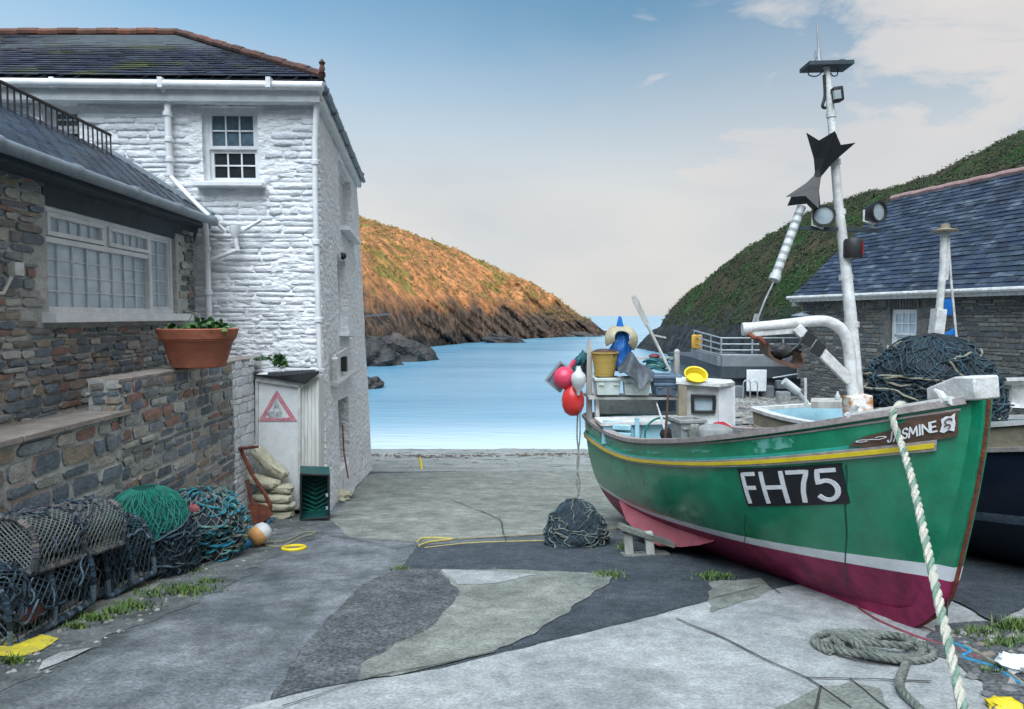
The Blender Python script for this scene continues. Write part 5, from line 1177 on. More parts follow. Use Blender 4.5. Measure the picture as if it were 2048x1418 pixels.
mb = MB(); mb.prism([WQ(1352, 768, .1), WQ(1440, 774, -.1), WQ(1470, 770, .12), WQ(1462, 764, .6), WQ(1352, 758, .7)], V((0, 0, .035))); mb.build('wheelhouse_roof', 'oldwhite', wh)
mb = MB(); mb.beam(WQ(1364, 770, .1), WQ(1364, 860, .1), .07, .1); mb.build('door_post', 'tan', wh)
# inner edge of the far bulwark
# green hose reel and engine bits
mb = MB(); c = Q(1322, 868, 8.35)
mb.tube([c + V((.2 * math.cos(R(a)), 0, .22 * math.sin(R(a)) - .02)) for a in range(0, 200, 12)], .014, 7); hr = mb.build('hose', 'netgreen', jas)
mb = MB(); mb.ball(Q(1333, 868, 8.4), .085, 14, (1, .5, 1)); mb.build('engine_pulley', 'black', hr)
# ---- loose gear lying in the boat: things of their own
def boxy(name, u, v, y, w_, d_, h_, mat, label, cat, rz=0, rim=.02, group=None, ry=0, wall=.015):
    """open-topped moulded box"""
    p = P(u, v, y); rot = Matrix.Rotation(rz, 3, 'Z') @ Matrix.Rotation(ry, 3, 'Y'); mb = MB()
    def ring(s, z, o=0): return [p + rot @ V((a * (w_ / 2 * s + o), b * (d_ / 2 * s + o), z)) for a, b in ((-1, -1), (1, -1), (1, 1), (-1, 1))]
    rs = [ring(.88, 0), ring(1, h_ - .04), ring(1, h_ - .04, rim), ring(1, h_, rim), ring(1, h_, -wall), ring(.88, .02, -wall)]
    mb.add([q for r_ in rs for q in r_], [(4 * i + k, 4 * i + (k + 1) % 4, 4 * i + 4 + (k + 1) % 4, 4 * i + 4 + k) for i in range(5) for k in range(4)] + [(3, 2, 1, 0), (20, 21, 22, 23)])
    r = root(name, p, label, cat, group); mb.build('shell', mat, r, bevel=.006)
    mb = MB()
    for sx in (-.3, .3): mb.box(p + rot @ V((sx * w_, -d_ / 2 - rim * .4, h_ * .62)), (w_ * .22, .018, h_ * .10), rot)
    mb.build('handle', mat, r, bevel=.004); return r
boxy('fish_box', 1213, 788, 9.3, .34, .3, .235, 'fishbox', 'white fish box on the stern shelf directly under the yellow basket', 'fish box', .05, group='fish boxes on the stern shelf')
boxy('fish_box', 1272, 788, 9.3, .36, .3, .235, 'fishbox', 'white fish box on the stern shelf under the draped grey tarpaulin', 'fish box', -.08, group='fish boxes on the stern shelf')
boxy('fish_box', 1328, 788, 9.35, .32, .3, .17, 'bluebox', 'blue grey lower box at the right end of the stern shelf', 'fish box', .03, group='fish boxes on the stern shelf')
boxy('fish_box', 1326, 763, 9.35, .40, .34, .10, 'bluebox', 'shallow blue grey tray stacked on the box at the right end of the stern shelf', 'fish box', -.04, group='fish boxes on the stern shelf')
p = P(1209, 752, 9.3); bk = root('basket', p, 'round yellow basket standing on a fish box beside the stern post', 'basket')
mb = MB(); mb.lathe([(.13, 0), (.175, .30), (.19, .31), (.19, .33), (.17, .33), (.165, .3), (.001, .28)], p, 28); mb.build('basket_body', 'basket', bk)
for z in (.08, .15, .22): pass
mb = MB(); mb.blob(p + V((0, 0, .31)), (.17, .17, .06), 10, .4, 4, 2); mb.build('basket_contents', 'oak', bk)
# draped tarpaulin
mb = MB(); c = P(1268, 742, 9.2)
def tarp(a, b):
    x = (a - .5) * .46; y = (b - .5) * .42; h = .20 * math.exp(-((x + .04) / .11) ** 2) + .05
    drop = max(0, .5 - b) * 2; fold = .045 * noise.noise(V((x * 9, y * 5, 2))); tri = max(0, 1 - abs(x - .02) / .2)
    return c + V((x, y + fold - .05 * drop, h * (1 - .5 * drop) + fold - (.02 + .30 * tri) * max(0, .25 - b) / .25 - .08 * abs(x)))
mb.grid(tarp, 26, 22); mb.grid(lambda a, b: tarp(a, b) - V((0, -.006, .008)), 26, 22, flip=True)
single(mb, 'tarpaulin', 'tarp', 'crumpled grey tarpaulin draped over the fish boxes at the stern', 'tarpaulin', angle=80)
# life ring and blue oilskin
p = P(1243, 668, 9.3); mb = MB(); rot = Matrix.Rotation(R(-40), 3, 'Y') @ Matrix.Rotation(R(62), 3, 'X')
e1_, e2v, n_ = V((1, 0, 0)), V((0, .25, .97)), V((0, -.97, .25)); p = P(1243, 678, 9.3)
mb.grid(lambda a, b: p + (e1_ * math.cos(R(lerp(-42, 205, a))) + e2v * math.sin(R(lerp(-42, 205, a)))) * (.165 + .062 * math.cos(b * 6.2832)) + n_ * (.032 * math.sin(b * 6.2832) - .05 * math.cos(b * 6.2832) + .04 * math.sin(a * 9)), 30, 12)
lr_ = single(mb, 'life_ring', 'strawring', 'faded straw coloured horseshoe life ring above the yellow basket', 'life ring')
mb = MB()
def cloth(a, b):                                      # a folded coat hung through the ring
    w_ = lerp(.05, .17, min(1, b * 1.4)) * (1 - .35 * max(0, b - .7)); th = a * 2 * math.pi; q = P(1241, lerp(650, 742, b), 9.47 - .12 * b)
    r_ = 1 + .35 * noise.noise(V((math.cos(th) * 2, math.sin(th) * 2, b * 5))) + .12 * math.sin(th * 5 + b * 4)
    return q + V((w_ * math.cos(th) * r_ + .03 * math.sin(b * 7), .055 * math.sin(th) * r_, 0))
mb.grid(cloth, 40, 24); mb.prism([P(1231, 660, 9.36), P(1249, 660, 9.36), P(1243, 634, 9.38), P(1238, 632, 9.38)], (0, .03, 0))
single(mb, 'oilskin_bundle', 'oilskin', 'bright blue oilskin coat hanging behind the straw life ring', 'oilskin', angle=60)
# oar
mb = MB(); a, b = P(1267, 592, 9.6), P(1340, 742, 9.45); m_ = lerp(a, b, .56); d = (b - a).normalized()
for (k0, k1, w0, w1) in ((0, .08, .06, .085), (.08, .4, .085, .06)):
    q0, q1 = lerp(a, b, k0), lerp(a, b, k1); s_ = d.cross(V((0, 1, 0))).normalized()
    mb.prism([q0 - s_ * w0 / 2, q0 + s_ * w0 / 2, q1 + s_ * w1 / 2, q1 - s_ * w1 / 2], (0, .022, 0))
mb.tube([lerp(a, b, .38) + V((0, .01, 0)), b], .022, 8)
mb.beam(lerp(a, b, .52), lerp(a, b, .52) + V((.19, 0, -.04)), .03, .025)
single(mb, 'oar', 'palewood', 'worn grey oar standing up with its blade against the pale sky', 'oar')
# coiled teal net, red cap by the stern rail
mb = MB()
for i in range(9): c = P(1312 + random.uniform(-8, 8), 738 - i * 2.4, 9.6); mb.tube([c + V((.15 * math.cos(R(a)) * random.uniform(.9, 1.1), .12 * math.sin(R(a)), .02 * math.sin(a))) for a in range(0, 360, 24)], .014, 6, closed=True)
single(mb, 'rope_coil', 'ropeteal', 'small coil of teal rope on the tray at the stern', 'rope coil')
mb = MB(); mb.blob(P(1309, 712, 9.6), (.08, .07, .035), 10, .2, 3, 3); single(mb, 'cloth_pad', 'ropered', 'dull red pad on top of the teal rope coil', 'pad')
# floats hanging off the stern
mb = MB(); mb.ball(P(1129, 756, 9.35), .155, 22, (1, 1, 1.02)); mb.tube([P(1140, 735, 9.35), P(1150, 720, 9.35)], .03, 8); f1 = single(mb, 'float', 'pinkfloat', 'round pink float hanging highest off the stern', 'float', 'floats hanging off the stern')
p = P(1146, 800, 9.3); mb = MB(); mb.lathe([(.001, -.22), (.06, -.21), (.115, -.165), (.15, -.08), (.155, .02), (.13, .12), (.08, .18), (.04, .22), (.035, .27), (.001, .27)], p, 24); single(mb, 'float', 'redfloat', 'large pear shaped red float hanging lowest off the stern', 'float', 'floats hanging off the stern')
p = P(1157, 762, 9.15); mb = MB(); mb.lathe([(.001, -.20), (.02, -.19), (.03, -.14), (.08, -.06), (.105, .02), (.09, .09), (.04, .14), (.028, .2), (.001, .2)], p, 22); single(mb, 'float', 'whitefloat', 'small white pear shaped float between the pink float and the stern post', 'float', 'floats hanging off the stern')
rot = Matrix.Rotation(R(38), 3, 'Y'); p = P(1120, 753, 9.6); mb = MB(); mb.box(p, (.27, .12, .36), rot); cr = single(mb, 'plastic_crate', 'bluebox', 'tilted blue grey crate hanging behind the pink float', 'crate', bevel=.02)
ROOTOFF[cr] = V(cr.location); mb = MB(); frame_quad(mb, [p + rot @ V((a * .135, -.065, b * .18)) for a, b in ((-1, -1), (1, -1), (1, 1), (-1, 1))], .025, .03, (0, -1, 0)); mb.build('crate_rim', 'greybox', cr)
mb = MB(); mb.blob(P(1160, 722, 9.5), (.07, .07, .15), 12, .5, 3, 7, Matrix.Rotation(R(30), 3, 'Y')); single(mb, 'net_bundle', 'ropeteal', 'dark teal net bundle behind the white float', 'net')
mb = MB(); mb.blob(P(1171, 735, 9.6), (.05, .1, .2), 10, .3, 3, 1); single(mb, 'canvas_bundle', 'tarp', 'dark canvas bundle tied behind the pointed stern post', 'bundle')
# the lines that hang from the floats to the dark net bag
nb_ = G(1151, 1086); nb_.z = gp(nb_.x, nb_.y)
for k, pts in enumerate(([P(1156, 818, 9.25), P(1154, 870, 9.2), P(1158, 920, 9.0), P(1153, 955, 8.8), P(1158, 990, nb_.y)], [P(1159, 800, 9.22), P(1160, 870, 9.15), P(1154, 930, 9.0), P(1160, 970, 8.8), P(1155, 994, nb_.y)])):
    mb = MB(); mb.tube(smoothpath(pts, 6), .010 if k else .012, 6)
    single(mb, 'hanging_line', 'ropegreen', ['thin grey green line hanging straight from the red float', 'slacker grey green line hanging from the white float'][k], 'rope', 'lines from the stern floats to the net bag')
# net bag on the ground
mb = MB()
def nbag(a, b):
    th = a * 2 * math.pi; t = b; r_ = .39 * max(0, 1 - t ** 2.1) ** .62; h = .53 * t
    d = V((math.cos(th), math.sin(th), t * 2)); n_ = 1 + .14 * noise.noise(d * 2.4 + V((3, 1, 7))) + .07 * noise.noise(d * 7)
    return nb_ + V((r_ * math.cos(th) * n_, r_ * math.sin(th) * n_ * .9, h + .03 * noise.noise(d * 5) * (t > .1)))
mb.grid(nbag, 56, 26); bagr = root('net_bag', nb_, 'black mound of netting standing on the slip under the stern of the green boat', 'net bag'); mb.build('net_body', 'dknet', bagr, angle=60)
def surface_net(fn, nu, nv, r, diag=True, off=.006, steps=26):
    mb = MB()
    for k in range(nu):
        for s_ in ((1, -1) if diag else (1,)):
            pts = []
            for i in range(steps + 1):
                b = i / steps * .97; a = (k / nu + s_ * b * nv / nu + .02 * noise.noise(V((k, i * .2, s_)))) % 1
                p = fn(a, b); c = fn(0, .5); ctr = V((sum(fn(q / 4, b).x for q in range(4)) / 4, sum(fn(q / 4, b).y for q in range(4)) / 4, p.z - .02)); d = (p - ctr); d = d.normalized() if d.length > 1e-5 else V((0, 0, 1)); pts.append(p + d * off)
            mb.tube(pts, r, 4)
    return mb
surface_net(nbag, 22, 7, .0055).build('net_mesh', 'netblue', bagr)
def scribble(mb, fn, n, r, ln=.25, seed=0, off=.01, k=12, b0=.02, b1=.9):
    rnd = random.Random(seed)
    for i in range(n):
        a, b = rnd.random(), rnd.uniform(b0, b1); an = rnd.uniform(0, 6.28); pts = []
        for j in range(k):
            p = fn(a % 1, min(.99, max(.0, b))); o = off * (1 + 1.2 * math.sin(j * 1.3 + i)); c = fn((a + .5) % 1, min(.99, max(0, b))); d = (p - (p + c) / 2) + V((0, 0, .08 * b)); d = d.normalized() if d.length > 1e-5 else V((0, 0, 1))
            pts.append(p + d * o); a += math.cos(an) * ln / k; b += math.sin(an) * ln * 1.4 / k; an += rnd.gauss(0, .5)
        mb.tube(smoothpath(pts, 2), r * rnd.uniform(.7, 1.2), 5)
    return mb
scribble(MB(), nbag, 40, .008, .26, 5).build('rope_tangle', 'ropegreen', bagr)
# gear amidships
boxy('plastic_tub', 1374, 880, 7.9, .30, .28, .26, 'greybox', 'tall grey tub with a cut corner standing amidships', 'tub', .2)
mb = MB(); p = P(1428, 880, 7.7); mb.blob(p + V((0, 0, .07)), (.19, .15, .10), 14, .08, 2, 4, e=.5); single(mb, 'cushion', 'greybox', 'rounded grey cushion beside the wheelhouse', 'cushion')
mb = MB(); p = P(1388, 880, 7.75); mb.blob(p + V((0, 0, .06)), (.07, .07, .13), 12, .1, 2, 4, e=.6); single(mb, 'canister', 'concwarm', 'small olive canister between the grey tub and the cushion', 'canister')
mb = MB(); p = P(1447, 862, 7.9)
mb.blob(p + V((0, 0, .02)), (.12, .09, .075), 12, .3, 3, 4, Matrix.Rotation(R(30), 3, 'Y')); mb.blob(p + V((.07, 0, -.07)), (.05, .07, .10), 10, .3, 3, 1)
single(mb, 'red_cloth', M('red cloth', (.5, .02, .06), .8, (.3, .01, .03)), 'crumpled red cloth by the wheelhouse door', 'cloth')
mb = MB(); mb.tube([P(1330, 885, 8.2), P(1337, 775, 8.3)], .016, 7); single(mb, 'gaff_stick', 'oak', 'thin brown stick standing upright in front of the lockers', 'stick')
mb = MB(); mb.tube([P(1330, 858, 8.25), P(1313, 806, 8.35)], [.02, .008], 7); single(mb, 'boat_hook', 'whitefloat', 'thin white pole leaning against the brown stick', 'boat hook')
p = P(1389, 768, 8.75); tub = root('plastic_bowl', p, 'round yellow tub tipped forward on the wheelhouse roof', 'tub')
rot = Matrix.Rotation(R(38), 3, 'X'); mb = MB(); mb.lathe([(.10, -.02), (.135, .09), (.15, .095), (.15, .11), (.13, .105), (.11, .03), (.001, .02)], p + V((0, 0, .05)), 28, rot); mb.build('bowl_shell', 'yellow', tub)
# timber trestle under the quarter
g0 = G(1262, 1112); tr = root('trestle', g0, 'mossy timber trestle propping up the stern quarter of the green boat', 'trestle')
mb = MB(); mb.beam(P(1240, 1052, g0.y), P(1345, 1088, g0.y + .1), .14, .05); mb.build('cross_beam', 'concwarm', tr)
for u, v, w_ in ((1258, 1110, .09), (1300, 1112, .09)):
    mb = MB(); mb.beam(P(u, v - 4, g0.y + .05), P(u - 4, 1064, g0.y + .05), w_, w_); mb.build('leg', 'palewood', tr)
mb = MB(); mb.beam(P(1244, 1112, g0.y), P(1335, 1108, g0.y + .1), .12, .05); mb.build('foot', 'concwarm', tr)

# ================================================================== dark blue boat alongside
DP = [6.6, 1.08, .86, .5, 1.76, 1.52, 1.95, 3.2, 1.6, .02, .1, 6.2, 3.55, -2.13, .265, .145, -.02]
D = Hull(DP)
dk = root('fishing_boat', D.W((3, 0, 0)), 'dark navy fishing boat with a tan strake, alongside and behind the green boat', 'boat')
hull_shell(D, lambda t: .50 - .05 * t, lambda t: .44 - .05 * t, dk, ['navy', 'rubband', 'navy', 'paleblue'])
mb = MB(); D.strip(mb, .875, .985, .008, 50, .0, .98, 1); D.strip(mb, .875, .985, .008, 50, .0, .98, -1); mb.build('sheer_strake', 'tan', dk)
mb = MB(); D.strip(mb, .85, .875, .03, 50, .0, .98, 1); mb.build('rubbing_strake', 'greyrail', dk)
mb = MB()
for side in (1, -1):
    vs = []
    for i in range(51):
        t = min(.992, i / 50); a = D.loc(t, 1, side) + V((0, .04 * side, 0)); b = D.loc(t, 1, side, .09)
        for q, dz in ((a, -.012), (a, .035), (b, .035), (b, -.012)): vs.append(D.W(q + V((0, 0, dz))))
    mb.add(vs, [(4 * i + k, 4 * i + (k + 1) % 4, 4 * i + 4 + (k + 1) % 4, 4 * i + 4 + k) for i in range(50) for k in range(4)])
mb.beam(D.W(D.loc(0, 1, 1) + V((0, 0, .012))), D.W(D.loc(0, 1, -1) + V((0, 0, .012))), .1, .046); mb.build('gunwale', 'oldwhite', dk)
mb = MB(); vs = []
for i in range(31):
    t = lerp(.01, .98, i / 30); vs += [D.W(D.loc(t, .66, 1, .05)), D.W(D.loc(t, .66, -1, .05))]
mb.add(vs, [(2 * i, 2 * i + 1, 2 * i + 3, 2 * i + 2) for i in range(30)]); mb.build('sole', 'palewood', dk)
mb = MB(); mb.tube([P(1568, 762, 9.3), P(1596, 784, 9.3)], .055, 12); mb.tube([P(1594, 782, 9.3), P(1615, 806, 9.3)], .03, 8); mb.build('outboard_arm', 'whitefloat', dk)
mb = MB(); mb.tube([P(1611, 812, 9.2), P(1611, 756, 9.2)], .018, 8); mb.build('stern_staff', 'oldwhite', dk)
mb = MB(); mb.beam(P(1622, 806, 9.6), P(1700, 806, 9.4), .5, .09); mb.build('thwart_box', 'palewood', dk)
mb = MB(); mb.lathe([(.03, 0), (.035, .05), (.015, .09), (.01, .12)], P(1675, 800, 9.1), 10); mb.build('bottle', 'whitefloat', dk)
mb = MB(); mb.beam(P(1588, 838, 9.25), P(1589, 885, 9.25), .12, .06); mb.build('stern_leg', 'paleblue', dk)
# cabin
yc_ = 8.2
mb = MB(); q = [P(1978, 812, yc_), P(2100, 820, yc_ - .3), P(2100, 762, yc_ - .3), P(1980, 765, yc_)]; o1 = [P(1992, 803, yc_), P(2022, 804, yc_ - .07), P(2022, 772, yc_ - .07), P(1992, 772, yc_)]
mb.add(q + o1, [(0, 1, 5, 4), (1, 2, 6, 5), (2, 3, 7, 6), (3, 0, 4, 7)]); mb.prism([P(1972, 764, yc_ - .05), P(2110, 760, yc_ - .4), P(2110, 760, yc_ + .6), P(1990, 762, yc_ + .7)], (0, 0, .04)); cb = mb.build('cabin', 'oldwhite', dk, smooth=False)
mb = MB(); mb.add([p + V((0, .03, 0)) for p in o1], [(0, 1, 2, 3)]); mb.build('pane', 'glassdk', cb, smooth=False)
mb = MB(); frame_quad(mb, o1, .03, .04, (0, -1, 0)); mb.build('window_frame', 'greybox', cb)
# second mast
ym2 = 8.3
mb = MB(); mb.beam(P(1868, 700, ym2), P(1878, 618, ym2), .13, .12); mb.tube([P(1878, 625, ym2), P(1886, 540, ym2), P(1888, 468, ym2)], .042, 10); mb.tube([P(1893, 560, ym2), P(1897, 480, ym2), P(1893, 466, ym2)], .02, 8)
m2 = mb.build('mast', 'oldwhite', dk)
mb = MB(); mb.tube([P(1914, 690, ym2), P(1902, 560, ym2), P(1898, 500, ym2), P(1893, 480, ym2)], .014, 6); mb.build('mast_stay', 'oldwhite', m2)
mb = MB(); mb.lathe([(.14, 0), (.15, .02), (.05, .045), (.05, .09), (.001, .1)], P(1890, 464, ym2), 18); mb.build('radar_dish', 'tan', m2)
mb = MB(); mb.beam(P(1893, 598, ym2), P(1894, 630, ym2), .09, .05, up=(0, 1, 0)); mb.build('pennant_roll', 'oilskin', m2)
mb = MB(); mb.prism([P(1910, 655, ym2), P(1884, 672, ym2), P(1912, 676, ym2)], (0, .02, 0)); mb.build('pennant', 'oilskin', m2, smooth=False)
# heap of pots and rope on the dark boat
hc_ = V((4.80, 7.8, -1.25)); 
def heap(a, b):
    th = a * 2 * math.pi; d = V((math.cos(th), math.sin(th), b * 2)); r_ = math.sqrt(max(0, 1 - max(0, (b - .12) / .88) ** 2.2)) * (1 if b > .05 else .95)
    n_ = 1 + .16 * noise.noise(d * 2 + V((5, 8, 2))) + .07 * noise.noise(d * 6)
    return hc_ + V((.73 * r_ * math.cos(th) * n_, .6 * r_ * math.sin(th) * n_, 1.0 * b * (1 + .10 * noise.noise(d * 3))))
hr_ = root('pot_heap', hc_, 'high heap of netted pots and tangled rope piled on the dark navy boat', 'pot heap')
MB().grid(heap, 70, 30).build('pot_mass', 'dknet', hr_, angle=60)
surface_net(heap, 40, 9, .007, off=.012, steps=40).build('net_mesh', 'netblue', hr_)
scribble(MB(), heap, 170, .010, .16, 11, .02).build('rope_tangle', 'netblue', hr_)
scribble(MB(), heap, 16, .012, .4, 12, .02, 16).build('tan_rope', 'ropetan', hr_)
# ================================================================== boathouse on the right
BA, be = V((9.36, 22, 0)), V((.235, -.972, 0)).normalized(); bn = V((-.972, -.235, 0)).normalized()
BH = root('boathouse', (9.6, 21, -3), 'stone boathouse with a big slate roof and a small white window', 'boathouse')
BL, bz0, bz1 = 13.0, -3.3, .56
def BP(t, z, o=0): return BA + be * t + bn * o + V((0, 0, z))
w0, w1, wz0, wz1 = 3.62, 4.52, -1.12, .18
bq = [BP(0, bz0), BP(BL, bz0), BP(BL, bz1), BP(0, bz1)]
mb = wall_holes(bq, [(w0 / BL, w1 / BL, (wz0 - bz0) / (bz1 - bz0), (wz1 - bz0) / (bz1 - bz0))], -bn, .28, 1)
mb.add([BP(0, bz0), BP(0, bz0, -7), BP(0, bz1, -7), BP(0, 3.8, -3.5), BP(0, bz1)], [(0, 1, 2, 3, 4)]); mb.add([BP(BL, bz0), BP(BL, bz0, -7), BP(BL, bz1, -7), BP(BL, 3.8, -3.5), BP(BL, bz1)], [(0, 1, 2, 3, 4)])
mb.build('wall', 'mortardk', BH, smooth=False)
mb = MB(); stones(mb, BP(0, bz0), be, (0, 0, 1), bn, BL, bz1 - bz0, (.2, .55), (.05, .14), skip=lambda x, z, a, b: b > w0 - .06 and a < w1 + .06 and wz0 - bz0 - .08 < z < wz1 - bz0 + .32, prot=.035)
stones(mb, BP(-.0, bz0, -.0), be, (0, 0, 1), bn, .4, bz1 - bz0, (.28, .4), (.16, .24), prot=.06)
mb.build('stone_facing', 'stonegrey', BH, angle=50)
mb = MB()
for i in range(12): a = w0 - .12 + i * .095; mb.prism([BP(a, wz1 + .01, .0), BP(a + .075, wz1 + .01, .0), BP(a + .075, wz1 + .27, .0), BP(a, wz1 + .27, .0)], bn * .045)
mb.build('lintel', 'stonegrey', BH, bevel=.006)
wf = sash_window([BP(w0 + .02, wz0 + .02, -.12), BP(w1 - .02, wz0 + .02, -.12), BP(w1 - .02, wz1 - .02, -.12), BP(w0 + .02, wz1 - .02, -.12)], bn, 3, 2, BH, .46, .03, 'glassnetrefl', .06)
E0, E1, R0, R1 = BP(-.25, .60, .25), BP(BL, .60, .25), BP(-.25, 3.88, -3.5), BP(BL, 3.88, -3.5)
mb = MB(); slates(mb, E1, E0, R0, R1, 26, .30); 
fix = MB(); slates(fix, E0, E1, R1, R0, 26, .32, lift=.035)
rfb = fix.build('roof', 'slatelich', BH, smooth=False)
mb = MB(); mb.add([E0 - V((0, 0, .04)), E1 - V((0, 0, .04)), R1 - V((0, 0, .04)), R0 - V((0, 0, .04)), BP(-.25, .6, -7.2), BP(BL, .6, -7.2)], [(0, 1, 2, 3), (3, 2, 5, 4)]); mb.build('underlay', 'darkwood', rfb, smooth=False)
mb = MB(); ridgetiles(mb, R0, R1, .10, .42); mb.build('ridge_tiles', 'ridgepink', rfb)
mb = MB(); mb.beam(BP(-.3, .50, .27), BP(BL, .50, .27), .04, .13); mb.tube([BP(-.35, .57, .34), BP(BL, .57, .34)], .055, 8); mb.build('gutter', 'oldwhite', BH)
mb = MB(); mb.beam(BP(-.27, .44, .02), BP(-.05, .44, .24), .2, .12); mb.box(BP(-.1, .36, .12), (.3, .25, .12)); mb.build('eaves_bracket', 'palewood', BH)
# ================================================================== harbour platform behind the stern
pfm = root('harbour_platform', P(1480, 830, 24), 'low concrete harbour platform with a dark edge below the railings', 'platform')
def PL(u, v, y): return P(u, v, y)
c0, c1, c2_ = PL(1378, 700, 29), PL(1442, 736, 23.5), PL(1640, 736, 23.5)
zt, zb_ = PL(1442, 733, 23.5).z, PL(1442, 756, 23.5).z
def fl(p, z): return V((p.x, p.y, z))
mb = MB(); poly = [c0, c1, c2_, V((c2_.x, 33, 0)), V((c0.x, 33, 0))]
ctr = V((sum(p.x for p in poly) / 5, sum(p.y for p in poly) / 5, 0))
inw = [p + (ctr - p).normalized() * .3 for p in poly]
mb.prism([fl(p, zb_) for p in poly], (0, 0, zt - zb_)); mb.build('deck_edge', 'deckdark', pfm, smooth=False)
mb = MB(); mb.prism([fl(p, -6) for p in inw], (0, 0, zb_ + 6.0)); mb.build('retaining_wall', 'platform', pfm, smooth=False)
mb = MB(); zz_ = PL(1442, 712, 23.8).z
for a, b in ((inw[0], inw[1]), (inw[1], inw[2])): mb.beam(fl(a, (zt + zz_) / 2), fl(b, (zt + zz_) / 2), .25, zz_ - zt)
mb.build('parapet', 'platform', pfm, smooth=False)
for k in range(5): mb = MB(); a = PL(1448 + k * 30, 770 + (k % 2) * 14, 23.3); mb.box(a + V((0, .2, 0)), (.42, .3, .30 + .1 * (k % 2))); mb.build('stone_block', 'platform', pfm, bevel=.03)
rl = root('railing', PL(1480, 712, 24), 'galvanised three bar railing round the harbour platform', 'railing')
za, zc_ = PL(1442, 676, 23.8).z, zz_
for fr_ in (1.0, .66, .33, .05):
    mb = MB(); z_ = lerp(zc_, za, fr_); mb.tube([fl(inw[0], z_ + .15 * fr_), fl(inw[1], z_), fl(inw[2], z_)], .028, 6); mb.build('rail', 'galv', rl)
for k in range(4): p = lerp(inw[0], inw[1], k / 3); mb = MB(); mb.tube([fl(p, zc_), fl(p, za + .1 * (1 - k / 3))], .03, 6); mb.build('post', 'galv', rl)
for k in range(1, 4): p = lerp(inw[1], inw[2], k / 3); mb = MB(); mb.tube([fl(p, zc_), fl(p, za)], .03, 6); mb.build('post', 'galv', rl)
p = fl(lerp(inw[0], inw[1], .12), za - .30); mb = MB(); mb.box(p, (.42, .2, .58)); o = single(mb, 'life_buoy_case', 'orangeyellow', 'yellow lifebuoy case fixed to the left end of the railing', 'lifebuoy case', bevel=.05)
mb = MB(); p = PL(1564, 716, 23.9); mb.tube([p + V((.3 * math.cos(R(a)), 0, .3 * math.sin(R(a)))) for a in range(0, 181, 15)], .07, 8); single(mb, 'mooring_hoop', 'concpale', 'pale half round hoop on top of the platform wall', 'hoop')
mb = MB(); mb.box(PL(1513, 761, 23.2), (.68, .06, .74)); o = single(mb, 'notice_board', 'boot', 'blank white notice board on the platform wall', 'notice board', bevel=.02)
for k, (u, v) in enumerate(((1486, 800), (1500, 802))):
    mb = MB(); p = PL(u, v, 22.8 - k * .3); mb.tube([p, p + V((0, 0, .55))] + [p + V((.12 - .12 * math.cos(R(a)), 0, .55 + .12 * math.sin(R(a)))) for a in range(20, 161, 20)] + [p + V((.24, 0, .55)), p + V((.24, 0, 0))], .02, 6)
    single(mb, 'bike_hoop', 'galv', ['left one of the two bent metal hoops below the notice board', 'right one of the two bent metal hoops below the notice board'][k], 'hoop', 'metal hoops in front of the platform wall')
mb = MB(); mb.box(PL(1566, 792, 22.5), (.4, .3, .3)); single(mb, 'stone_box', 'concpale', 'small pale block beside the platform wall near the boathouse', 'block', bevel=.02)
mb = MB(); p = PL(1612, 735, 22.6); mb.box(p, (.55, .1, .75)); mb.tube([p + V((-1.1, 0, -.35)), p + V((-.2, 0, -.2)), p + V((.2, 0, .1))], .03, 6); single(mb, 'metal_gate', 'galv', 'pale metal gate panel between the platform and the boathouse corner', 'gate')
mb = MB(); p = PL(1603, 625, 21.5); mb.lathe([(.02, 0), (.28, -.08), (.30, -.10), (.28, -.11), (.02, -.05)], p, 16); mb.tube([p, p + V((.45, .1, .05))], .02, 6); single(mb, 'wall_lamp', 'gutter', 'grey dish lamp fixed to the corner of the boathouse', 'lamp')

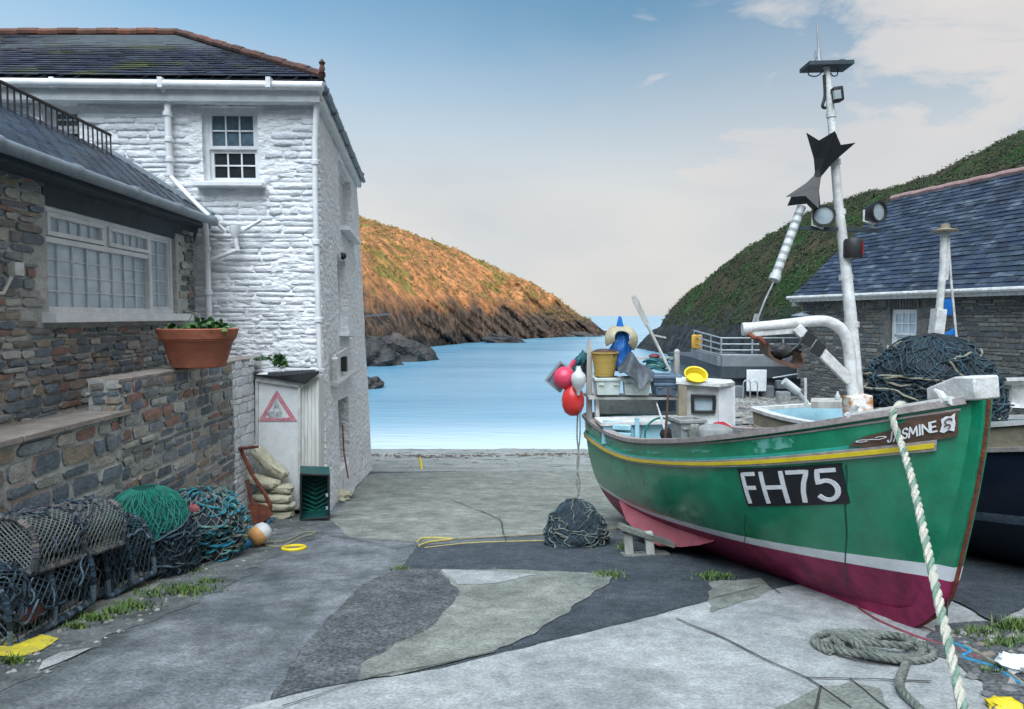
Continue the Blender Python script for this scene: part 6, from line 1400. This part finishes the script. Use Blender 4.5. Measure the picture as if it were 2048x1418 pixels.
# ================================================================== gear along the left wall
def creel(L_, W_, H_, seed, netm='netgrey', bound='rubber', dens=.085, pink=None, weather=1.0, noise_=.02):
    """D-section lobster pot at the origin, long axis X: frame, hoops, netting, slats"""
    rnd = random.Random(seed); parts = {}
    def arch(s, x):                                    # s 0..1 round the arch
        an = math.pi * s; y = -math.cos(an) * W_ / 2; z = math.sin(an) ** .55 * H_
        w_ = noise_ * noise.noise(V((x * 4 + seed, s * 4, 1)))
        return V((x, y * (1 + w_), .04 + z * (1 + w_)))
    mb = MB(); hx, hy = L_ / 2, W_ / 2
    corners = [V((-hx, -hy, .03)), V((hx, -hy, .03)), V((hx, hy, .03)), V((-hx, hy, .03))]
    for i in range(4):
        a, b = corners[i], corners[(i + 1) % 4]; n = max(6, int((b - a).length / .035))
        for k in range(n):                             # tarred rope binding, turn by turn
            p0, p1 = lerp(a, b, k / n), lerp(a, b, (k + .92) / n); j = V((0, rnd.uniform(-.006, .006), rnd.uniform(-.006, .006)))
            mb.tube([p0 + j, p1 - j], .026 * rnd.uniform(.85, 1.15), 7)
    parts['base_frame'] = (mb, bound)
    for x in (-hx, 0, hx):
        mb = MB(); parts['hoop', x] = (mb, bound)
        n = 34; pr = arch(0, x)
        for k in range(n):
            a, b = arch(k / n, x), arch((k + .9) / n, x); mb.tube([a, b], .021 * rnd.uniform(.8, 1.2), 6)
    for yy, zz in ((0, H_ + .045), (-hy * .86, H_ * .55), (hy * .86, H_ * .55)):
        mb = MB(); parts['rail', yy] = (mb, bound); a, b = V((-hx, yy, zz)), V((hx, yy, zz)); n = int(L_ / .045)
        for k in range(n): mb.tube([lerp(a, b, k / n), lerp(a, b, (k + .9) / n)], .017 * rnd.uniform(.8, 1.2), 6)
    mb = MB(); per = W_ / 2 + 2 * H_; nu = int((L_ + per) / dens)
    for k in range(nu):
        for sg in (1, -1):
            pts = []
            for i in range(29):
                s = i / 28; x = -hx - (per if sg > 0 else 0) + k * dens + sg * s * per
                if -hx <= x <= hx: pts.append(arch(s, x) + V((0, 0, .004)))
            if len(pts) > 1: mb.tube(pts, .0052, 4)
    for x in (-hx, hx):                                 # netted ends
        for k in range(-8, 14):
            for sg in (1, -1):
                pts = []
                for i in range(25):
                    s = i / 24; y = -hy + k * dens * .9 + sg * s * W_ - (0 if sg > 0 else -W_) * 0; z = s * (H_ + .04)
                    if abs(y) < hy and z < .04 + (max(0, 1 - (abs(y) / hy) ** 2)) ** .275 * H_: pts.append(V((x, y, z)))
                if len(pts) > 1: mb.tube(pts, .005, 4)
    parts['netting'] = (mb, netm)
    for k in range(6): mb = MB(); mb.box((0, -hy + .05 + k * (W_ - .1) / 5, .03), (L_, .04, .018)); parts['slat', k] = (mb, 'palewood')
    mb = MB()
    for k in range(34):
        x, s_, an = rnd.uniform(-hx, hx), rnd.uniform(.08, .92), rnd.uniform(0, 6.28); pts = []
        for q in range(9):
            p = arch(cl(s_, .03, .97), cl(x, -hx, hx)); p += (p - V((p.x, 0, H_ * .4))).normalized() * (.014 + .012 * math.sin(q * 1.7 + k)); pts.append(p); x += math.cos(an) * .035; s_ += math.sin(an) * .035; an += rnd.gauss(0, .6)
        mb.tube(smoothpath(pts, 2), .008 * rnd.uniform(.7, 1.4), 5)
    parts['rope_tangle'] = (mb, 'rubber')
    # inside: funnel entrance and a dark bait mass
    mb = MB(); mb.lathe([(.14, 0), (.09, .12), (.07, .2)], (-.02, -hy * .55, H_ * .55), 14, Matrix.Rotation(R(-90), 3, 'X')); mb.blob((0, 0, H_ * .35), (hx * .88, hy * .8, H_ * .36), 14, .35, 3, seed)
    parts['inner_net'] = (mb, 'dknet')
    if pink:
        mb = MB(); mb.blob(pink, (.10, .03, .07), 10, .15, 3, 2, e=.7); parts['escape_panel'] = (mb, 'pinkpl')
    return parts
def place_creel(parts, loc, rz, label, rx=0, ry=0, group='lobster pots against the stone wall'):
    r = bpy.data.objects.new('lobster_pot', None); COL.objects.link(r); r.location = loc; r.rotation_euler = (rx, ry, rz); r.empty_display_size = .1; tag(r, label, 'lobster pot', group)
    for nm, (mb, mt) in parts.items(): mb.build(nm if isinstance(nm, str) else nm[0], mt, r)
    return r
ga = lambda x, y, dz=0: V((x, y, gp(x, y) + dz))
A_ = creel(.78, .50, .46, 2, 'netblue', 'rubber', .068, pink=(-.14, -.19, .17))
place_creel(A_, ga(-3.58, 4.88, .03), R(84), 'nearest dark lobster pot, with a pink panel, beside the yellow paint', rx=R(3))
B_ = creel(.56, .46, .52, 5, 'netblue', 'rubber', .062)
place_creel(B_, ga(-3.56, 5.92, .03), R(80), 'dark lobster pot between the green net and the yellow paint', rx=R(-3))
C_ = creel(.98, .52, .34, 9, 'netgrey', 'potrope', .05)
place_creel(C_, V((-3.60, 5.22, -1.87)), R(86), 'weathered grey lobster pot lying on top at the left edge', rx=R(6), ry=R(7))
C2 = creel(.5, .4, .44, 12, 'netgrey', 'rubber', .08)
place_creel(C2, ga(-3.64, 5.52, .02), R(86), 'dark pot wedged under the weathered grey pot')
# green net over a dark pot
nc = ga(-3.60, 6.62, 0)
def nmound(a, b, s=1):
    th = a * 2 * math.pi; r_ = math.sqrt(max(0, 1 - max(0, (b - .25) / .75) ** 2.2)); d = V((math.cos(th), math.sin(th), b * 2)); n_ = 1 + .10 * noise.noise(d * 2 + V((2, 2, 2)))
    return nc + V((.45 * r_ * math.cos(th) * n_ * s, .44 * r_ * math.sin(th) * n_ * s, .84 * b * s))
gn = root('net_heap', nc, 'bright green trawl net thrown over a dark pot against the stone wall', 'net')
MB().grid(lambda a, b: nmound(a, b, .97), 44, 20).build('dark_mound', 'dknet', gn, angle=70)
surface_net(lambda a, b: nmound(a, min(1, b * .8), 1.0), 34, 6, .006, off=.008).build('under_net', 'netblue', gn)
scribble(MB(), nmound, 60, .010, .2, 31, .014, b0=.02, b1=.5).build('rope_tangle', 'rubber', gn)
def ncap(a, b):
    p = nmound(a, lerp(.50 - .16 * math.cos(a * 6.28 + 2.4), 1, b)); return p + (p - nc).normalized() * .012 + V((0, 0, .012 * noise.noise(p * 14)))
mb = MB(); 
MB().grid(ncap, 90, 26).build('net_sheet', M('green net sheet', (.008, .10, .075), .75, (.004, .045, .035), 30, 1, 90, stretch=(1, 1, 3)), gn, angle=80)
surface_net(ncap, 56, 5, .006, off=.01, steps=22).build('net_mesh', 'netgreen', gn)
mb = MB(); mb.tube([ncap(a / 40, 0) + (ncap(a / 40, 0) - nc).normalized() * .014 for a in range(40)], .013, 6, closed=True); mb.build('head_rope', 'rubber', gn)
# tangled rope pot
tc_ = ga(-3.36, 7.3, 0)
def tmound(a, b):
    th = a * 2 * math.pi; r_ = max(0, 1 - max(0, (b - .3) / .7) ** 2.3) ** .5; r_ = r_ * (.86 + .14 * min(1, b / .3)); d = V((math.cos(th), math.sin(th), b * 2)); n_ = 1 + .22 * noise.noise(d * 1.8 + V((9, 2, 2)))
    return tc_ + V((.42 * r_ * math.cos(th) * n_, .38 * r_ * math.sin(th) * n_, .76 * b))
tp = root('rope_covered_pot', tc_, 'round pot smothered in tangled teal and cream rope beside the green net', 'pot')
MB().grid(tmound, 44, 20).build('dark_mound', 'dknet', tp, angle=70)
scribble(MB(), tmound, 120, .012, .2, 21, .022).build('rope_tangle', 'ropeteal', tp)
scribble(MB(), tmound, 60, .012, .12, 22, .022).build('cream_rope', 'ropegreen', tp)
surface_net(tmound, 24, 6, .006, off=.012).build('net_mesh', 'netgrey', tp)
mb = MB(); p = P(384, 1022, 6.98); mb.blob(p + V((.0, .06, 0)), (.075, .05, .055), 10, .2, 3, 3); mb.build('escape_panel', 'pinkpl', tp)
# loose ropes
def rope(name, px, y, r, mat, label, cat='rope', lift=.012, grp=None, jit=0):
    pts = []
    for q in px:
        g = G(q[0], q[1]) if len(q) == 2 else P(q[0], q[1], q[2]); pts.append(g + V((0, 0, r if len(q) == 2 else 0)))
    mb = MB(); mb.tube(smoothpath(pts, 6), r, 7); return single(mb, name, mat, label, cat, grp)
rope('rope', [(455, 1075), (500, 1058), (525, 1055), (545, 1040), (540, 1035), (552, 1030)], 0, .016, 'ropeblue', 'short bright blue rope end beside the anchor fluke')
rope('rope', [(440, 1060), (480, 1042), (520, 1048), (505, 1060), (470, 1068), (500, 1075), (530, 1070)], 0, .014, 'ropetan', 'pale loops of rope between the tangled pot and the anchor')
rope('rope', [(430, 1090), (470, 1085), (510, 1088), (560, 1095), (600, 1078), (630, 1068), (610, 1066), (575, 1082), (540, 1086)], 0, .012, 'ropetan', 'thin tan rope trailing from the buoy past the small yellow ring')
rope('rope', [(330, 1110), (345, 1135), (390, 1140), (430, 1120)], 0, .010, 'ropegreen', 'olive rope curling on the ground in front of the tangled pot')
rope('rope', [(200, 1172), (250, 1160), (300, 1130), (310, 1105)], 0, .010, 'ropetan', 'tan rope trailing from under the green net')
# buoy
p = G(512, 1094) + V((0, 0, .115)); rot = V((.55, .62, .42)).normalized().to_track_quat('Z', 'Y').to_matrix()
by = root('buoy', p - V((0, 0, .115)), 'orange and white float with a blue end lying by the tangled pot', 'buoy')
mb = MB(); mb.lathe([(.05, -.07), (.095, -.04), (.115, .02), (.115, .06)], p, 24, rot); mb.build('orange_end', 'orange', by)
mb = MB(); mb.lathe([(.117, .06), (.117, .10), (.10, .15), (.06, .18), (.001, .185)], p, 24, rot); mb.build('white_end', 'whitefloat', by)
mb = MB(); q = p + rot @ V((0, 0, -.10)); mb.lathe([(.001, -.10), (.04, -.09), (.055, -.04), (.045, .02), (.02, .05)], q, 16, rot); mb.ball(q + V((-.05, -.03, -.03)), .05, 12); mb.build('blue_end', 'bluefloat', by)
mb = MB(); c = G(588, 1098) + V((0, 0, .01)); mb.tube([c + V((.125 * math.cos(R(a)), .125 * math.sin(R(a)), .004 - .14 * .125 * math.sin(R(a)))) for a in range(0, 360, 15)], .02, 8, closed=True); single(mb, 'ring', 'yellow', 'flat yellow ring on the slip with a rope lying across it', 'ring')
# anchor
ya = 9.62
an_ = root('anchor', ga(P(515, 1040, ya).x, ya, 0), 'rusty old anchor leaning on the sandbags by the wall end', 'anchor')
mb = MB(); mb.tube([P(477, 886, ya + .15), P(484, 905, ya + .12), P(505, 950, ya), P(530, 988, ya - .1), P(541, 1012, ya - .12), P(536, 1030, ya - .12), P(524, 1050, ya - .12)], [.035, .028, .026, .026, .03, .03, .02], 8); mb.build('shank', 'rust', an_)
mb = MB(); mb.tube([P(444, 903, ya - .1), P(480, 897, ya + .05), P(517, 893, ya + .2)], [.02, .024, .02], 8); mb.build('stock', 'rust', an_)
mb = MB(); mb.tube(smoothpath([P(541, 1012, ya - .12), P(522, 1018, ya - .2), P(503, 1000, ya - .22), P(494, 960, ya - .2)], 5), .022, 8); mb.build('arm', 'rust', an_)
mb = MB(); mb.prism([P(495, 1012, ya - .28), P(500, 1005, ya - .28), P(530, 1010, ya - .22), P(546, 1030, ya - .2), P(514, 1052, ya - .3), P(498, 1035, ya - .3)], (0, .02, .0)); mb.build('fluke', 'rust', an_)
# sandbags: a leaning stack
def sandbag(u, v, y, w_, h_, rz, ry, seed, label):
    mb = MB(); rot = Matrix.Rotation(R(rz), 3, 'Z') @ Matrix.Rotation(R(ry), 3, 'Y'); mb.blob((0, 0, 0), (w_ / 2, .15, h_ / 2), 22, .14, 2.4, seed, rot, e=.6); 
    c = P(u, v, y); r = root('sandbag', c - V((0, 0, h_ / 2)), label, 'sandbag', 'cream sandbags stacked at the foot of the white cupboard'); mb.v = [tuple(V(a) + c) for a in mb.v]; mb.build('bag_body', 'bag', r, angle=60)
    mb = MB(); mb.tube([c + rot @ V((s * w_ * .49, -.03 + .02 * k, (k - 1) * h_ * .2)) for s in (1,) for k in range(3)], .018, 6); mb.build('tied_neck', 'bag', r)
yb = 9.98
for a in [(530, 918, yb + .08, .46, .15, 0, 48, 1, 'topmost sandbag, steeply tilted behind the anchor stock'), (548, 935, yb + .1, .46, .15, 6, 38, 2, 'second sandbag from the top, tilted against the white panel'),
          (528, 962, yb - .02, .48, .14, -6, 14, 3, 'sandbag half hidden behind the anchor shank, under the tilted ones'), (562, 976, yb + .05, .36, .13, 8, 6, 4, 'sandbag with its puckered neck towards the green crate'),
          (545, 994, yb - .02, .56, .12, -3, 4, 5, 'fourth sandbag up from the ground'), (548, 1010, yb - .03, .60, .12, 4, 3, 6, 'third sandbag up from the ground'),
          (545, 1026, yb, .62, .12, -4, 2, 7, 'second sandbag up from the ground'), (550, 1042, yb - .03, .64, .12, 2, 2, 8, 'lowest sandbag, flat on the ground behind the anchor')]: sandbag(*a)
# green crate standing on end
cg = G(622, 1042); yc0 = cg.y
gc = root('fish_crate', cg, 'dark green plastic crate standing on end with its open side forward', 'crate')
def CR(u, v, d=0): return P(u, v, yc0 + d)
fr4 = [CR(600, 1042, 0), CR(660, 1036, .03), CR(660, 948, .03), CR(600, 946, 0)]; bk4 = [p + V((-.10, .34, .03)) for p in fr4]
mb = MB(); mb.add(fr4 + bk4, [(0, 4, 5, 1), (1, 5, 6, 2), (2, 6, 7, 3), (3, 7, 4, 0)]); mb.add([p - V((0, .0, .0)) for p in bk4], [(0, 1, 2, 3)])
inn4 = [bil(fr4, a, b) for a, b in ((.05, .035), (.95, .035), (.95, .965), (.05, .965))]; inb = [p + V((-.08, .32, .02)) for p in inn4]
mb.add(inn4 + inb + fr4, [(0, 1, 5, 4), (1, 2, 6, 5), (2, 3, 7, 6), (3, 0, 4, 7), (8, 9, 1, 0), (9, 10, 2, 1), (10, 11, 3, 2), (11, 8, 0, 3)]); mb.build('crate_shell', 'cratedk', gc, smooth=False)
mb = MB(); frame_quad(mb, [p - V((0, .01, 0)) for p in fr4], .03, .03, (0, -1, 0)); mb.build('rim', 'black', gc, bevel=.006)
mb = MB(); q = [p + V((-.075, .29, .02)) for p in inn4]
for k in range(9):
    for sg in (0, 1):
        a = bil(q, (0 if sg == 0 else 1), k / 9); b = bil(q, .5, min(1, k / 9 + .25)) if k < 9 else a; b = bil(q, .5, max(0, k / 9 - .16)); mb.beam(a, b, .016, .016, up=(0, 1, 0))
mb.build('lattice', 'netgreen', gc)
mb = MB(); s_ = [bil(fr4, 0, .5) + V((-.02, .17, 0))]
for v_ in (1016, 990): mb = MB(); mb.box(CR(654, v_, -.01), (.03, .02, .04)); mb.build('clip', 'lens', gc)
# shovel, cloth sack by the house door
ysv = 12.9; g = G(696, 990)
shv = root('shovel', P(700, 985, 12.3), 'grey coal shovel with a thin red handle leaning on the white house', 'shovel')
mb = MB(); mb.tube([P(697, 960, 12.3), P(688, 905, 12.5), P(685, 850, 12.7)], .014, 7); mb.build('handle', 'rust', shv)
mb = MB(); mb.prism([P(690, 955, 12.3), P(718, 952, 12.4), P(706, 988, 12.1), P(684, 982, 12.1)], (0, .02, .012)); mb.build('blade', 'greybox', shv, bevel=.006)
mb = MB(); c = P(680, 992, 11.9); c.z = gp(0, 11.9) + .07; mb.blob(c, (.19, .14, .13), 16, .5, 2.6, 4, floor=c.z - .075); single(mb, 'cloth_sack', 'bag', 'crumpled cream sack on the ground right of the green crate', 'sack', angle=60)
mb = MB(); p = G(843, 938); mb.beam(p, p + V((-.06, .1, .30)), .05, .05); single(mb, 'marker_post', 'yellow', 'small yellow marker stick standing at the top of the beach', 'marker')
# ================================================================== ropes on the slip
# mooring rope, three-strand
t_ = tf; st0 = J.at(t_, 1.0, 1, .02) + V((0, 0, .06)); inb_ = J.W(J.loc(t_, 1, 1, .25) + V((-.1, 0, .0)))
path = [inb_, J.W(J.loc(t_, 1, 1, .05) + V((0, 0, .06))), J.at(t_, .985, 1, .055), P(1800, 880, st0.y - .12)]
yA_, yE = st0.y - .12, 2.85
for k, (u, v) in enumerate(((1825, 962), (1855, 1100), (1886, 1240), (1926, 1418))):
    f_ = (v - 880) / (1418 - 880); yy = 1 / lerp(1 / yA_, 1 / yE, f_); path.append(P(u, v, yy))
d_ = path[-1] - path[-2]; e_ = path[-1] + d_.normalized() * .35; path.append(e_); path.append(e_ + V((.1, -.25, -.04)))
e2_ = path[-1].copy(); e2_.z = gp(0, e2_.y - .3) + .03; e2_.y -= .3; path.append(e2_)
mb = twisted(smoothpath(path, 14), .0235, .17, None, '', n=6, step=.0125)
single(mb, 'mooring_rope', ['ropecream', 'ropejade', 'ropecream'], 'thick cream and green laid rope slanting from the bow to the foreground', 'rope')
# coil on the concrete
cc = G(1752, 1302); mb_pts = []
def flat(x, y, h): q = cc + V((x, y, 0)); q.z = gp(q.x, q.y) + h; return q
k = 0; seq = []
for i in range(0, 360 * 2 + 260, 20):
    a = R(-i + 200); turn = i / 360; rr2 = .37 - .075 * turn + .022 * math.sin(i * .031); seq.append(flat(rr2 * math.cos(a) * 1.0 + .02 * turn, rr2 * .84 * math.sin(a) + .02 * math.sin(turn * 3), .028 + .028 * (turn > 1) * (1 + .6 * math.sin(a * 2 + 1)) * .8))
tail = [flat(.02, -.30, .03), G(1800, 1385) + V((0, 0, .03)), G(1850, 1440) + V((0, 0, .03)), G(1905, 1520) + V((0, 0, .03))]
seq2 = [flat(-.34, .10, .03), flat(-.30, -.12, .05), flat(-.18, -.25, .065), flat(-.03, -.29, .05)] + tail
mb = twisted(smoothpath(seq, 5), .025, .15, None, '', n=6, step=.0125); m2_ = twisted(smoothpath(seq2, 10), .025, .15, None, '', n=6, step=.0125)
inner_ = [flat(-.24, .10, .07), flat(-.05, .0, .06), flat(.16, -.09, .07), flat(.20, .03, .08), flat(.10, .13, .07), flat(.02, .06, .07), flat(-.16, .12, .06)]
m3_ = twisted(smoothpath(inner_, 10), .024, .15, None, '', n=6, step=.0125)
mb.add(m2_.v, m2_.f); mb.add(m3_.v, m3_.f)
single(mb, 'coiled_rope', 'ropegreen', 'weathered green rope coiled on the pale concrete below the bow', 'rope')
rope('rope', [(1700, 1205), (1750, 1240), (1830, 1275), (1900, 1298), (1960, 1320)], 0, .011, 'ropered', 'dull red line running out from under the keel')
rope('rope', [(1820, 1248), (1860, 1262), (1910, 1290), (1990, 1330)], 0, .008, 'ropered', 'second thinner red line beside the stem foot')
rope('rope', [(1905, 1290), (1940, 1305), (1925, 1318), (1960, 1330), (1990, 1340), (2040, 1372), (2100, 1400)], 0, .013, 'ropeblue', 'bright blue rope lying among the stones in the corner')
rope('rope', [(1930, 1296), (1980, 1325), (2030, 1360), (2100, 1420)], 0, .014, 'ropetan', 'tan line beside the blue rope')
rope('rope', [(1897, 1190, 4.6), (1893, 1250, 4.5), (1898, 1290, 4.35)], 0, .006, 'iron', 'thin dark chain hanging from the stem to the ground', 'chain')
rope('rope', [(835, 1085), (850, 1078), (905, 1080), (860, 1086), (838, 1094)], 0, .014, 'ochre', 'short loop of faded yellow rope on the slip', 'rope')
rope('rope', [(905, 1080), (980, 1076), (1085, 1070), (1150, 1068), (1240, 1058)], 0, .014, 'ropetan', 'tan line running across the slip towards the net bag')
rope('rope', [(850, 1096), (950, 1086), (1090, 1082)], 0, .006, 'ochre', 'thin yellow line running across the slip to the net bag')
mb = MB(); c = G(2030, 1345) + V((0, 0, .06)); mb.blob(c, (.10, .08, .05), 10, .35, 3, 5); single(mb, 'cloth_bundle', 'boot', 'pale blue rag at the right edge among the stones', 'cloth')
mb = MB(); c = G(2010, 1420) + V((0, 0, .03)); mb.blob(c, (.09, .06, .03), 10, .35, 3, 8); single(mb, 'yellow_glove', 'yellow', 'scrap of yellow plastic in the bottom right corner', 'scrap')
# grass and weeds
def tufts(name, spots, n, h, spread):
    mb = MB(); rnd = random.Random(9)
    for (u, v, w_, k) in spots:
        for _ in range(int(k * 1.3)):
            p = G(u + rnd.gauss(0, w_), v + rnd.gauss(0, w_ * .2)); a = rnd.uniform(0, 6.28); hh = h * rnd.uniform(.4, 1.2); d = V((math.cos(a), math.sin(a), 0)); s_ = V((-d.y, d.x, 0)) * .009
            q = p + d * hh * rnd.uniform(.3, .9) + V((0, 0, hh)); mb.add([p - s_, p + s_, q], [(0, 1, 2)])
    return tag(mb.build(name, 'grass', smooth=False), kind='stuff')
tufts('grass', [(370, 1142, 14, 160), (375, 1182, 26, 320), (265, 1215, 22, 200), (190, 1238, 16, 160), (150, 1256, 10, 90), (300, 1190, 20, 90), (230, 1226, 14, 120), (415, 1165, 12, 60), (20, 1325, 14, 100), (1215, 1152, 14, 130), (1430, 1155, 18, 200), (800, 1140, 8, 40), (1960, 1270, 22, 260), (2010, 1290, 26, 220), (1990, 1345, 18, 50)], 0, .05, 0)
tufts('weeds', [(1250, 1098, 7, 70), (2030, 1260, 20, 200)], 0, .09, 0)
sheet('painted_shade', 'asphalt', [(1905, 1205), (1990, 1250), (2060, 1215), (2400, 1080), (2300, 1010), (1900, 1040), (1700, 1060), (1780, 1110)], 6, jag=.03)  # shade of the boats and hillside, painted as a dark sheet
